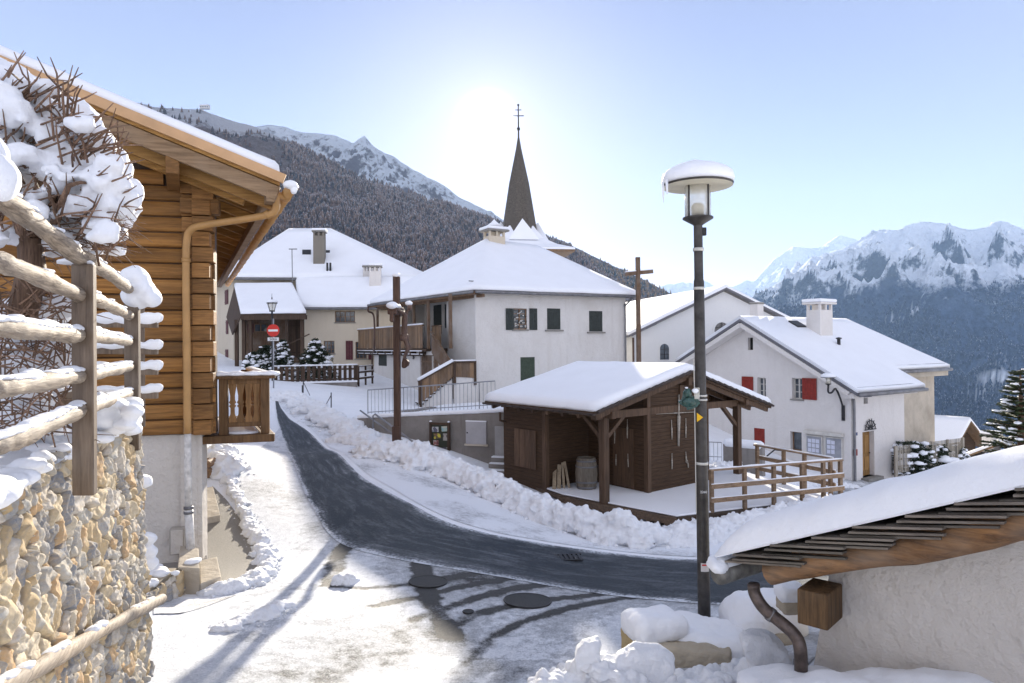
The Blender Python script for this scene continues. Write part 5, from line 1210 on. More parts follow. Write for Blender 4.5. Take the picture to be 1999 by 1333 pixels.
e0 = fL1.pt(-.7, ze - .05, .8); e1 = fL1.pt(wl_ + .8, ze - .12, .8); r0 = P(564, 455, 57.5); r1 = P(645, 455, 57.5); r1.z = r0.z
b0 = e0 + vl * 13; b1 = e1 + lv * 12
faces = [[e0, e1, r1, r0], [e0, r0, b0], [e1, b1, r1], [r0, r1, b1, b0]]
roof(H3, faces, .12, SLATE); snow_cap(H3, [[p + Vector((0, 0, .12)) for p in f] for f in faces], .28, amp=.08, scale=1.5)
a0 = fL2.pt(u2a - .35, z2 + .02, .5); a1 = fL2.pt(u2b, z2 + .02, .5); c1 = P(820, 549, 51.9); c0_ = P(577, 546, 51.9); c1.z = c0_.z
c0_.z -= .1; c1.z -= .1
faces = [[a0, a1, c1, c0_]]; roof(H3, faces, .10, SLATE, 'lean_to_roof'); snow_cap(H3, [[p + Vector((0, 0, .1)) for p in f] for f in faces], .25, amp=.05)
g = MB(); g.tube([a0 + Vector((0, -.1, 0)), a1 + Vector((0, -.1, 0))], .07, 6); g.tube([e0 + Vector((0, -.1, 0)), e1 + Vector((0, -.1, 0))], .08, 6); g.build('gutter', METAL, H3)
# porch
p0 = P(470, 614, 46.5); p1 = P(598, 615, 46.5); p2 = P(571, 560, 51.0); p3 = P(457, 560, 51.0); p0.z = p1.z; p3.z = p2.z
faces = [[p0, p1, p2, p3]]; roof(H3, faces, .12, W_DARK, 'porch_roof'); snow_cap(H3, [[p + Vector((0, 0, .12)) for p in f] for f in faces], .27, amp=.05)
mb = MB(); mb.prism([p3, p0, p0 + Vector((-.55, 0, -1.1)), p0 + Vector((-.8, .5, -1.3)), p3 + Vector((-.6, 0, -2.2))], Vector((.08, 0, 0))); mb.build('porch_gable', W_DARK, H3)
mb = MB(); mb.beam(p0 + Vector((0, .1, -.14)), p1 + Vector((0, .1, -.14)), .2, .3)
for px in (462, 476, 489, 560, 590): x = P(px, 640, 47.0); mb.box((x.x, x.y, (p0.z - .25 + gzl) / 2), (.22, .2, p0.z - .25 - gzl))
mb.build('porch_frame', W_DARK, H3)
fPo = Face(P(500, 650, 50.6), lu, (0, -1)); mb = MB(); r_ = fPo.rect(478, 615, 602, 700); fPo.slab(mb, r_[0], r_[1], gzl, r_[3] - .1, 0, .05); mb.build('porch_back', W_BRN, H3)
window(H3, fPo, fPo.rect(497, 632, 522, 648), FR_WOOD, (2, 1), -.1); shutter(H3, fPo, fPo.rect(484, 632, 496, 649), SH_MAROON, .06); shutter(H3, fPo, fPo.rect(562, 624, 590, 700), W_DARK, .06, name='door')
mb = MB(); ra, rb = P(563, 672, 46.6), P(604, 652, 46.6); mb.beam(ra, rb, .06, .08); mb.beam(P(486, 700, 46.8), P(600, 700, 46.8), .06, .1); mb.build('stair_rail', W_DARK, H3)
c = P(624, 505, 53.6); cs = thing; ch = chimney(H3, (c.x, c.y), .85, .85, Z(624, 512, 53.6) - .5, Z(624, 451, 53.6), .12, m_plaster('chimney_stone', (.22, .20, .17), .5, (.13, .12, .1), .6, 12), SILL, True, True, capo=.1)
c = P(733, 560, 51.2); chimney(H3, (c.x, c.y), .85, .7, c.z - .4, Z(733, 519, 51.2), .12, PL_WHITE2, SILL, capo=.08); c = P(717, 545, 52.4); chimney(H3, (c.x, c.y), .6, .6, c.z - .6, Z(717, 519, 52.4), .12, PL_WHITE2, SILL, capo=.06)
# roof furniture of the large house
def onroof(px, py, A_, B_, C_):
    n_ = (B_ - A_).cross(C_ - A_); r = ray(px, py); return r * (A_.dot(n_) / r.dot(n_))
up = Vector((0, 0, .40)); RA, RB, RC = e0 + up, e1 + up, r0 + up
for (x0, y0, x1, y1, nm) in ((590, 490, 607, 498, 'skylight'), (634, 491, 644, 495, 'skylight')):
    mb = MB(); a = onroof(x0, y1, RA, RB, RC); b = onroof(x1, y1, RA, RB, RC); c = onroof((x0 + x1) / 2, y0, RA, RB, RC); mb.hexa(a, b - a, (c - (a + b) / 2), Vector((0, 0, .12))); mb.build(nm, IRON, H3)
for px in (639, 645): mb = MB(); a = onroof(px, 528, RA, RB, RC); mb.tube([a - up, a + Vector((0, 0, .6))], .09, 6); mb.build('vent_pipe', IRON, H3)
mb = MB(); a = P(571, 552, 50.9); mb.tube([a, P(570, 487, 50.9)], .035, 5); mb.tube([P(564, 486, 50.9), P(580, 486, 50.9)], .04, 5); mb.build('aerial', METAL, H3)
for (x0, y0, x1, y1) in ((440, 566, 446, 594), (442, 625, 446, 652), (441, 682, 446, 704)):
    r_ = fLs.rect(x0, y0, x1, y1); shutter(H3, fLs, r_, SH_MAROON, .02)
# sliver of the apartment block with balconies between chalet and cream house
ap0_ = P(436, 620, 70.0); fA = Face(ap0_, lu, (0, -1)); H4 = thing('balcony_block', 'cream apartment building with stacked dark balconies, glimpsed beside the chalet corner', 'apartment building', (ap0_.x, ap0_.y, -3))
mb = MB(); wall(mb, fA, -9, .6, -4, Z(430, 545, 70)); mb.hexa(fA.pt(.6, -4), lv * 8, lu * .02, Vector((0, 0, Z(430, 545, 70) + 4))); mb.build('wall', PL_CREAM, H4)
mb = MB(); mb.hexa(fA.pt(-10, Z(430, 545, 70), 1), lu * 11.2, lv * 9, Vector((0, 0, .3))); rf_ = mb.build('roof', SLATE, H4); mb = MB(); mb.hexa(fA.pt(-10, Z(430, 545, 70) + .302, 1), lu * 11.2, lv * 9, Vector((0, 0, .3))); mb.build('snow', SNOW, rf_)
for y in (562, 604, 656):
    zb0 = fA.at(430, y)[1]; mb = MB(); fA.slab(mb, -6, .3, zb0 - .15, zb0, 0, 1.3); bl_ = mb.build('balcony', PL_CREAM, H4); mb = MB()
    for k in range(5): fA.slab(mb, -6, .3, zb0 + .08 + .2 * k, zb0 + .2 + .2 * k, 1.25, 1.3)
    mb.build('balcony_rail', W_DARK, bl_); mb = MB(); fA.slab(mb, -.9, -.3, zb0 + .05, zb0 + 2.0, .01, .05); mb.build('window', GLASS, H4)

# ---------------------------------------------------------------- garden fence, shrubs, sign
def picket(label, a, b, h, step, mat, name='picket_fence', wpk=.09, base=None, snow=True, gap_rails=(.25, .8), posts=4):
    T = thing(name, label, 'fence', tuple(a)); d = b - a; n = int(d.length / step); dn = d.normalized(); mb = MB(); sd = dn.cross(Vector((0, 0, 1)))
    for i in range(n): p = a + d * ((i + .5) / n) + sd * .04; mb.hexa(p - dn * wpk / 2 + Vector((0, 0, .06)), dn * wpk, sd * .025, Vector((0, 0, h - .06)))
    mb.build('pickets', mat, T)['kind'] = 'stuff'
    for k in gap_rails: mb = MB(); mb.beam(a + Vector((0, 0, h * k)), b + Vector((0, 0, h * k)), .05, .09); mb.build('rail', mat, T)
    for i in range(posts): p = a.lerp(b, i / (posts - 1)); mb = MB(); mb.box((p.x, p.y, p.z + h * .45), (.12, .12, h * 1.1)); mb.build('post', mat, T)
    if snow: mb = MB(); mb.tube([a.lerp(b, i / 20) + Vector((0, 0, h + .04)) for i in range(21)], [random.uniform(.03, .07) for _ in range(21)], 6); mb.build('snow', SNOW, T, True)
    return T
fa = P(533, 752, 36.5); fb_ = P(698, 748, 38.5); fb_.z = (fa.z + fb_.z) / 2; fa.z = fb_.z
picket('long dark wooden garden fence on a snowy kerb before the cream house', fa, fb_, 1.0, .28, W_DARK, wpk=.17)
mb = MB(); mb.beam(fa + Vector((-1, -.2, -.1)), fb_ + Vector((0, -.2, -.1)), .35, .34); gk = mb.build('fence_kerb', CONC); tagp(gk, 'low stone kerb topped with snow below the dark garden fence', 'kerb'); mb = MB(); mb.beam(fa + Vector((-1, -.2, .12)), fb_ + Vector((0, -.2, .12)), .4, .09); mb.build('snow', SNOW, gk)
fc0 = P(700, 750, 38.6); fc1 = P(727, 752, 40.5); fc0.z = fc1.z = fb_.z
railing('short dark post-and-rail fence between garden fence and white house', [fc0, fc0.lerp(fc1, .5), fc1], .95, (.25, .6, .92), 'rail_fence', W_DARK)
LEAF = m_plain('dark_evergreen', (.020, .032, .014), .7, 0, .5, 9, 0)
def shrub(label, c, rx, ry, h, nleaf, nsnow, conical=.5, name='snowy_shrub', seed=1, group=None, snows=.1):
    rs = random.Random(seed); T = thing(name, label, 'shrub', tuple(c), group); mb = MB(); c = Vector(c); sn = MB(); st = MB()
    for i in range(9):
        a = rs.uniform(0, 6.28); e = c + Vector((rx * .6 * math.cos(a), ry * .6 * math.sin(a), h * rs.uniform(.5, .95))); st.tube([c, c.lerp(e, .5) + Vector((0, 0, h * .12)), e], [.04, .025, .008], 5)
    st.build('stem', W_DARK, T)
    for i in range(nleaf):
        t = rs.random() ** .8; a = rs.uniform(0, 6.28); rad = (1 - t) ** conical * (rs.random() ** .35) * (1 + .25 * math.sin(a * 3 + seed) + .2 * math.sin(a * 5 + t * 9)); p = c + Vector((rx * rad * math.cos(a), ry * rad * math.sin(a), h * t))
        for _ in range(3):
            d = Vector((rs.gauss(0, 1), rs.gauss(0, 1), rs.gauss(0, .5))).normalized() * .16; s_ = d.orthogonal().normalized() * .05; q = p + d * .3
            mb.add([q - s_, q + d, q + s_], [(0, 1, 2)])
    mb.build('foliage', LEAF, T)
    for i in range(nsnow):
        t = rs.random() ** .9 * .97; a = rs.uniform(0, 6.28); rad = (1 - t) ** conical * rs.uniform(.75, 1.0) * (1 + .25 * math.sin(a * 3 + seed) + .2 * math.sin(a * 5 + t * 9)); r = snows * rs.uniform(.5, 1.5)
        p = c + Vector((rx * rad * math.cos(a), ry * rad * math.sin(a), h * t + .04)); sn.blob(p, (r * rs.uniform(.9, 1.6), r * 1.1, r * .55), 1, .5, 2, seed=i)
    sn.build('snow', SNOW, T, True); return T
g0 = fb_.z + .1
for k, (px, rx, h, nl, ns, lab, cn) in enumerate(((497, .75, 1.6, 900, 150, 'rounded evergreen shrub thick with snow, left of the no-entry sign', .45), (522, .95, 2.0, 1100, 150, 'broad snow-laden evergreen shrub behind the no-entry sign', .4),
      (553, .8, 2.3, 1000, 110, 'pointed snowy evergreen shrub just right of the no-entry sign', .8), (616, 1.25, 2.35, 1600, 90, 'dark conical evergreen shrub with snow clumps under the lean-to window', .75))):
    c = P(px, 735, 39.0 + .5 * (k % 2)); shrub(lab, (c.x, c.y, g0), rx, rx * .8, h, nl, ns, cn, seed=k + 3, snows=.13)
# lantern post with no-entry sign
sp_ = P(534, 757, 33.0); SG = thing('street_sign', 'red round no-entry sign with a distance plate on a grey post', 'road sign', tuple(sp_))
sx = P(534, 645, 33.0).x; mb = MB(); zt = Z(534, 622, 33.0); mb.tube([sp_ - Vector((0, 0, .4)), Vector((sx, sp_.y, zt))], .035, 8); mb.build('post', GALV, SG, True)
zc = Z(534, 645, 33.0); mb = MB(); n = 32; ring = [Vector((sx + .30 * math.cos(t), sp_.y - .06, zc + .30 * math.sin(t))) for t in np.linspace(0, 2 * math.pi, n, endpoint=False)]; mb.prism(ring, Vector((0, .03, 0))); dk = mb.build('disc', REDP, SG)
mb = MB(); mb.box((sx, sp_.y - .066, zc), (.46, .006, .10)); mb.build('bar', WHITEP, dk)
zp2 = Z(534, 662, 33.0); mb = MB(); mb.box((sx, sp_.y - .05, zp2), (.54, .02, .17)); pl = mb.build('plate', WHITEP, SG, bevel=.004); text(pl, '50m', .17, (sx, sp_.y - .064, zp2), (R(90), 0, 0), BLACKP, 'plate_lettering', .002, 1.25)
LN = thing('street_lantern', 'old-style street lantern with snow on its hood, above the no-entry sign', 'street lamp', tuple(P(530, 745, 36.0)))
lc = P(531, 606, 36.0); mb = MB(); mb.tube([Vector((lc.x, lc.y, -2.3)), lc], .05, 8); mb.build('post', IRON, LN, True)
mb = MB(); mb.lathe(lc, [(.13, 0), (.23, .36), (.25, .38)], 6); mb.build('lamp_glass', LGLASS, LN); mb = MB()
for k in range(6): a = k * math.pi / 3; mb.tube([lc + Vector((.135 * math.cos(a), .135 * math.sin(a), 0)), lc + Vector((.24 * math.cos(a), .24 * math.sin(a), .37))], .012, 5)
mb.lathe(lc, [(.15, -.06), (.15, 0), (0, 0)], 6); mb.lathe(lc, [(.30, .37), (.28, .42), (.1, .5), (.03, .55), (.03, .68), (.012, .72), (.008, .9)], 6); mb.build('lantern_frame', IRON, LN)
mb = MB(); mb.blob(lc + Vector((0, 0, .46)), (.29, .29, .13), 3, .1, 1.5, flat=.4); mb.build('snow', SNOW, LN, True)
# thin posts on the snow field
for k, (px, y0, y1) in enumerate(((590, 778, 750), (646, 800, 766), (672, 795, 779))): pass
for k, (x, y, ytop, bx_1, lab) in enumerate(((590, 778, 752, None, 'thin bare marker stake in the snow nearest the garden fence'), (646.5, 800, 766, 633, 'thin stake braced to its left near the terrace end'), (592, 776, 741, 605, 'thin stake braced to its right by the fence kerb'))):
    p = G(x, y); D = p.y; T = thing('fence_stake', lab, 'stake', tuple(p), 'thin stakes in the snow field'); tp = P(x, ytop, D); mb = MB(); mb.tube([p - Vector((0, 0, .2)), tp], .025, 6); mb.build('post', IRON, T)
    if bx_1: mb = MB(); e = P(bx_1, y - 4, D); mb.tube([tp - Vector((0, 0, .1)), e], .015, 5); mb.build('brace', IRON, T)
# ---------------------------------------------------------------- right side: low wall, picket with hedge, small chalet
a = P(1412, 905, 27.5); b = P(1488, 905, 26.5); LWf = Face(a, (b - a).xy, (0, -1)); lw = (b - a).length; zt = LWf.at(1450, 870)[1]
mb = MB(); LWf.slab(mb, 0, lw, -5.6, zt, -.3, 0); lwo = mb.build('low_wall', CONC); tagp(lwo, 'short concrete wall under a round snow cushion behind the shed post', 'wall')
mb = MB(); mb.tube([LWf.pt(lw * i / 14, zt + .04, -.13) for i in range(15)], [.12] + [.19] * 13 + [.12], 8); mb.build('snow', SNOW, lwo, True)
a = P(1378, 893, 27.7); b = P(1409, 900, 27.5); a.z = b.z = P(1400, 897, 27.6).z
steel_rail('short grey steel railing between lamp post and low concrete wall', a, b, Z(1400, 863, 27.6) - a.z, .13)
hp = P(1505, 880, 29); HR = thing('stair_handrail', 'small bent black handrail before the lower red shutter', 'handrail', tuple(hp)); mb = MB(); mb.tube([P(1490, 896, 28.5), P(1512, 878, 28.5), P(1530, 880, 28.5), P(1530, 896, 28.5)], .03, 6); mb.build('rail', IRON, HR, True)
a = P(1749, 926, 31.5); b = P(1880, 920, 37.0); b.z = a.z - .4
picket('pale picket fence with snowy hedge beyond the leaning mirror', a, b, 1.3, .17, m_wood('grey_pickets', (.25, .22, .18), (.42, .38, .31), 0, 'Z'), wpk=.055, snow=False, posts=5)
for k, (px, py, D, rx, lab) in enumerate(((1775, 880, 33, 1.0, 'snowy hedge clump spilling over the pale pickets, nearest the mirror'), (1808, 880, 35, 1.1, 'middle snowy hedge clump behind the pale pickets'), (1845, 884, 37, 1.1, 'last snowy hedge clump by the small brown chalet'))):
    c = P(px, 925, D); shrub(lab, (c.x, c.y - .1, c.z), rx, .55, 1.5, 1100, 70, .15, 'hedge', 20 + k, 'hedge clumps behind the pale pickets', snows=.2)
sc0 = P(1836, 900, 52); SCH = thing('small_chalet', 'small dark wooden chalet with snowy roof and lit window at the right', 'chalet', (sc0.x, sc0.y, -12))
gA0 = P(1879, 822, 50.0); gL0 = P(1838, 890, 51); gR0 = P(1915, 868, 52.0)
fX = Face(gA0, (gR0 - gL0).xy, (0, -1)); _, zxA = fX.at(1879, 826); uxl, zxl = fX.at(1842, 893); uxr, zxr = fX.at(1910, 866)
s1_ = (zxA - zxl) / -uxl; s2_ = (zxA - zxr) / uxr
mb = MB(); wall(mb, fX, uxl * .95, uxr * .8, -13, zxA, [], .2, [(s1_, -1, zxA - .1), (-s2_, -1, zxA - .1)]); mb.hexa(fX.pt(uxr * .8, -13), fX.n * -8, fX.u * -.02, Vector((0, 0, zxr + .2 + 13))); mb.build('wall', m_boards('chalet_logs', (.03, .019, .012), (.085, .052, .032), .25), SCH)
bkx = -fX.n * 12 + fX.u * -5.0; L0 = fX.pt(uxl - .6, zxl - .6 * s1_ + .1, .7); A0 = fX.pt(0, zxA + .1, .7); R0 = fX.pt(uxr + .3, zxr - .3 * s2_ + .1, .7)
faces = [[L0, A0, A0 + bkx, L0 + bkx], [A0, R0, R0 + bkx, A0 + bkx]]; roof(SCH, faces, .16, W_GREY); snow_cap(SCH, [[p + Vector((0, 0, .16)) for p in f] for f in faces], .25, amp=.05)
r_ = fX.rect(1862, 878, 1873, 893); m_lit, n_l, b_l = newmat('lit_window'); b_l.inputs['Base Color'].default_value = (.5, .36, .2, 1); b_l.inputs['Emission Color'].default_value = (1, .7, .35, 1); b_l.inputs['Emission Strength'].default_value = .25
mb = MB(); fX.slab(mb, *r_, .01, .04); wn = mb.build('window', FR_WOOD, SCH)
mb = MB()
for i in range(2):
    for j in range(2): fX.slab(mb, r_[0] + (r_[1] - r_[0]) * (.06 + .47 * i), r_[0] + (r_[1] - r_[0]) * (.47 + .47 * i), r_[2] + (r_[3] - r_[2]) * (.06 + .47 * j), r_[2] + (r_[3] - r_[2]) * (.47 + .47 * j), .042, .05)
mb.build('pane', m_lit, wn)
# neighbouring snowy roof and chimney further right
n0 = P(1885, 893, 42); N1 = P(2060, 830, 38); CH2 = thing('lower_roof_house', 'snow-covered roof with pale square chimney seen just above the near roof', 'house', (n0.x, n0.y, -9)); bk2 = Vector((2.5, 7, -2.4))
faces = [[n0, N1, N1 + bk2 + Vector((0, 0, .4)), n0 + bk2]]; roof(CH2, faces, .12, W_GREY); snow_cap(CH2, [[p + Vector((0, 0, .12)) for p in f] for f in faces], .2, amp=.05)
mb = MB(); mb.hexa(Vector((n0.x + .6, n0.y + .4, -12)), N1 - n0, bk2 * .8, Vector((0, 0, 12 + n0.z - .3))); mb.build('wall', PL_BEIGE, CH2)
c = P(1935, 870, 42.0); chimney(CH2, (c.x, c.y), .7, .7, -6.8, Z(1935, 846, 42), .4, PL_WHITE2, SILL, True, False, capo=.08)
# ================================================================ CHALET (left)
cO = Vector((-4.55, 10.5, 0)); cg = Vector((.966, .258, 0)).normalized(); fCh = Face(cO, cg, (0, -1)); sdir = Vector((-.434, .901, 0)).normalized()
zLog = Z(400, 846, 10.45); zGr = -3.75
CHL = thing('log_chalet', 'golden brown log chalet with snowy overhanging roof, tan gutter and white basement wall', 'chalet', (cO.x, cO.y, -3.5))
LOGW = m_wood('honey_logs', (.15, .062, .012), (.40, .19, .048), fCh.ang, 'U', .8, weather=.25, grey=(.16, .10, .05))
LOGE = m_wood('log_ends', (.12, .055, .016), (.34, .17, .055), fCh.ang, 'U', 1.5)
SOFF = m_wood('soffit_pine', (.21, .10, .024), (.47, .26, .08), fCh.ang, 'U', .7)
BALW = m_wood('balcony_wood', (.080, .042, .017), (.21, .115, .050), fCh.ang, 'Z', 1)
TANM = m_plain('tan_painted_metal', (.42, .235, .085), .45, 0, .1, 4, .15, 30)
FASC = m_plain('tan_fascia', (.54, .33, .17), .55, 0, .1, 3)
eE = Vector((-3.25, 9.6, 0)); mS = .385; zEv2 = 2.33
def cr(t, s, up=0): # t metres up the slope from the eave (horizontal), s metres along the eave
    p = eE - cg * t + sdir * s; return Vector((p.x, p.y, zEv2 + (mS * t if t <= 6.2 else mS * (12.4 - t)) + up))
hL = .236; nrow = 19
def roofz(u): # underside of the roof at wall plane coordinate u
    return zEv2 + mS * (1.02 - u) - .30
mb = MB()
for i in range(nrow):
    z0 = zLog + i * hL; z1 = z0 + hL - .012; u1 = -.30
    if roofz(u1) < z1: u1 = min(u1, (zEv2 + mS * 1.02 - .30 - z1) / mS)
    if u1 < -7.5: break
    off = random.uniform(-.006, .006); cuts = sorted([random.uniform(-6, -1.0)] if i % 3 == 1 else []); segs = [-8.0] + cuts + [u1]
    for a, b_ in zip(segs[:-1], segs[1:]):
        h = (z1 - z0); vs = []
        prof = [(0.0, .0), (.035, .012), (.055, .05), (.06, h * .5), (.055, h - .05), (.035, h - .012), (0.0, h)]
        for uu in (a + .002, b_ - .002):
            for d_, zz in prof: vs.append(fCh.pt(uu, z0 + zz, d_ + off))
        n = len(prof); fs = [(k, k + 1, n + k + 1, n + k) for k in range(n - 1)] + [tuple(range(n)), tuple(range(2 * n - 1, n - 1, -1))]
        mb.add(vs, fs)
mb.build('log_wall', LOGW, CHL)
mb = MB(); fCh.slab(mb, -8, -.02, zLog, roofz(0) + 0.0, -.25, -.005); mb.prism([fCh.pt(-8, roofz(0), -.02), fCh.pt(0, roofz(0), -.02), fCh.pt(-6.2, roofz(-6.2), -.02), fCh.pt(-8, roofz(-6.2), -.02)], fCh.n * -.2); mb.build('inner_wall', W_DARK, CHL)
# interlocking corner: two columns of ends
mb = MB()
for i in range(nrow - 2):
    z0 = zLog + i * hL; top = z0 + hL - .01
    if top < roofz(-.3) + .05: fCh.slab(mb, -.46, -.30, z0 + .0, min(top, roofz(-.4)), -.05, .10 + random.uniform(-.012, .012))
    e = .0 if i % 2 else -.045
    if top < roofz(.0) + .10: fCh.slab(mb, -.295, e + random.uniform(-.008, .008), z0 + .003, top - .003, -.05, .24 + random.uniform(-.02, .02))
mb.build('corner_joint', LOGE, CHL, bevel=.012)
for t_, ln in ((roofz(-.4) + .0, .75), (roofz(-.2) - .22, .42)):
    mb = MB(); fCh.slab(mb, -.46, -.46 + ln + .12, t_ - .25, t_ - .02, .0, .22); mb.build('corbel', LOGE, CHL, bevel=.012)
# side wall
fSd = Face(cO, sdir, (1, 0)); mb = MB()
for i in range(15): z0 = zLog + i * hL; fSd.slab(mb, -.0, 12, z0, z0 + hL - .012, -.3, -.01)
mb.build('side_wall', LOGE, CHL)
# basement
mb = MB(); fCh.slab(mb, -8, -.22, zGr, zLog - .01, -.5, -.06); fSd.slab(mb, .1, 12, zGr, zLog - .01, -.5, -.28); mb.build('basement_wall', PL_NEAR, CHL)
mb = MB(); fCh.slab(mb, -8, -.2, zGr, -3.25, -.3, -.045); mb.build('plinth', CONC, CHL)
# roof
faces = [[cr(0, 0), cr(0, 15), cr(6.2, 15), cr(6.2, 0)], [cr(6.2, 0), cr(6.2, 15), cr(12.4, 15), cr(12.4, 0)]]
mb = MB(); n = 52
for i in range(n):   # soffit boards running down the slope direction
    s0 = 15 * i / n; s1 = 15 * (i + .985) / n; mb.hexa(cr(0, s0, -.05), cr(6.2, s0, -.05) - cr(0, s0, -.05), sdir * (s1 - s0), Vector((0, 0, .05)))
mb.build('soffit', SOFF, CHL)
mb = MB()
for s_ in np.arange(1.0, 15, .82): mb.beam(cr(.1, s_, -.115), cr(6.1, s_, -.115), .10, .13)
mb.build('rafter', SOFF, CHL)
roof(CHL, [[p + Vector((0, 0, .003)) for p in f] for f in faces], .06, SLATE)
mb = MB()
a = cr(-.06, -.04, .07); b = cr(6.2, -.04, .07); mb.beam(a + Vector((0, 0, -.01)), b + Vector((0, 0, -.01)), .05, .13, mi=0); mb.beam(cr(6.2, -.04, .06), cr(12.4, -.04, .06), .05, .13)
mb.build('fascia', FASC, CHL)
BARG = m_wood('weathered_barge', (.17, .10, .05), (.42, .28, .16), fCh.ang, 'U', .8, weather=.5, grey=(.28, .20, .13))
mb = MB(); mb.beam(cr(.02, .06, -.165), cr(6.2, .06, -.165), .09, .20); mb.beam(cr(6.2, .06, -.165), cr(12.4, .06, -.165), .09, .20); mb.build('barge_board', BARG, CHL, bevel=.008)
mb = MB(); mb.beam(cr(.05, .35, -.28), cr(6.2, .35, -.28), .12, .16); mb.beam(cr(.4, .75, -.28), cr(6.2, .75, -.28), .12, .16); mb.build('gable_rafter', SOFF, CHL, bevel=.008)
mb = MB(); mb.beam(cr(.12, 0.02, -.24), cr(.12, 15, -.24), .12, .16); mb.build('eave_purlin', BARG, CHL, bevel=.008)
mb = MB(); p = cr(1.3, 0, -.42); mb.beam(cr(1.38, .03, -.36), cr(1.38, 3, -.36), .17, .24); mb.build('wall_purlin', LOGE, CHL, bevel=.01)
snow_cap(CHL, [[p + Vector((0, 0, .13)) for p in f] for f in faces], .17, amp=.035, scale=.7, cuts=5)
# gutter
mb = MB(); r_ = .075; ga = cr(-.13, -.08, -.06); gb = cr(-.13, 15, -.12); mb.tube([ga, gb], r_, 14); mb.build('gutter', TANM, CHL, True)
mb = MB()
for s_ in np.arange(.5, 15, 1.0): p = ga.lerp(gb, s_ / 15.1); mb.tube([p - sdir * .02, p + sdir * .02], r_ * 1.12, 14)
mb.build('gutter_bracket', TANM, CHL, True)
mb = MB(); mb.blob(ga + Vector((0, .03, .06)), (.10, .14, .07), 3, .2); mb.blob(ga + Vector((.05, .0, .0)), (.05, .05, .07), 2, .2); mb.tube([ga.lerp(gb, i / 30) + Vector((0, 0, .06)) for i in range(31)], [random.uniform(.03, .055) for _ in range(31)], 8); mb.build('snow', SNOW, CHL, True)
# downpipe : tan, then pale below the logs
ip = lambda px, py, D: P(px, py, D)
pt = [ga + sdir * .35 + Vector((0, 0, -.05)), P(541, 382, 9.75), P(538, 408, 9.8), P(520, 420, 9.82), P(440, 433, 9.95), P(395, 440, 10.0), P(372, 449, 10.02), P(364, 475, 10.05), P(363, 560, 10.06), P(365, 700, 10.06), P(366, 846, 10.06)]
pipe(CHL, pt, .052, TANM, seg=14); mb = MB(); p = P(363, 508, 10.06); mb.tube([p - Vector((0, 0, .03)), p + Vector((0, 0, .03))], .062, 14); p = P(523, 419, 9.82); mb.tube([P(527, 416, 9.82), P(519, 421, 9.82)], .062, 14); mb.build('pipe_collar', TANM, CHL, True)
PIPEW = m_plain('worn_pale_pipe', (.62, .60, .57), .5, 0, .2, 12); pb = [P(366, 847, 10.06), P(368, 1000, 10.06)]
mb = MB(); mb.tube(pb, .050, 14); mb.tube([P(368, 995, 10.06), P(374, 1103, 10.02)], .060, 14); mb.build('lower_downpipe', PIPEW, CHL, True)
mb = MB()
for y in (991, 1000): p = P(368, y, 10.06); mb.tube([p - Vector((0, 0, .018)), p + Vector((0, 0, .018))], .068, 14)
mb.build('pipe_clamp', METAL, CHL, True)
r_ = fCh.rect(334, 1028, 363, 1079, 0); mb = MB(); fCh.slab(mb, r_[0], r_[1], r_[2], r_[3], -.04, .12); mx = mb.build('meter_cabinet', m_plain('grey_cabinet', (.36, .33, .29), .5, 0, .1), None, bevel=.01); tagp(mx, 'small beige metal meter cabinet on the chalet basement wall beside the pale pipe', 'cabinet')
mb = MB(); fCh.slab(mb, r_[0] + .02, r_[1] - .02, r_[2] + .02, r_[3] - .02, .122, .132); mb.build('door', PL_NEAR, mx)
# balcony
bD = 10.75; fb = Face(P(430, 800, bD), cg, (0, -1)); BL = 3.2
ub0 = fb.at(428, 760)[0]; ub1 = fb.at(531, 760)[0]; zt = fb.at(480, 733)[1]; zbm = fb.at(480, 847)[1]; zbb = fb.at(480, 862)[1]; ul = fb.at(383, 850)[0]
mb = MB(); fb.slab(mb, ul, ub1 + .04, zbb, zbm, -.02, .14); mb.hexa(fb.pt(ub1 - .10, zbb, -.025), fb.u * .13, sdir * BL, Vector((0, 0, zbm - zbb))); mb.build('balcony_beam', BALW, CHL, bevel=.01)
mb = MB(); mb.hexa(fb.pt(ul, zbm - .05, -.03), fb.u * (ub1 - ul - .13), sdir * BL, Vector((0, 0, .048))); mb.build('balcony_floor', BALW, CHL)
fb.slab(mb := MB(), ub0, ub0 + .13, zbm, zt - .03, -.06, .06); mb.build('balcony_post', BALW, CHL, bevel=.006)
mb = MB(); fb.slab(mb, ub1 - .17, ub1 - .04, zbm, zt - .03, -.06, .06)
mb.build('balcony_post', BALW, CHL, bevel=.006); q = fb.pt(ub1 - .17, 0, 0) + sdir * BL; mb = MB(); mb.box((q.x, q.y, (zbm + zt) / 2), (.12, .12, zt - zbm), fb.ang); mb.build('balcony_post', BALW, CHL, bevel=.006)
mb = MB(); fb.slab(mb, ub0 - .04, ub1 + .05, zt - .05, zt, -.12, .12); mb.hexa(fb.pt(ub1 - .16, zt - .05, -.125), fb.u * .2, sdir * BL, Vector((0, 0, .05)))
fb.slab(mb, ub0 + .13, ub1 - .17, zt - .13, zt - .052, -.03, .03); fb.slab(mb, ub0 + .13, ub1 - .17, zbm + .12, zbm + .19, -.03, .03); mb.build('balcony_rail', BALW, CHL, bevel=.006)
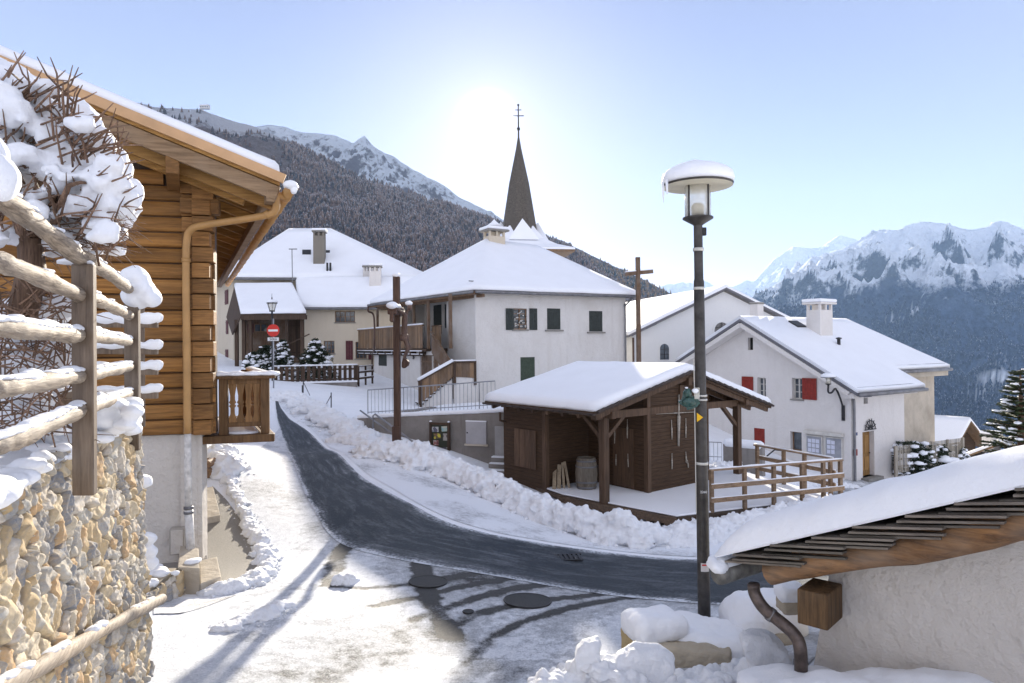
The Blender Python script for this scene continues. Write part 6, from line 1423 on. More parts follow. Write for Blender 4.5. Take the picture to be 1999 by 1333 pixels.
def plank(mb, fa, u0, u1, z0, z1, d0, d1):
    w = (u1 - u0); L = z1 - z0
    prof = [(0, 0), (0, .10), (.28, .22), (.30, .38), (.04, .43), (.30, .47), (.04, .52), (.24, .58), (.26, .70), (.0, .93), (0, 1)]
    left = [(u0 + w * a * .75 + .002, z0 + L * b) for a, b in prof]; right = [(u1 - w * a * .75 - .002, z0 + L * b) for a, b in reversed(prof)]
    poly = left + right; mb_v = [fa.pt(a, b, d0) for a, b in poly]; n = len(prof)
    k = len(poly); vs = mb_v + [p + fa.n * (d1 - d0) for p in mb_v]; fs = []
    for i in range(n - 1): j = k - 1 - i; fs += [(i, i + 1, j - 1, j), (k + i, k + j, k + j - 1, k + i + 1)]
    for i in range(k): j = (i + 1) % k; fs.append((i, k + i, k + j, j))
    mb.add(vs, fs)
BALP = m_wood('balcony_planks', (.13, .066, .024), (.34, .185, .075), fCh.ang, 'Z', 1)
mb = MB(); ua, ub_ = ub0 + .135, ub1 - .175; wv = (ub_ - ua) / 4
for k in range(4):
    plank(mb, fb, ua + wv * k, ua + wv * (k + 1), zbm + .19, zt - .13, -.015, .015)
mb.build('baluster_planks', BALP, CHL)
fbs = Face(fb.pt(ub1 - .11, 0, -.03), sdir, (1, 0)); mb = MB()
for k in range(16): plank(mb, fbs, .1 + k * .19, .1 + (k + 1) * .19, zbm + .05, zt - .06, -.015, .015)
mb.build('baluster_planks', BALP, CHL)
mb = MB(); n = 14
for i in range(n): a = ub0 - .05 + (ub1 + .1 - ub0) * i / (n - 1); mb.blob(fb.pt(a, zt + .025, 0), (.08, .13, .045 + .012 * math.sin(i * 1.7)), 2, .15)
for i in range(26): p = fb.pt(ub1 - .06, zt + .02, 0) + sdir * (BL * i / 25); mb.blob(p, (.10, .11, .045), 2, .2)
for i in range(12): p = fb.pt(ub1 - .2, zbm + .01, 0) + sdir * (.2 + .2 * i) - fb.u * .3; mb.blob(p, (.35, .2, .04), 2, .2)
o = mb.build('snow', SNOW, CHL, True); remesh(o, .02, 3)
# firewood / odds behind the chalet corner, pale bench slab
FW = thing('firewood_stack', 'small stack of round firewood on a dark crate just behind the chalet corner', 'firewood', tuple(G(408, 958)))
pf = P(408, 930, 15.6); ENDW = m_wood('firewood', (.16, .09, .05), (.36, .23, .13), 0, 'V')
mb = MB(); mb.box((pf.x - .05, pf.y, G(408, 958).z + .22), (.42, .4, .44)); mb.build('crate', W_DARK, FW, bevel=.01)
for (dx, dz, r) in ((.08, .14, .13), (.02, -.10, .12), (-.08, .30, .10), (.12, .34, .09)):
    mb = MB(); mb.tube([(pf.x + dx, pf.y - .38, pf.z + dz), (pf.x + dx, pf.y + .2, pf.z + dz)], r, 12); mb.build('log', ENDW, FW)
bs = [G(402, 965), G(416, 962), G(430, 1020), G(402, 1026)]; mb = MB(); mb.prism([p + Vector((0, 0, .02)) for p in bs], Vector((0, 0, .12))); o = mb.build('stone_slab', PL_BEIGE, None, bevel=.01); tagp(o, 'long pale stone slab step against the chalet side wall', 'step')
# concrete steps in front of the chalet
for k, (pts, hgt, lab) in enumerate((([(347, 1160), (390, 1160), (388, 1132), (352, 1128)], .36, 'taller concrete step block under the pale downpipe'), ([(391, 1160), (432, 1150), (424, 1122), (389, 1130)], .14, 'low pale concrete slab right of the taller step block'))):
    g = [G(*p) for p in pts]; zt_ = g[0].z + hgt; mb = MB(); mb.prism([Vector((p.x, p.y, g[0].z - .2)) for p in g], Vector((0, 0, hgt + .2))); o = mb.build('step_block', CONC if k == 9 else PL_BEIGE, None, bevel=.012); tagp(o, lab, 'step', 'concrete steps by the chalet')
    if k == 0: mb = MB(); c = g[1].lerp(g[2], .3); mb.blob((c.x - .08, c.y, zt_ + .01), (.11, .12, .035), 2, .3); mb.build('snow', SNOW, o, True)

# ================================================================ STONE WALL (foreground left)
WA = np.array([-1.62, 1.0]); WB = np.array([-3.47, 6.25]); wd_ = (WB - WA) / np.linalg.norm(WB - WA); wn_ = np.array([wd_[1], -wd_[0]]); Lw = np.linalg.norm(WB - WA); zt0, zb0 = -.60, -3.7
def stone_face(name, A, d, n_out, L, ztop, zbot, res, nst, seed, batter=.06, amp=.048, parent=None):
    rng = np.random.RandomState(seed); nu = int(L / res); nv = int((ztop - zbot) / res)
    U, V_ = np.meshgrid(np.linspace(0, L, nu), np.linspace(zbot, ztop, nv)); uu = U.ravel(); vv = V_.ravel()
    # warp
    wu = uu + .05 * (fbm(uu * 3.1, vv * 3.1, 3, 5) - .5) * 2; wv = vv + .05 * (fbm(uu * 3.3 + 9, vv * 3.3, 3, 6) - .5) * 2
    su = rng.uniform(-.1, L + .1, nst); sv = rng.uniform(zbot - .1, ztop + .1, nst)
    for _ in range(6):     # relax the seeds a little
        dx = su[:, None] - su[None]; dy = (sv[:, None] - sv[None]) * 1.25; r2 = dx ** 2 + dy ** 2 + 1e-6; np.fill_diagonal(r2, 9); f = np.clip(1 - np.sqrt(r2) / .11, 0, 1); su += (f * dx / np.sqrt(r2)).sum(1) * .02; sv += (f * dy / np.sqrt(r2)).sum(1) * .02
    th = rng.normal(.35, .55, nst); th[rng.rand(nst) < .3] += 1.2; ea = rng.uniform(.8, 2.0, nst); sz = rng.uniform(.7, 1.5, nst); hgt = rng.uniform(.25, 1.0, nst); gu_ = rng.normal(0, .55, nst); gv_ = rng.normal(0, .45, nst); ct, stt = np.cos(th), np.sin(th)
    d1 = np.full(len(uu), 9.); d2 = d1.copy(); idx = np.zeros(len(uu), int)
    for k in range(nst):
        dx = wu - su[k]; dy = wv - sv[k]; msk = np.nonzero((np.abs(dx) < .42) & (np.abs(dy) < .42))[0]
        a = dx[msk] * ct[k] + dy[msk] * stt[k]; b = -dx[msk] * stt[k] + dy[msk] * ct[k]; dd = np.sqrt((a / ea[k]) ** 2 + (b * 1.1) ** 2) / sz[k]
        c1 = dd < d1[msk]; m1 = msk[c1]; d2[m1] = d1[m1]; d1[m1] = dd[c1]; idx[m1] = k; m2 = msk[~c1]; d2[m2] = np.minimum(d2[m2], dd[~c1])
    e = np.clip((d2 - d1) / .022, 0, 1); e = e * e * (3 - 2 * e); lx = wu - su[idx]; ly = wv - sv[idx]
    h = e * (.30 + .70 * hgt[idx] + 1.6 * (gu_[idx] * lx + gv_[idx] * ly) / .16 * .4)
    # chipped facets
    fac = np.abs(fbm(uu * 14 + idx * 3.1, vv * 14 + idx * 1.7, 4, 8) - .5) * 2; tri = lambda t: np.abs((t % 1) - .5) * 2
    a1, a2, a3 = rng.uniform(0, 6.28, nst)[idx], rng.uniform(0, 6.28, nst)[idx], rng.uniform(0, 6.28, nst)[idx]; fr1 = rng.uniform(5, 9, nst)[idx]
    fct = np.maximum(tri((lx * np.cos(a1) + ly * np.sin(a1)) * fr1 + a3), tri((lx * np.cos(a2) + ly * np.sin(a2)) * fr1 * 1.3 + a1)); h = h + e * (.6 - fct) * .55 + e * (.35 - fac) * .40 + (fbm(uu * 40, vv * 40, 3, 2) - .5) * .16
    dep = h * amp + batter * (ztop - vv) / (ztop - zbot) * 2
    bow = .03 * np.sin(uu * 1.3)
    X = A[0] + d[0] * uu + n_out[0] * (dep + bow); Y = A[1] + d[1] * uu + n_out[1] * (dep + bow)
    o = grid_mesh(name, X.reshape(U.shape), Y.reshape(U.shape), vv.reshape(U.shape), STONEM, False)
    cid = rng.rand(nst)[idx]; ca = o.data.attributes.new('stone', 'FLOAT', 'POINT'); ca.data.foreach_set('value', cid.astype(np.float32))
    cb = o.data.attributes.new('mortar', 'FLOAT', 'POINT'); cb.data.foreach_set('value', (1 - e).astype(np.float32)); return o
def m_stone():
    m, n, b = newmat('rubble_stone'); v = coords(n); a = n.nodes.new('ShaderNodeAttribute'); a.attribute_name = 'stone'; mo = n.nodes.new('ShaderNodeAttribute'); mo.attribute_name = 'mortar'
    col = ramp(n, a.outputs['Fac'], [(0, (0.56, 0.42, 0.24)), (.16, (0.50, 0.48, 0.43)), (.3, (0.64, 0.53, 0.36)), (.42, (0.25, 0.26, 0.28)), (.55, (0.62, 0.57, 0.50)), (.7, (0.59, 0.39, 0.21)), (.82, (0.39, 0.38, 0.36)), (.93, (0.70, 0.62, 0.48))], 'CONSTANT')
    g = noise_n(n, v, 16, 6, .7); g2 = noise_n(n, v, 55, 5, .75); g3 = noise_n(n, coords(n, .4, (1, 1, 4)), 9, 6, .7, .8)
    col = mixc(n, ramp(n, g3, [(.42, 0), (.6, .55)]), col, (.50, .40, .26)); col = mixc(n, ramp(n, g, [(.5, 0), (.68, .45)]), col, (.22, .21, .20)); col = mixc(n, ramp(n, g2, [(.5, 0), (.75, .35)]), col, (.62, .58, .50))
    col = mixc(n, ramp(n, mo.outputs['Fac'], [(.45, 0), (.85, .9)]), col, (.27, .215, .15))
    lk(n, col, b.inputs['Base Color']); b.inputs['Roughness'].default_value = .85; b.inputs['Specular IOR Level'].default_value = .2
    p = bump(n, None, g, .6, .02); bump(n, b, g2, .7, .008, p); return m
STONEM = m_stone()
o = stone_face('stone_wall', WA, wd_, wn_, Lw, zt0, zb0, .0095, 900, 5); o.name = 'stone_wall'
tagp(o, 'rough rubble stone retaining wall glowing in sunlight under the log fence', 'wall')
SW = o; BASE[SW] = Vector((0, 0, 0))
o = stone_face('stone_wall_end', WB, -wn_ , wd_, 1.6, zt0, zb0, .02, 60, 9); o.name = 'wall_end'; o.parent = SW
mb = MB(); wa3 = Vector((WA[0], WA[1], 0)); wb3 = Vector((WB[0], WB[1], 0)); nn3 = Vector((wn_[0], wn_[1], 0)); dd3 = Vector((wd_[0], wd_[1], 0))
# retained garden ground behind
rng = np.random.RandomState(2); bx = np.linspace(-9, .02, 60); byv = np.linspace(-.5, Lw - .02, 70); BU, BV = np.meshgrid(bx, byv)
gxx = WA[0] + wd_[0] * BV + wn_[0] * BU; gyy = WA[1] + wd_[1] * BV + wn_[1] * BU; gzz = -.56 + .10 * (fbm(gxx * 2, gyy * 2, 4, 3) - .5) + .05 * np.clip(-BU, 0, 3) - np.clip((BU + .10) / .12, 0, 1) * .07
o = grid_mesh('garden_ground', gxx, gyy, gzz, SNOWR, True); tagp(o, kind='structure')
# snow cornice on wall top
mb = MB()
for i in range(120):
    t = random.uniform(.05, Lw - .05); p = wa3 + dd3 * t + nn3 * random.uniform(-.14, .06); r = random.uniform(.035, .08); mb.blob((p.x, p.y, zt0 + random.uniform(-.05, .02)), (r, r * 1.3, r * random.uniform(.5, .9)), 2, .4, 2)
for i in range(40):
    t = random.uniform(.3, 2.6); p = wa3 + dd3 * t + nn3 * random.uniform(-.1, .1); r = random.uniform(.04, .08); mb.blob((p.x, p.y, zt0 + .0 - .06 * random.random()), (r, r * 1.4, r), 2, .4, 2)
o = mb.build('snow', SNOW, SW, True); remesh(o, .018, 3)
# small lower stone wall with snow to the right
la, lb = G(292, 1200), G(345, 1172); d_ = np.array([(lb - la).x, (lb - la).y]); Ll = np.linalg.norm(d_); d_ = d_ / Ll; zl_top = -2.95
la_ = np.array([la.x - .15, la.y + .1]); o = stone_face('low_stone_wall', la_, d_, np.array([d_[1], -d_[0]]), Ll + .35, zl_top, -3.8, .018, 40, 15); tagp(o, 'low dark rubble wall stub with snow on top, below the chalet basement', 'wall'); LSW = o; BASE[o] = Vector((0, 0, 0))
mb = MB(); q0 = Vector((la_[0], la_[1], 0)); dd = Vector((d_[0], d_[1], 0)); nn = Vector((d_[1], -d_[0], 0))
mb.hexa(q0 - nn * .9 + Vector((0, 0, -3.8)), dd * (Ll + .33), nn * .88, Vector((0, 0, zl_top + 3.8))); mb.build('core', STONE, LSW)
mb = MB()
for i in range(40): p = q0 + dd * random.uniform(0, Ll + .3) + nn * random.uniform(-.7, .08); r = random.uniform(.06, .13); mb.blob((p.x, p.y, zl_top + .02), (r, r, r * .6), 2, .3)
for k, (px, py) in enumerate(((288, 1052), (290, 1078), (292, 1100), (278, 940))): p = P(px, py, 7.6 if k < 3 else 6.6); mb.blob(p, (.10, .10, .075), 2, .3)
o = mb.build('snow', SNOW, LSW, True); remesh(o, .02, 3)

# ================================================================ LOG FENCE
POSTW = m_wood('weathered_post', (.085, .058, .040), (.25, .185, .13), 0, 'Z', 1.3, weather=.4, grey=(.26, .22, .18)); RAILR = m_wood('barked_pale_rail', (.08, .055, .038), (.44, .36, .27), R(110), 'U', 2.2, weather=.55, grey=(.24, .21, .18), bs=1.0)
FN = thing('log_fence', 'weathered log fence with snowy round rails running along the top of the stone wall', 'fence', (-2.4, 3.8, -.6))
def raily(parent, pts, r, mat=RAILR, snow=0.0, name='rail', seed=0):
    q = catmull(pts, 28) if len(pts) > 1 else pts; rs = random.Random(seed + 5)
    q = [p + Vector((rs.uniform(-1, 1), rs.uniform(-1, 1), rs.uniform(-1, 1))) * .004 for p in q]
    mb = MB(); mb.tube(q, [r * (1 + .10 * math.sin(i * .6 + seed) + rs.uniform(-.04, .04)) for i in range(len(q))], 12); o = mb.build(name, mat, parent, True); o.modifiers.new('e', 'EDGE_SPLIT').split_angle = R(50)
    if snow:
        mb = MB()
        for i, p in enumerate(q):
            k = noise.noise(Vector((i * .35 + seed, seed, 0))) + snow - .60
            if k > -.25: mb.blob(p + Vector((0, 0, r * .9)), (r * .85, r * 1.5, r * (.35 + .9 * max(0, k))), 2, .3, 2, seed=i)
        if mb.v: s_ = mb.build('snow', SNOW, o, True); remesh(s_, .009 if r > .03 else .008, 3)
    return o
D1, D2, Dm = 3.8, 6.0, 2.75
for k, (ya, yb, yc, sn, r) in enumerate(((388, 507, 567, .25, .044), (512, 578, 617, .2, .042), (640, 656, 667, .8, .040), (757, 733, 715, .55, .042), (868, 797, 766, .7, .042))):
    p_ = [P(-60, ya + (ya - yb) * .22 * (1 if k < 2 else 1), Dm - .15), P(0, ya, Dm), P(80, ya + (yb - ya) * .46, 3.17), P(158, yb, D1 - .02)]
    raily(FN, p_, r, snow=sn, seed=k * 3)
    raily(FN, [P(168, yb, D1 + .02), P(215, (yb + yc) / 2 - 1, 4.75), P(254, yc, D2)], r * .95, snow=sn, seed=k * 3 + 1)
def fpost(px0, px1, y0, y1, D, th=.10, bev=.008):
    a = P(px0, (y0 + y1) / 2, D); b = P(px1, (y0 + y1) / 2, D); zt = Z((px0 + px1) / 2, y0, D); zb = Z((px0 + px1) / 2, y1, D); mb = MB()
    lean = P(px1, y1, D).x - P(px1, y0, D).x
    mb.hexa(Vector((a.x - lean * .0, D, zb)), Vector((b.x - a.x, 0, 0)), Vector((-.02, th, 0)), Vector((0, 0, zt - zb))); return mb.build('post', POSTW, FN, bevel=bev)
fpost(139, 182, 515, 968, D1 - .06, .07); fpost(242, 270, 588, 880, D2 - .05, .08)
mb = MB()
for (px, py, rx, rz) in ((262, 545, .13, .12), (268, 575, .12, .13), (285, 572, .08, .12), (297, 580, .06, .09), (258, 535, .08, .06)): mb.blob(P(px, py, D2), (rx, .13, rz), 3, .15)
o = mb.build('snow', SNOW, FN, True); remesh(o, .014, 4)
mb = MB(); mb.blob(P(150, 512, D1), (.09, .09, .02), 2, .3)
mb.build('snow', SNOW, FN, True)
FN2 = thing('cross_fence', 'second weathered fence with thick snow on flat rails, turning left behind the first', 'fence', tuple(P(250, 850, 6.4)))
for k, (y, st) in enumerate(((632, .055), (684, .04), (724, .04), (770, .035))):
    a = P(308, y, 6.45); b = P(60, y - 2, 6.35); mb = MB(); mb.beam(a, b, .05, .075); rl = mb.build('rail', POSTW, FN2, bevel=.006)
    mb = MB()
    for i in range(40): p = a.lerp(b, i / 39); mb.blob(p + Vector((0, 0, .045)), (.045, .05, st * (.7 + .5 * abs(math.sin(i * .5 + k)))), 2, .2)
    for i in range(2): mb.blob(a + Vector((-.06 * i, 0, .07)), (.05, .05, .04), 2, .2)
    s_ = mb.build('snow', SNOW, rl, True); remesh(s_, .013, 3)
for px0, px1 in ((106, 131), (258, 272)):
    a = P(px0, 600, 6.5); b = P(px1, 600, 6.5); mb = MB(); mb.hexa(Vector((a.x, 6.5, -.75)), Vector((b.x - a.x, 0, 0)), Vector((0, .1, 0)), Vector((0, 0, .75 + Z(120, 575, 6.5)))); mb.build('post', POSTW, FN2, bevel=.006)
# low log handrail
HRL = thing('log_handrail', 'peeled log handrail with patches of snow sloping along the foot of the stone wall', 'handrail', tuple(P(300, 1200, 6.4)))
raily(HRL, [P(-40, 1372, 2.75), P(60, 1312, 3.3), P(180, 1242, 4.4), P(316, 1168, 6.6)], .047, snow=.35, seed=31, name='rail')
for px, py, D in ((180, 1250, 4.4), (300, 1178, 6.2)):
    mb = MB(); p = P(px, py, D); mb.tube([p, p - nn3 * .28 - Vector((0, 0, .12))], .018, 8); mb.build('bracket', IRON, HRL)

# ================================================================ SNOW-LOADED BUSH
TWIG = m_wood('brown_twig', (.09, .052, .035), (.30, .19, .125), 0, 'Z', 3, bs=.6)
BU_ = thing('snowy_bush', 'bare pruned bush with reddish brown twigs heaped with thick snow behind the log fence', 'bush', (-2.95, 4.2, -.6))
rs = random.Random(11); mbt = MB(); mbk = MB(); SNT = MB()
def grow(p, d, L, r, depth, spread):
    n = 4; pts = [p]; dd = d.copy(); rad = [r]
    lim = 1.48 - max(0, p.x + 3.0) * .9
    if p.z > lim: return
    if depth > 1 and p.z > lim - .35: L *= .4
    for i in range(n):
        dd = (dd + Vector((rs.gauss(0, .2), rs.gauss(0, .2), rs.gauss(0, .16) - (.06 if depth > 2 else -.02)))).normalized(); pts.append(pts[-1] + dd * L / n); rad.append(r * (1 - .5 * (i + 1) / n))
    (mbk if depth < 2 else mbt).tube(pts, rad, 8 if depth < 2 else (5 if depth < 4 else 3), False, jit=.14 if depth < 3 else 0)
    if depth >= 2 and rs.random() < .42: SNT.tube([q + Vector((0, 0, .004 + rad[j_] * .8)) for j_, q in enumerate(pts[1:4])], [.004, .011 * rs.uniform(.6, 1.5), .004], 5, True, jit=.3)
    if depth >= 5: return
    nb = (3, 3, 3, 3, 2)[depth]
    for i in range(nb):
        k = rs.choice((1, 2, 3, 4)) if i else 4
        nd_ = (dd + Vector((rs.gauss(.12, spread), rs.gauss(0, spread), rs.gauss(.0, spread * .6)))).normalized(); grow(pts[k], nd_, L * rs.uniform(.55, .82), max(.0016, r * .52 * rs.uniform(.8, 1.1)), depth + 1, spread)
grow(P(58, 470, 4.0), Vector((-.18, 0, 1)).normalized(), .46, .058, 0, .5)
grow(P(58, 470, 4.0), Vector((.35, -.1, .75)).normalized(), .44, .040, 1, .5)
grow(P(75, 455, 4.0), Vector((1, -.1, .15)).normalized(), .46, .030, 1, .45)
grow(P(90, 430, 4.0), Vector((1, -.1, -.05)).normalized(), .40, .022, 2, .4)
grow(P(90, 400, 4.0), Vector((1, -.1, .35)).normalized(), .40, .024, 2, .4)
grow(P(0, 420, 4.1), Vector((-.5, 0, .9)).normalized(), .5, .045, 1, .5)
mbk.tube([P(40, 640, 4.05), P(62, 520, 4.02), P(58, 465, 4.0)], [.085, .072, .06], 10, jit=.08)
for _ in range(330):   # drooping fringe of fine shoots at the lower right
    px = rs.uniform(80, 235); py = rs.uniform(385, 500) - max(0, px - 190) * .6; p = P(px, py, rs.uniform(3.9, 4.6)); d = Vector((rs.uniform(.1, 1), rs.uniform(-.3, .3), rs.uniform(-.6, .15))).normalized(); L = rs.uniform(.08, .24); m = p + d * L * .5; e = m + (d + Vector((rs.uniform(-.2, .3), 0, rs.uniform(-.7, .2)))).normalized() * L * .5; mbt.tube([p - d * .05, m, e], [.0045, .003, .0012], 3, False)
    if rs.random() < .5: mbt.tube([m, m + (d + Vector((rs.uniform(-.5, .5), 0, rs.uniform(-.6, .4)))).normalized() * L * .35], [.0025, .001], 3, False)
for _ in range(260):   # shoots poking through the snow, leaning right and up
    px = rs.uniform(-20, 235); py = 150 + rs.random() * 300 + max(0, px - 90) * .75
    if py > 490: continue
    p = P(px, py, rs.uniform(3.78, 3.95)); d = Vector((rs.uniform(-.1, 1), rs.uniform(-.4, .0), rs.uniform(-.1, .6))).normalized(); L = rs.uniform(.08, .24); m = p + d * L * .5
    mbt.tube([p - d * .1, m, m + (d + Vector((rs.uniform(-.3, .3), 0, rs.uniform(-.3, .3)))).normalized() * L * .5], [.007, .005, .0022], 4, False)
SNT.build('snow', SNOW, BU_, True); mbk.build('trunk', TWIG, BU_, True); tw = mbt.build('twigs', TWIG, BU_, False); tw['kind'] = 'stuff'
mb = MB()
def sblob(px, py, D, r, k=.8): mb.blob(P(px, py, D), (r, r * 1.1, r * k), 3, .22, 1.6, seed=int(px + py))
for (px, py, r) in ((30, 150, .20), (70, 165, .18), (-20, 130, .24), (105, 205, .16), (140, 190, .15), (125, 245, .15), (165, 225, .13), (185, 240, .12), (205, 275, .13), (170, 280, .16), (222, 300, .12), (235, 335, .12), (200, 330, .16), (150, 320, .17), (110, 290, .17),
                    (60, 230, .17), (245, 372, .10), (215, 372, .13), (180, 385, .14), (140, 370, .14), (75, 290, .15), (30, 260, .15), (100, 345, .12), (232, 400, .09), (195, 425, .10), (240, 350, .11), (90, 395, .10), (50, 380, .10), (0, 180, .2), (60, 195, .15), (95, 255, .13), (10, 330, .13), (60, 340, .10), (150, 275, .12), (225, 425, .08), (160, 420, .10), (130, 410, .09)): sblob(px + 4, py + 32, rs.uniform(3.95, 4.35), r * .84)
for _ in range(75):
    px = rs.uniform(-20, 235); py = rs.uniform(150, 470)
    if py < 135 + max(0, px - 60) * .85: continue
    r = rs.uniform(.035, .085); mb.blob(P(px, py, rs.uniform(3.72, 3.95)), (r * 1.25, r, r * .75), 2, .35, 2, seed=int(px))
for (px, py, r) in ((75, 420, .07), (100, 435, .06), (60, 405, .06), (120, 440, .06), (20, 455, .07), (45, 470, .06), (180, 450, .05)): sblob(px, py, 4.0, r, .8)
o = mb.build('snow', SNOW, BU_, True); remesh(o, .018, 2); displace(o, .05, .07, depth=3)
mb = MB()
for _ in range(70): px = rs.uniform(60, 240); py = rs.uniform(380, 500); sblob_r = rs.uniform(.015, .035); mb.blob(P(px, py, rs.uniform(4.0, 4.6)), (sblob_r * 1.8, sblob_r, sblob_r * .7), 1, .3)
mb.build('snow', SNOW, BU_, True)
mb = MB(); mb.blob(P(-10, 345, 2.7), (.085, .09, .10), 3, .15); mb.blob(P(-25, 300, 2.7), (.07, .08, .09), 3, .15); o = mb.build('snow', SNOW, BU_, True)
# low snowy undergrowth behind the rails
UG = thing('snowy_undergrowth', 'tangled low twigs thick with snow between the log fence and the stone wall top', 'bush', (-2.9, 3.9, -.6)); mbt = MB(); mb = MB()
for _ in range(420):
    px = rs.uniform(-30, 132); py = rs.uniform(560, 850); p = P(px, py, rs.uniform(3.7, 4.4)); d = Vector((rs.uniform(-1, 1), rs.uniform(-.4, .2), rs.uniform(-.5, .8))).normalized(); L = rs.uniform(.1, .32); m = p + d * L * .5
    mbt.tube([p, m, m + (d + Vector((0, 0, rs.uniform(-.6, .3)))).normalized() * L * .5], [.006, .0045, .002], 3, False)
for _ in range(90):
    px = rs.uniform(-30, 125); py = rs.uniform(590, 850); r = rs.uniform(.05, .11); mb.blob(P(px, py, rs.uniform(4.1, 4.6)), (r * 1.3, r, r * .75), 2, .3, 2)
for _ in range(60): p = P(rs.uniform(200, 262), rs.uniform(780, 840), rs.uniform(4.8, 6.0)); mb.blob(p, (.08, .1, .05), 2, .3)
t_ = mbt.build('twigs', TWIG, UG); t_['kind'] = 'stuff'; o = mb.build('snow', SNOW, UG, True); remesh(o, .022, 3)

# ================================================================ RIGHT FOREGROUND ROOF
G0 = Vector((1.87, 5.2, 0)); gd = Vector((.63, -.78, 0)).normalized(); ed = Vector((.78, .63, 0)).normalized(); mK = .43; zK = -1.74
NR = thing('stone_shed', 'near stuccoed outbuilding with split-shake roof buried in thick snow and an old log barge beam', 'outbuilding', (2.4, 5.2, -2.6))
def kr(t, s, up=0): p = G0 + gd * t + ed * s; return Vector((p.x, p.y, zK + mK * t + up - .035 * max(0, s)))
OLD = m_wood('old_orange_beam', (.10, .045, .018), (.42, .21, .08), math.atan2(gd.y, gd.x), 'U', .9, weather=.3, grey=(.30, .26, .21), bs=.9)
mb = MB(); n = 26
for i in range(n + 1): pass
mb.tube([kr(.08 + 3.6 * i / n, .0, -.02 + .015 * math.sin(i * .7)) for i in range(n + 1)], [(.085 + .002 * i) * (1 + .08 * math.sin(i * .9) + random.uniform(-.05, .05)) for i in range(n + 1)], 12, jit=.03); mb.build('barge_beam', OLD, NR, True).modifiers.new('e', 'EDGE_SPLIT').split_angle = R(55)
SHK = m_wood('grey_split_shakes', (.075, .062, .052), (.22, .185, .155), math.atan2(ed.y, ed.x), 'V', 1, weather=.3, grey=(.13, .13, .10))
SHK2 = m_wood('wet_brown_batten', (.06, .032, .018), (.24, .13, .065), math.atan2(gd.y, gd.x), 'V', 1)
mb = MB(); NRW = 11; step = .30; lift0 = .17; gth = Vector((gd.x, gd.y, mK * .42)).normalized()
for k in range(NRW):
    for lay in range(3):
        t = -.22 + k * step + lay * .05; L = .62 - lay * .04; base = kr(t, -.12 - .02 * lay, lift0 - .03 + .022 * lay + random.uniform(-.004, .004))
        s_ = 0
        while s_ < 5.6:
            w = random.uniform(.10, .19); jit_ = random.uniform(-.02, .02); mb.hexa(base + ed * s_ - gd * jit_ + Vector((0, 0, random.uniform(-.003, .003))), gth * L, ed * (w - .004), Vector((0, 0, .015))); s_ += w
mb.build('shakes', SHK, NR)['kind'] = 'stuff'
mb = MB()
for k in range(NRW): t = .02 + k * step; mb.beam(kr(t, -.06, lift0 - .055), kr(t, 5.4, lift0 - .055), .06, .07, (0, 0, 1)); mb.hexa(kr(t + .06, -.05, lift0 - .08), gth * .2, ed * .05, Vector((0, 0, .035)))
mb.build('battens', SHK2, NR)
mb = MB()
for s_ in (.5, 1.3, 2.1, 2.9, 3.7, 4.5): mb.beam(kr(-.05, s_, .0), kr(3.4, s_, .0), .1, .12)
mb.build('rafter', SHK2, NR)
# thick snow: its own height field, bulging over the eave and the verge
nt_, ns_ = 110, 160; T_, S_ = np.meshgrid(np.linspace(-.30, 3.5, nt_), np.linspace(-.16, 5.7, ns_))
th_ = .20 + .05 * (fbm(T_ * 1.3, S_ * 1.1, 4, 3) - .5) * 2 + .035 * (fbm(T_ * 5, S_ * 5, 4, 9) - .5)
e1 = np.clip((T_ + .30) / .34, 0, 1); e2 = np.clip((S_ + .16) / .30, 0, 1); prof_ = lambda x: np.sqrt(np.clip(1 - (1 - x) ** 2.2, 0, 1))
hh = th_ * prof_(e1) * prof_(e2) * prof_(np.clip((5.7 - S_) / .3, 0, 1)); bul = .03
kx_ = G0.x + gd.x * T_ + ed.x * S_; ky_ = G0.y + gd.y * T_ + ed.y * S_; kz_ = zK + mK * T_ + lift0 + .045 + hh - .035 * np.clip(S_, 0, 9)
o = grid_mesh('snow', kx_, ky_, kz_, m_snow('deep_roof_snow', .6, 5), True); o.parent = NR; o.location = -BASE[NR]; BASE[o] = BASE[NR]
if o.data.polygons[0].normal.z < 0: o.data.flip_normals()
# underside skirt of the snow
mb = MB(); mb.hexa(kr(-.29, -.15, lift0 + .03), kr(3.5, -.15) - kr(-.29, -.15), ed * 5.8, Vector((0, 0, .03))); mb.build('snow', SNOW, NR)
# stucco wall and return
zW = -2.75; fW = Face(G0 + ed * .30, gd, (-ed.x, -ed.y)); uA = fW.at(1627, 1130)[0]; uBt = fW.at(1580, 1290)[0]
mb = MB(); NU, NV = 60, 40
A0_ = [fW.pt(uBt - .02, zW), fW.pt(3.4, zW), fW.pt(3.4, zK + mK * 3.4), fW.pt(uA, zK + mK * uA + .02)]
mb.prism(A0_, -fW.n * .4); mb.prism([A0_[0] + ed * .02, A0_[3] + ed * .02, A0_[3] + ed * 5, A0_[0] + ed * 5], gd * .25); o = mb.build('stucco_wall', PL_NEAR, NR)
mb = MB(); pz = P(1591, 1178, 4.9); ang = math.atan2(gd.y, gd.x) + R(8); mb.box((pz.x + .05, pz.y + .03, pz.z - .01), (.21, .32, .25), ang + R(0)); mb.build('purlin_end', m_wood('dark_aged_oak', (.055, .030, .014), (.20, .115, .05), 0, 'Z', 1.4, weather=.3, grey=(.14, .11, .08), bs=.9), NR, bevel=.012)
mb = MB(); ga_ = kr(-.28, -.12, .06); gb_ = kr(-.28, 5.5, .06); mb.tube([ga_, gb_], .08, 16, True); 
GUT = m_plain('weathered_grey_gutter', (.17, .165, .15), .5, .5, .3, 10); mb.build('gutter', GUT, NR, True)
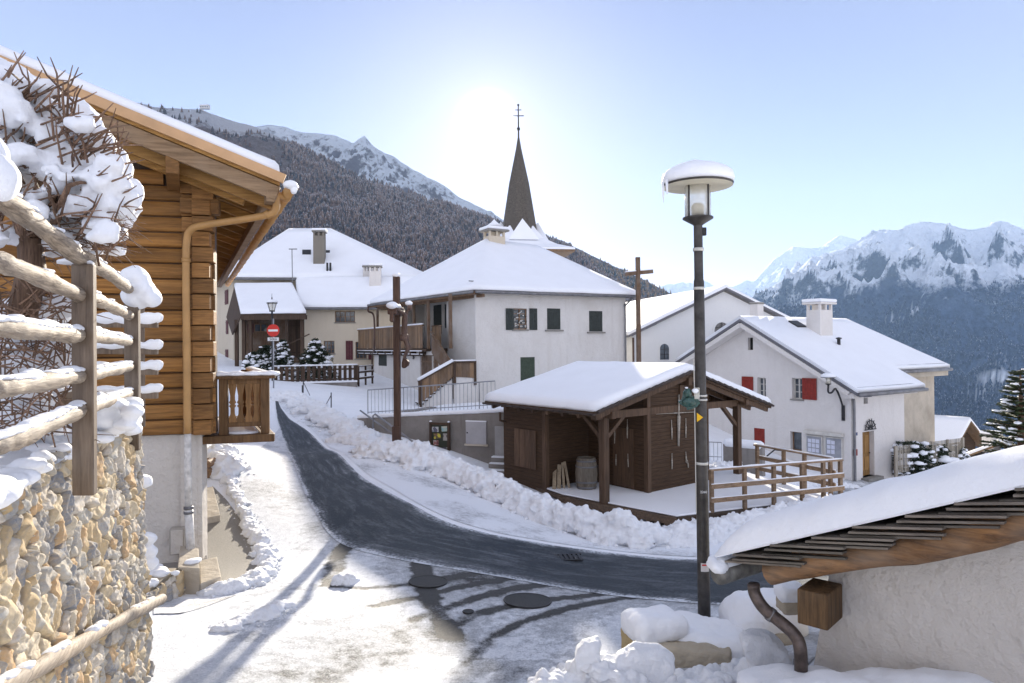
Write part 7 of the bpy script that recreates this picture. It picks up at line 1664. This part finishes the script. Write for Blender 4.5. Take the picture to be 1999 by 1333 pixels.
mb = MB(); mb.blob(ga_ + Vector((.0, .05, .06)), (.075, .13, .06), 3, .2); mb.tube([ga_.lerp(gb_, i / 20) + Vector((0, 0, .07)) for i in range(21)], .06, 8); mb.build('snow', SNOW, NR, True)
pipe(NR, [P(1471, 1140, 5.15), P(1474, 1160, 5.15), P(1492, 1188, 5.1), P(1525, 1215, 5.0), P(1550, 1238, 4.95), P(1562, 1265, 4.9), P(1564, 1330, 4.9)], .046, m_plain('patinated_copper_pipe', (.11, .085, .075), .45, .5, .35, 14), seg=14)
mb = MB(); 
for a, b in (((1507, 1201), (1501, 1197)), ((1563, 1292), (1563, 1298))): p, q = P(a[0], a[1], 5.06), P(b[0], b[1], 5.06); MB().tube([p.lerp(q, -.3), q], .053, 14).build('pipe_collar', METAL, NR, True)

# ================================================================ LAMP POST
LB_ = P(1375.5, 1245, 7.3); LT = P(1362.5, 436, 7.3); LP = thing('lamp_post', 'tall dark street lamp with mushroom head wearing a thick cap of snow', 'street lamp', tuple(LB_))
LT = Vector((LT.x, LB_.y, LT.z)); LB2 = Vector((LB_.x, LB_.y, LB_.z - .5))
mb = MB(); zz = lambda f: LB_.lerp(LT, f); mb.tube([LB2, zz(0), zz(.42), zz(.425), zz(.86), zz(.865), zz(1)], [.068, .067, .064, .060, .055, .048, .046], 20); mb.build('pole', POLEM, LP, True).modifiers.new('e', 'EDGE_SPLIT')
lamp_head(LP, LT + Vector((0, 0, -.02)), .365, LGLASS, POLEM, CREAMP, True)
BANDM = m_plain('pale_metal_band', (.55, .54, .50), .4, .3, .1)
for y, h in ((487, .035), (563, .03), (772, .018), (780, .018), (904, .028)):
    c = P(1368, y, 7.3); f = (c.z - LB_.z) / (LT.z - LB_.z); c = LB_.lerp(LT, f); mb = MB(); mb.tube([c - Vector((0, 0, h / 2)), c + Vector((0, 0, h / 2))], .068 if y > 600 else .058, 20); mb.build('band', BANDM, LP, True)
def onpole(y, dx=0, dy=-.07): c = P(1368, y, 7.3); f = (c.z - LB_.z) / (LT.z - LB_.z); c = LB_.lerp(LT, f); return c + Vector((dx, dy, 0))
mb = MB(); c = onpole(452, .06, 0); mb.box(c, (.05, .05, .085)); mb.build('control_box', IRON, LP, bevel=.006)
mb = MB(); c = onpole(1104, .0, -.0); seg = 10
for i in range(seg): a0_ = R(-90 - 38 + 76 * i / seg); a1_ = R(-90 - 38 + 76 * (i + 1) / seg); r = .069; mb.add([c + Vector((r * math.cos(a0_), r * math.sin(a0_), -.045)), c + Vector((r * math.cos(a1_), r * math.sin(a1_), -.045)), c + Vector((r * math.cos(a1_), r * math.sin(a1_), .045)), c + Vector((r * math.cos(a0_), r * math.sin(a0_), .045))], [(0, 1, 2, 3)])
stk = mb.build('sticker', m_plain('sticker_white', (.6, .58, .56), .5, 0, .1), LP)
mb = MB(); mb.box(onpole(1099, .0, -.0725), (.07, .003, .014)); mb.build('sticker_mark', REDP, stk)
text(LP, '2260', .036, onpole(958, -.005, -.0685), (R(90), 0, 0), WHITEP, 'pole_number', .001)
# yellow arrow and green plaque fixed to the post
YEL = m_plain('yellow_sign_paint', (.75, .42, .005), .5, 0, .05)
pA = onpole(813, -.055, -.075); mb = MB(); mb.prism([pA + Vector((-.01, 0, -.048)), pA + Vector((-.01, 0, .048)), pA + Vector((.055, 0, 0))], Vector((0, -.006, 0))); mb.build('trail_arrow', YEL, LP)
mb = MB(); pW = onpole(700, -.075, -.03); pV = onpole(1000, -.075, -.03); mb.tube([pW, pV], .005, 6); mb.build('cable', BANDM, LP)
GP_ = thing('green_plaque', 'green glass plaque shaped like a bell-sleeved figure strapped to the lamp post', 'plaque', tuple(onpole(780, -.12)))
DP = 7.2; m_gg, n_g, b_g = newmat('green_glass'); fg = noise_n(n_g, coords(n_g), 14, 5, .7); lk(n_g, ramp(n_g, fg, [(.35, (.012, .040, .034)), (.62, (.03, .085, .07)), (.8, (.12, .22, .19))]), b_g.inputs['Base Color']); b_g.inputs['Roughness'].default_value = .18; bump(n_g, b_g, fg, .6, .01)
outl = [(1340, 757), (1346, 758), (1350, 765), (1352, 772), (1358, 775), (1364, 781), (1367, 787), (1362, 793), (1357, 796), (1350, 799), (1342, 801), (1340, 795), (1334, 793), (1328, 789), (1324, 784), (1330, 781), (1333, 774), (1334, 765)]
mb = MB(); mb.prism([P(x, y, DP) for x, y in outl], Vector((0, .025, 0))); mb.build('plate', m_gg, GP_, bevel=.005)
mb = MB(); mb.blob(P(1343, 767, DP - .01), (.038, .03, .045), 3, .25, 2); mb.blob(P(1345, 785, DP), (.07, .03, .055), 3, .25, 2); mb.build('relief', m_gg, GP_, True)
mb = MB(); mb.hexa(P(1356, 779, DP - .02), Vector((.055, 0, 0)), Vector((0, .02, 0)), Vector((0, 0, .12))); o = mb.build('clip', LGLASS, GP_, bevel=.004)
mb = MB(); mb.blob(P(1357, 763, DP - .03), (.035, .03, .025), 3, .3); mb.blob(P(1340, 757, DP - .01), (.018, .02, .01), 2, .3); mb.build('snow', SNOW, GP_, True)

# ================================================================ SNOW BANKS
def chunky(o, strength, scale):
    k = ('v', scale)
    if k not in TEX:
        t = bpy.data.textures.new('chunks', 'VORONOI'); t.noise_scale = scale; t.distance_metric = 'DISTANCE'; TEX[k] = t
    d = o.modifiers.new('v', 'DISPLACE'); d.texture = TEX[k]; d.strength = -strength; d.mid_level = .4; d.texture_coords = 'GLOBAL'; return o
def bank(name, pts, n, hw, hh, vox, seed, rmin=.09, rmax=.26, chunks=90, amp=.15):
    rs = random.Random(seed); q = catmull([G(*p) for p in pts], 80); mb = MB()
    for i in range(n):
        t = rs.random(); k = t * 79; a = q[int(min(78, k))].lerp(q[int(min(78, k)) + 1], k - int(min(78, k))); e = min(1, t * 8, (1 - t) * 8); wv = hw * (.7 + .5 * noise.noise(Vector((t * 14, seed, 0))))
        off = rs.gauss(0, .42); dirn = (q[min(79, int(k) + 1)] - q[max(0, int(k) - 1)]).normalized(); sd = Vector((-dirn.y, dirn.x, 0)); p = a + sd * off * wv
        hloc = hh * max(0, 1 - (abs(off) / 1.15) ** 2) * (.55 + .45 * rs.random()) * (.35 + .65 * e) * (1 + .45 * noise.noise(Vector((t * 22, seed + 4, 0)))); r = rs.uniform(rmin, rmax)
        z = gz(p.x, p.y); mb.blob((p.x, p.y, z + max(0, hloc - r * .35)), (r * rs.uniform(.9, 1.5), r * rs.uniform(.9, 1.4), r * rs.uniform(.6, .9)), 2, .45, 2.2, seed=i)
        if i % 3 == 0: mb.blob((p.x, p.y, z + hloc * .25), (r * 1.6, r * 1.6, hloc * .5 + .05), 2, .2)
    o = mb.build(name, SNOWR, None, True); remesh(o, vox, 1)
    d = o.modifiers.new('d', 'DISPLACE'); d.texture = clouds(.16, 3); d.strength = amp; d.mid_level = .5; d.texture_coords = 'GLOBAL'
    d = o.modifiers.new('d2', 'DISPLACE'); d.texture = clouds(.05, 2); d.strength = amp * .4; d.mid_level = .5; d.texture_coords = 'GLOBAL'
    chunky(o, hh * .28, max(.05, hh * .38)); tagp(o, kind='stuff'); mb = MB()
    for i in range(chunks):
        t = rs.random(); k = t * 79; a = q[int(min(78, k))].lerp(q[int(min(78, k)) + 1], k - int(min(78, k))); dirn = (q[min(79, int(k) + 1)] - q[max(0, int(k) - 1)]).normalized(); sd = Vector((-dirn.y, dirn.x, 0)); off = rs.choice((-1, 1)) * rs.uniform(.7, 1.5) * hw * .8; p = a + sd * off; r = rs.uniform(.02, .07) * (rmax / .26)
        mb.blob((p.x, p.y, gz(p.x, p.y) + r * .5), (r * 1.2, r, r * .8), 1, .6, 2, seed=i)
    c = mb.build(name + '_crumbs', SNOWR, None, False); tagp(c, kind='stuff'); return o
bank('roadside_snow_bank', [(715, 880), (760, 892), (820, 905), (880, 928), (940, 958), (1000, 985), (1060, 1012), (1120, 1035), (1180, 1052), (1250, 1062), (1310, 1055)], 620, .62, .48, .045, 1)
bank('platform_snow_bank', [(1290, 1062), (1350, 1058), (1400, 1046), (1470, 1030), (1540, 1015), (1620, 1000), (1700, 990)], 330, .62, .34, .045, 2)
bank('upper_snow_bank', [(548, 772), (580, 785), (620, 808), (655, 830), (690, 850), (720, 868)], 260, .75, .34, .06, 3, .12, .32, 30)
bank('far_left_snow_bank', [(435, 885), (430, 905), (445, 930)], 60, .5, .35, .05, 4, .1, .22, 20)
bank('kerb_snow_ridge', [(432, 900), (450, 950), (478, 1005), (505, 1055), (520, 1100), (505, 1130), (470, 1148), (430, 1156), (400, 1162)], 380, .20, .12, .025, 5, .035, .10, 220, .04)
bank('plough_snow_ridge', [(560, 1180), (520, 1200), (480, 1215), (430, 1235)], 90, .22, .07, .022, 7, .03, .07, 80, .03)
bank('ploughed_snow_lump', [(655, 1140), (672, 1138), (690, 1136)], 40, .10, .12, .018, 8, .03, .07, 30, .03)
bank('house_front_snow', [(1660, 950), (1620, 950), (1560, 945), (1500, 940)], 80, .4, .16, .05, 9, .08, .18, 10)
bank('fence_side_snow', [(1390, 925), (1440, 915), (1500, 915)], 70, .5, .3, .05, 10, .1, .2, 10)
def heap(name, items, vox, amp, label=None, cat=None, sm=3, extra=None, mat=None):
    mb = MB()
    for (px, py, D, rx, ry, rz) in items: mb.blob(P(px, py, D), (rx, ry, rz), 3, .16, 1.6, seed=int(px * 3 + py))
    o = mb.build(name, mat or SNOW, None, True); remesh(o, vox, sm)
    if amp: d = o.modifiers.new('d', 'DISPLACE'); d.texture = clouds(.12, 3); d.strength = amp; d.mid_level = .5; d.texture_coords = 'GLOBAL'
    if mat: chunky(o, .09, .11)
    return tagp(o, kind='stuff') if not label else tagp(o, label, cat)
def cushion(root, c, size, ang, seed=0):
    mb = MB(); mb.box(c, size, ang); o = mb.build('snow', SNOW, root, True); b = o.modifiers.new('b', 'BEVEL'); b.width = min(size) * .46; b.segments = 5
    r = o.modifiers.new('r', 'REMESH'); r.mode = 'VOXEL'; r.voxel_size = .022; r.use_smooth_shade = True; o.modifiers.new('s', 'SMOOTH').iterations = 10
    for sc_, st_ in ((.42, .10), (.12, .03)): d = o.modifiers.new('d', 'DISPLACE'); d.texture = clouds(sc_, 3); d.strength = st_; d.mid_level = .5; d.texture_coords = 'GLOBAL'
    return o
# two boulders with snow by the lamp foot
def boulder(label, c, r, snowitems, ang=0, mat=None):
    T = thing('boulder', label, 'stone', (c.x, c.y, c.z - r[2])); mb = MB(); mb.box(c, (r[0] * 2, r[1] * 2, r[2] * 2), ang); o = mb.build('stone', mat or STONE, T, bevel=.04)
    o.modifiers['bevel'].segments = 3; displace(o, .06, .15, 4); mb = MB()
    for (px, py, D, rx, ry, rz) in snowitems: cushion(T, P(px, py, D), (rx * 2, ry * 2, rz * 2), ang)
    return T
YST = m_plaster('yellow_stone', (.46, .36, .20), .5, (.28, .22, .14), .9, 14)
boulder('square yellowish stone under a tall cushion of snow, left of the lamp post', P(1272, 1268, 6.7), (.24, .20, .20), [(1276, 1220, 6.7, .29, .26, .14)], .3, YST)
boulder('low broad stone under smooth snow at the foot of the lamp post', P(1355, 1292, 6.5), (.34, .22, .20), [(1374, 1250, 6.75, .42, .36, .15)], -.3, STONE)
boulder('rounded snow mound over a dark stone behind the copper downpipe', P(1495, 1262, 6.7), (.30, .25, .15), [(1488, 1208, 7.0, .40, .36, .26)], .1, STONE)
boulder('small snow-capped stone beside the timber purlin end', P(1546, 1172, 6.4), (.12, .12, .10), [(1545, 1156, 6.4, .14, .14, .06)], 0, STONE)
its = []
rs = random.Random(9)
for _ in range(150):
    px = rs.uniform(1070, 1600); py = 1335 - rs.random() ** 1.2 * (58 if px > 1430 or 1110 < px < 1200 else 30); r = rs.uniform(.05, .15); its.append((px, py + 22, 5.6 + rs.uniform(-.3, .5), r * 1.4, r, r * .8))
heap('foreground_snow_heap', its, .016, .05, sm=0, mat=SNOWR)
heap('lamp_foot_snow', [(1365, 1320, 6.9, .80, .5, .22), (1270, 1325, 6.8, .4, .4, .16), (1450, 1300, 6.9, .5, .5, .26), (1520, 1310, 6.6, .4, .4, .2)], .03, .05, sm=8)
its = [(px, 1388 - 20 * math.sin((px - 1560) / 440 * 3), 4.5 + .2 * math.sin(px), .35, .3, .16) for px in range(1540, 2060, 35)] + [(1790, 1350, 4.4, .2, .2, .12), (1530, 1350, 4.9, .35, .3, .14), (1600, 1345, 4.8, .3, .3, .10)]
heap('foreground_snow_drift', its, .03, .03, sm=6)
for k, (pts, lab) in enumerate((([(1118, 1290), (1135, 1270), (1168, 1262), (1172, 1300), (1178, 1333), (1125, 1340)], 'upright slab of broken snow crust, leftmost in the foreground heap'), ([(1448, 1262), (1470, 1248), (1505, 1250), (1540, 1285), (1560, 1333), (1470, 1340)], 'large tilted slab of broken snow crust in front of the copper pipe'),
      ([(1200, 1300), (1235, 1278), (1290, 1280), (1320, 1310), (1300, 1345), (1205, 1345)], 'rounded block of snow crust in the middle of the foreground heap'))):
    mb = MB(); mb.prism([P(x, y, 5.35 + .02 * (i % 3)) for i, (x, y) in enumerate(pts)], Vector((.03, .16, .05))); o = mb.build('snow_slab', SNOWR, None, True, bevel=.03); o.modifiers['bevel'].segments = 3
    m_ = o.modifiers.new('r', 'REMESH'); m_.mode = 'VOXEL'; m_.voxel_size = .014; m_.use_smooth_shade = True; o.modifiers.new('s', 'SMOOTH').iterations = 4; displace(o, .045, .12); tagp(o, lab, 'snow block', 'broken slabs of snow crust')
# manholes and drain
def manhole(label, px, py, wpx):
    c = G(px, py); r = wpx / 2 / F * c.y; n_ = Vector((0, 0, 1)); e = .6; dzx = (gz(c.x + e, c.y) - gz(c.x - e, c.y)) / (2 * e); dzy = (gz(c.x, c.y + e) - gz(c.x, c.y - e)) / (2 * e)
    mb = MB(); n = 32; rg = [Vector((c.x + r * math.cos(t), c.y + r * math.sin(t), 0)) for t in np.linspace(0, 2 * math.pi, n, endpoint=False)]; rg = [Vector((p.x, p.y, c.z + dzx * (p.x - c.x) + dzy * (p.y - c.y) + .006)) for p in rg]
    mb.prism(rg, Vector((0, 0, .02))); T = mb.build('manhole_cover', m_thin_snow('wet_cast_iron', .18, (.035, .036, .036)), None); tagp(T, label, 'manhole cover')
    mb = MB(); mb.tube([p + Vector((0, 0, .016)) for p in rg + rg[:1]], .010, 6, False); mb.build('rim', IRON, T); return T
manhole('dark round manhole cover on the forecourt, nearer the lamp post', 1030, 1175, 92); manhole('dark round manhole cover on the forecourt, nearer the chalet', 836, 1138, 74)
manhole('small round valve cover in the snow between the two manholes', 914, 1197, 20)
c = G(1105, 1091); mb = MB()
for i in range(7): mb.box((c.x - .24 + .08 * i, c.y, c.z + .03), (.05, .34, .02), .1)
mb.box((c.x, c.y - .16, c.z + .028), (.56, .04, .02), .1); mb.box((c.x, c.y + .16, c.z + .028), (.56, .04, .02), .1); o = mb.build('drain_grate', IRON); tagp(o, 'rusty iron drain grate set in the wet road', 'drain')

# small conifer at the right edge
def fir(label, base, h, rad, n, seed, snows=True, name='fir_tree'):
    rs = random.Random(seed); T = thing(name, label, 'tree', tuple(base)); mb = MB(); mb.tube([base, base + Vector((0, 0, h * .5)), base + Vector((0, 0, h))], [.10, .06, .015], 8); fo = MB(); sn = MB(); br = mb
    for i in range(n):
        t = (i + .5) / n; z = h * (.06 + .94 * t); L = rad * (1 - t) ** .8 * rs.uniform(.7, 1.1) + .12
        for k in range(5 if t < .9 else 3):
            a = i * 1.9 + k * 2 * math.pi / 5 + rs.uniform(-.3, .3); z = h * (.06 + .94 * min(.99, t + rs.uniform(-.025, .025))); d = Vector((math.cos(a), math.sin(a), 0)); pts = [base + Vector((0, 0, z)), base + Vector((0, 0, z + .06 * L)) + d * L * .5, base + Vector((0, 0, z + rs.uniform(.05, .28) * L)) + d * L]
            br.tube(pts, [.022 * (1 - t) + .006, .014 * (1 - t) + .005, .004], 4, False); m = int(30 + L * 90)
            for j in range(m):
                u = rs.uniform(.12, 1); p = pts[0].lerp(pts[1], u * 2) if u < .5 else pts[1].lerp(pts[2], u * 2 - 1); w_ = .05 + .12 * (1 - u) * L
                q = d.cross(Vector((0, 0, 1))) * rs.uniform(-1, 1) * w_ * 1.6; e = (d * .6 + q.normalized() * .8 + Vector((0, 0, rs.uniform(-.3, .35)))).normalized() * rs.uniform(.08, .15); s_ = e.orthogonal().normalized() * .022
                fo.add([p + q * .3 - s_, p + q * .3 + e, p + q * .3 + s_], [(0, 1, 2)])
            if snows and rs.random() < .4:
                for u in np.arange(.4, 1.0, .22): p = pts[1].lerp(pts[2], (u - .3) / .7); r = rs.uniform(.04, .10) * (1 - t * .5); sn.blob(p + Vector((0, 0, .035)), (r * 1.3, r * 1.3, r * .55), 1, .4, 2, seed=i + k)
    mb.build('trunk', TWIG, T, True); f = fo.build('foliage', m_plain('fir_needles', (.045, .062, .022), .7, 0, .4, 6, 0), T); 
    if sn.v: sn.build('snow', SNOW, T, True)
    return T
b_ = P(1994, 905, 17.5); fir('dark snow-dusted fir tree cut by the right edge of the picture', b_, Z(1985, 722, 17.5) - b_.z, .80, 26, 3)

# ================================================================ FORESTS (far-off woods as single masses)
def forest(name, X, Y, Zg, n, hmin, hmax, mat, seed, dens, jmax=.78, aspect=.24, keep=None):
    rng = np.random.RandomState(seed); ny, nx = X.shape; nf = int(ny * jmax); m = n * 4
    a = rng.uniform(0, nx - 1.01, m); b = rng.uniform(0, nf - 1.01, m); ia = a.astype(int); ib = b.astype(int); fa = a - ia; fb_ = b - ib
    def bl(Q): return (Q[ib, ia] * (1 - fa) + Q[ib, ia + 1] * fa) * (1 - fb_) + (Q[ib + 1, ia] * (1 - fa) + Q[ib + 1, ia + 1] * fa) * fb_
    x, y, z = bl(X), bl(Y), bl(Zg); d = dens(a / nx, b / nf, x, y, z); ok = rng.rand(m) < d; x, y, z = x[ok][:n], y[ok][:n], z[ok][:n]; n = len(x)
    h = rng.uniform(hmin, hmax, n) * np.where(rng.rand(n) < .15, .6, 1); r = h * aspect * rng.uniform(.7, 1.3, n); S = 6
    # jagged two-tier cone: ring0 base, ring1 inner, ring2 outer mid, apex
    ang = np.linspace(0, 2 * np.pi, S, endpoint=False)[None] + rng.uniform(0, 6.28, n)[:, None]; jr = lambda: rng.uniform(.7, 1.2, (n, S))
    rings = [(1.0, .10), (.45, .48), (.68, .42), (.22, .80)]
    V = np.zeros((n, S * 4 + 1, 3))
    for k, (rr, hz_) in enumerate(rings):
        j = jr() if k in (0, 2) else np.ones((n, S)); V[:, k * S:(k + 1) * S, 0] = x[:, None] + np.cos(ang) * r[:, None] * rr * j; V[:, k * S:(k + 1) * S, 1] = y[:, None] + np.sin(ang) * r[:, None] * rr * j; V[:, k * S:(k + 1) * S, 2] = z[:, None] + h[:, None] * (hz_ - .06 * (j - 1))
    V[:, -1] = np.stack([x, y, z + h], 1); fs = []
    for k in range(S):
        k2 = (k + 1) % S
        for a_, b_ in ((0, 1), (2, 3)): fs += [(a_ * S + k, a_ * S + k2, b_ * S + k2), (a_ * S + k, b_ * S + k2, b_ * S + k)]
        fs += [(S + k, S + k2, 2 * S + k2), (S + k, 2 * S + k2, 2 * S + k)]
        fs.append((3 * S + k, 3 * S + k2, 4 * S))
    fs = np.array(fs); nv = S * 4 + 1; FF = (fs[None] + (np.arange(n) * nv)[:, None, None]).reshape(-1, 3)
    me = bpy.data.meshes.new(name); me.vertices.add(n * nv); me.vertices.foreach_set('co', V.reshape(-1).astype(np.float32)); me.loops.add(len(FF) * 3); me.loops.foreach_set('vertex_index', FF.ravel().astype(np.int32)); me.polygons.add(len(FF)); me.polygons.foreach_set('loop_start', np.arange(0, len(FF) * 3, 3, dtype=np.int32)); me.update(calc_edges=True)
    me.materials.append(mat); o = bpy.data.objects.new(name, me); COL.objects.link(o); return tagp(o, kind='stuff')
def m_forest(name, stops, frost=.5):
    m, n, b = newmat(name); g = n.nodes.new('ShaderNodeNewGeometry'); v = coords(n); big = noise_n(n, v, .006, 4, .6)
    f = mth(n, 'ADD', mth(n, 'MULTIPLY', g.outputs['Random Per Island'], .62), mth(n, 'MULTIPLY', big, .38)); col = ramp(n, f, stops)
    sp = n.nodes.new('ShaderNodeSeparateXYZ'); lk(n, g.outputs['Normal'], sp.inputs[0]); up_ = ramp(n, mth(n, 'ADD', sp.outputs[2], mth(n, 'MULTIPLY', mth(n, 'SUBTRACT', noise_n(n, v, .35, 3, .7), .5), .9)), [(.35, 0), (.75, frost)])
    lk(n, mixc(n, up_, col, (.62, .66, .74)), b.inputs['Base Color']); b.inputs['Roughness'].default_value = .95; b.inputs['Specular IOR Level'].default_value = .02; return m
FOR1 = m_forest('mixed_winter_forest', [(.15, (.036, .036, .036)), (.35, (.085, .060, .047)), (.55, (.17, .105, .070)), (.72, (.22, .145, .10)), (.9, (.22, .19, .19))], .30)
FOR3 = m_forest('larch_shoulder', [(.15, (.03, .04, .03)), (.4, (.09, .08, .05)), (.6, (.28, .17, .06)), (.8, (.34, .20, .08))], .25)
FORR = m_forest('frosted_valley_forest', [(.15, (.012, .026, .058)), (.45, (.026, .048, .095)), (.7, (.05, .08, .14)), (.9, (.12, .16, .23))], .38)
def dens1(u, v, x, y, z):
    g = fbm(x * .006, y * .006, 4, 2); gul = np.abs(fbm(x * .009 + 4, y * .002, 3, 7) - .5); d = np.clip((g - .22) * 5, .15, 1) * np.clip(gul * 28, .12, 1); px = 999.5 + 1333 * x / y
    top = (v > .80) & (px < 560); d = np.where(top, d * .10, d); d = np.where((v > .78) & (px < 520) & ~top, d * .35, d); return d * np.where(px < 250, .0, 1) * np.where(px > 1290, 0, 1)
forest('mountain_forest', FX, FY, FZ, 42000, 13, 22, FOR1, 1, dens1, .745)
forest('shoulder_forest', HX, HY, HZ, 7000, 13, 22, FOR3, 2, lambda u, v, x, y, z: np.clip((fbm(x * .006, y * .006, 3, 5) - .2) * 5, .2, 1), .745)
def densr(u, v, x, y, z):
    px = 999.5 + 1333 * x / y; g = fbm(x * .003, y * .003, 4, 3); return np.clip((g - .30) * 8, .0, 1) * (z < 330 + 200 * (fbm(x * .002, y * .002, 3, 9) - .5)) * (px < 2050) * (in_meadow(*project(x, y, z)) < .3)
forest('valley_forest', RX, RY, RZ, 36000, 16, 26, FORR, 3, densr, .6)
# meadow huts on the far slope and the ski building on the skyline
hb = P(400, 212, 1985); SKB = thing('mountain_station', 'tiny pale building with windows on the skyline of the forested mountain', 'building', tuple(hb)); mb = MB(); mb.box(hb + Vector((0, 0, 4)), (26, 12, 10)); mb.build('wall', PL_WHITE2, SKB); mb = MB(); mb.box(hb + Vector((0, 0, 9.7)), (28, 14, 1.2)); mb.build('roof', SNOW, SKB)
for i in range(5): mb = MB(); mb.box(hb + Vector((-10 + 5 * i, -6.2, 4)), (3, .3, 3.5)); mb.build('window', GLASS, SKB)
# ---------------------------------------------------------------- haze: the mountain air
HZ_ON = True
if HZ_ON:
    mb = MB(); mb.box((400, 4200, 900), (13000, 13400, 3000)); hz_o = mb.build('haze', None); hz_o['kind'] = 'stuff'
    m = bpy.data.materials.new('mountain_air'); m.use_nodes = True; n = m.node_tree; n.nodes.clear(); vo = n.nodes.new('ShaderNodeVolumePrincipled'); ou = n.nodes.new('ShaderNodeOutputMaterial')
    vo.inputs['Color'].default_value = (.42, .64, 1, 1); vo.inputs['Density'].default_value = .000038; vo.inputs['Anisotropy'].default_value = .25; lk(n, vo.outputs[0], ou.inputs['Volume']); hz_o.data.materials.clear(); hz_o.data.materials.append(m)
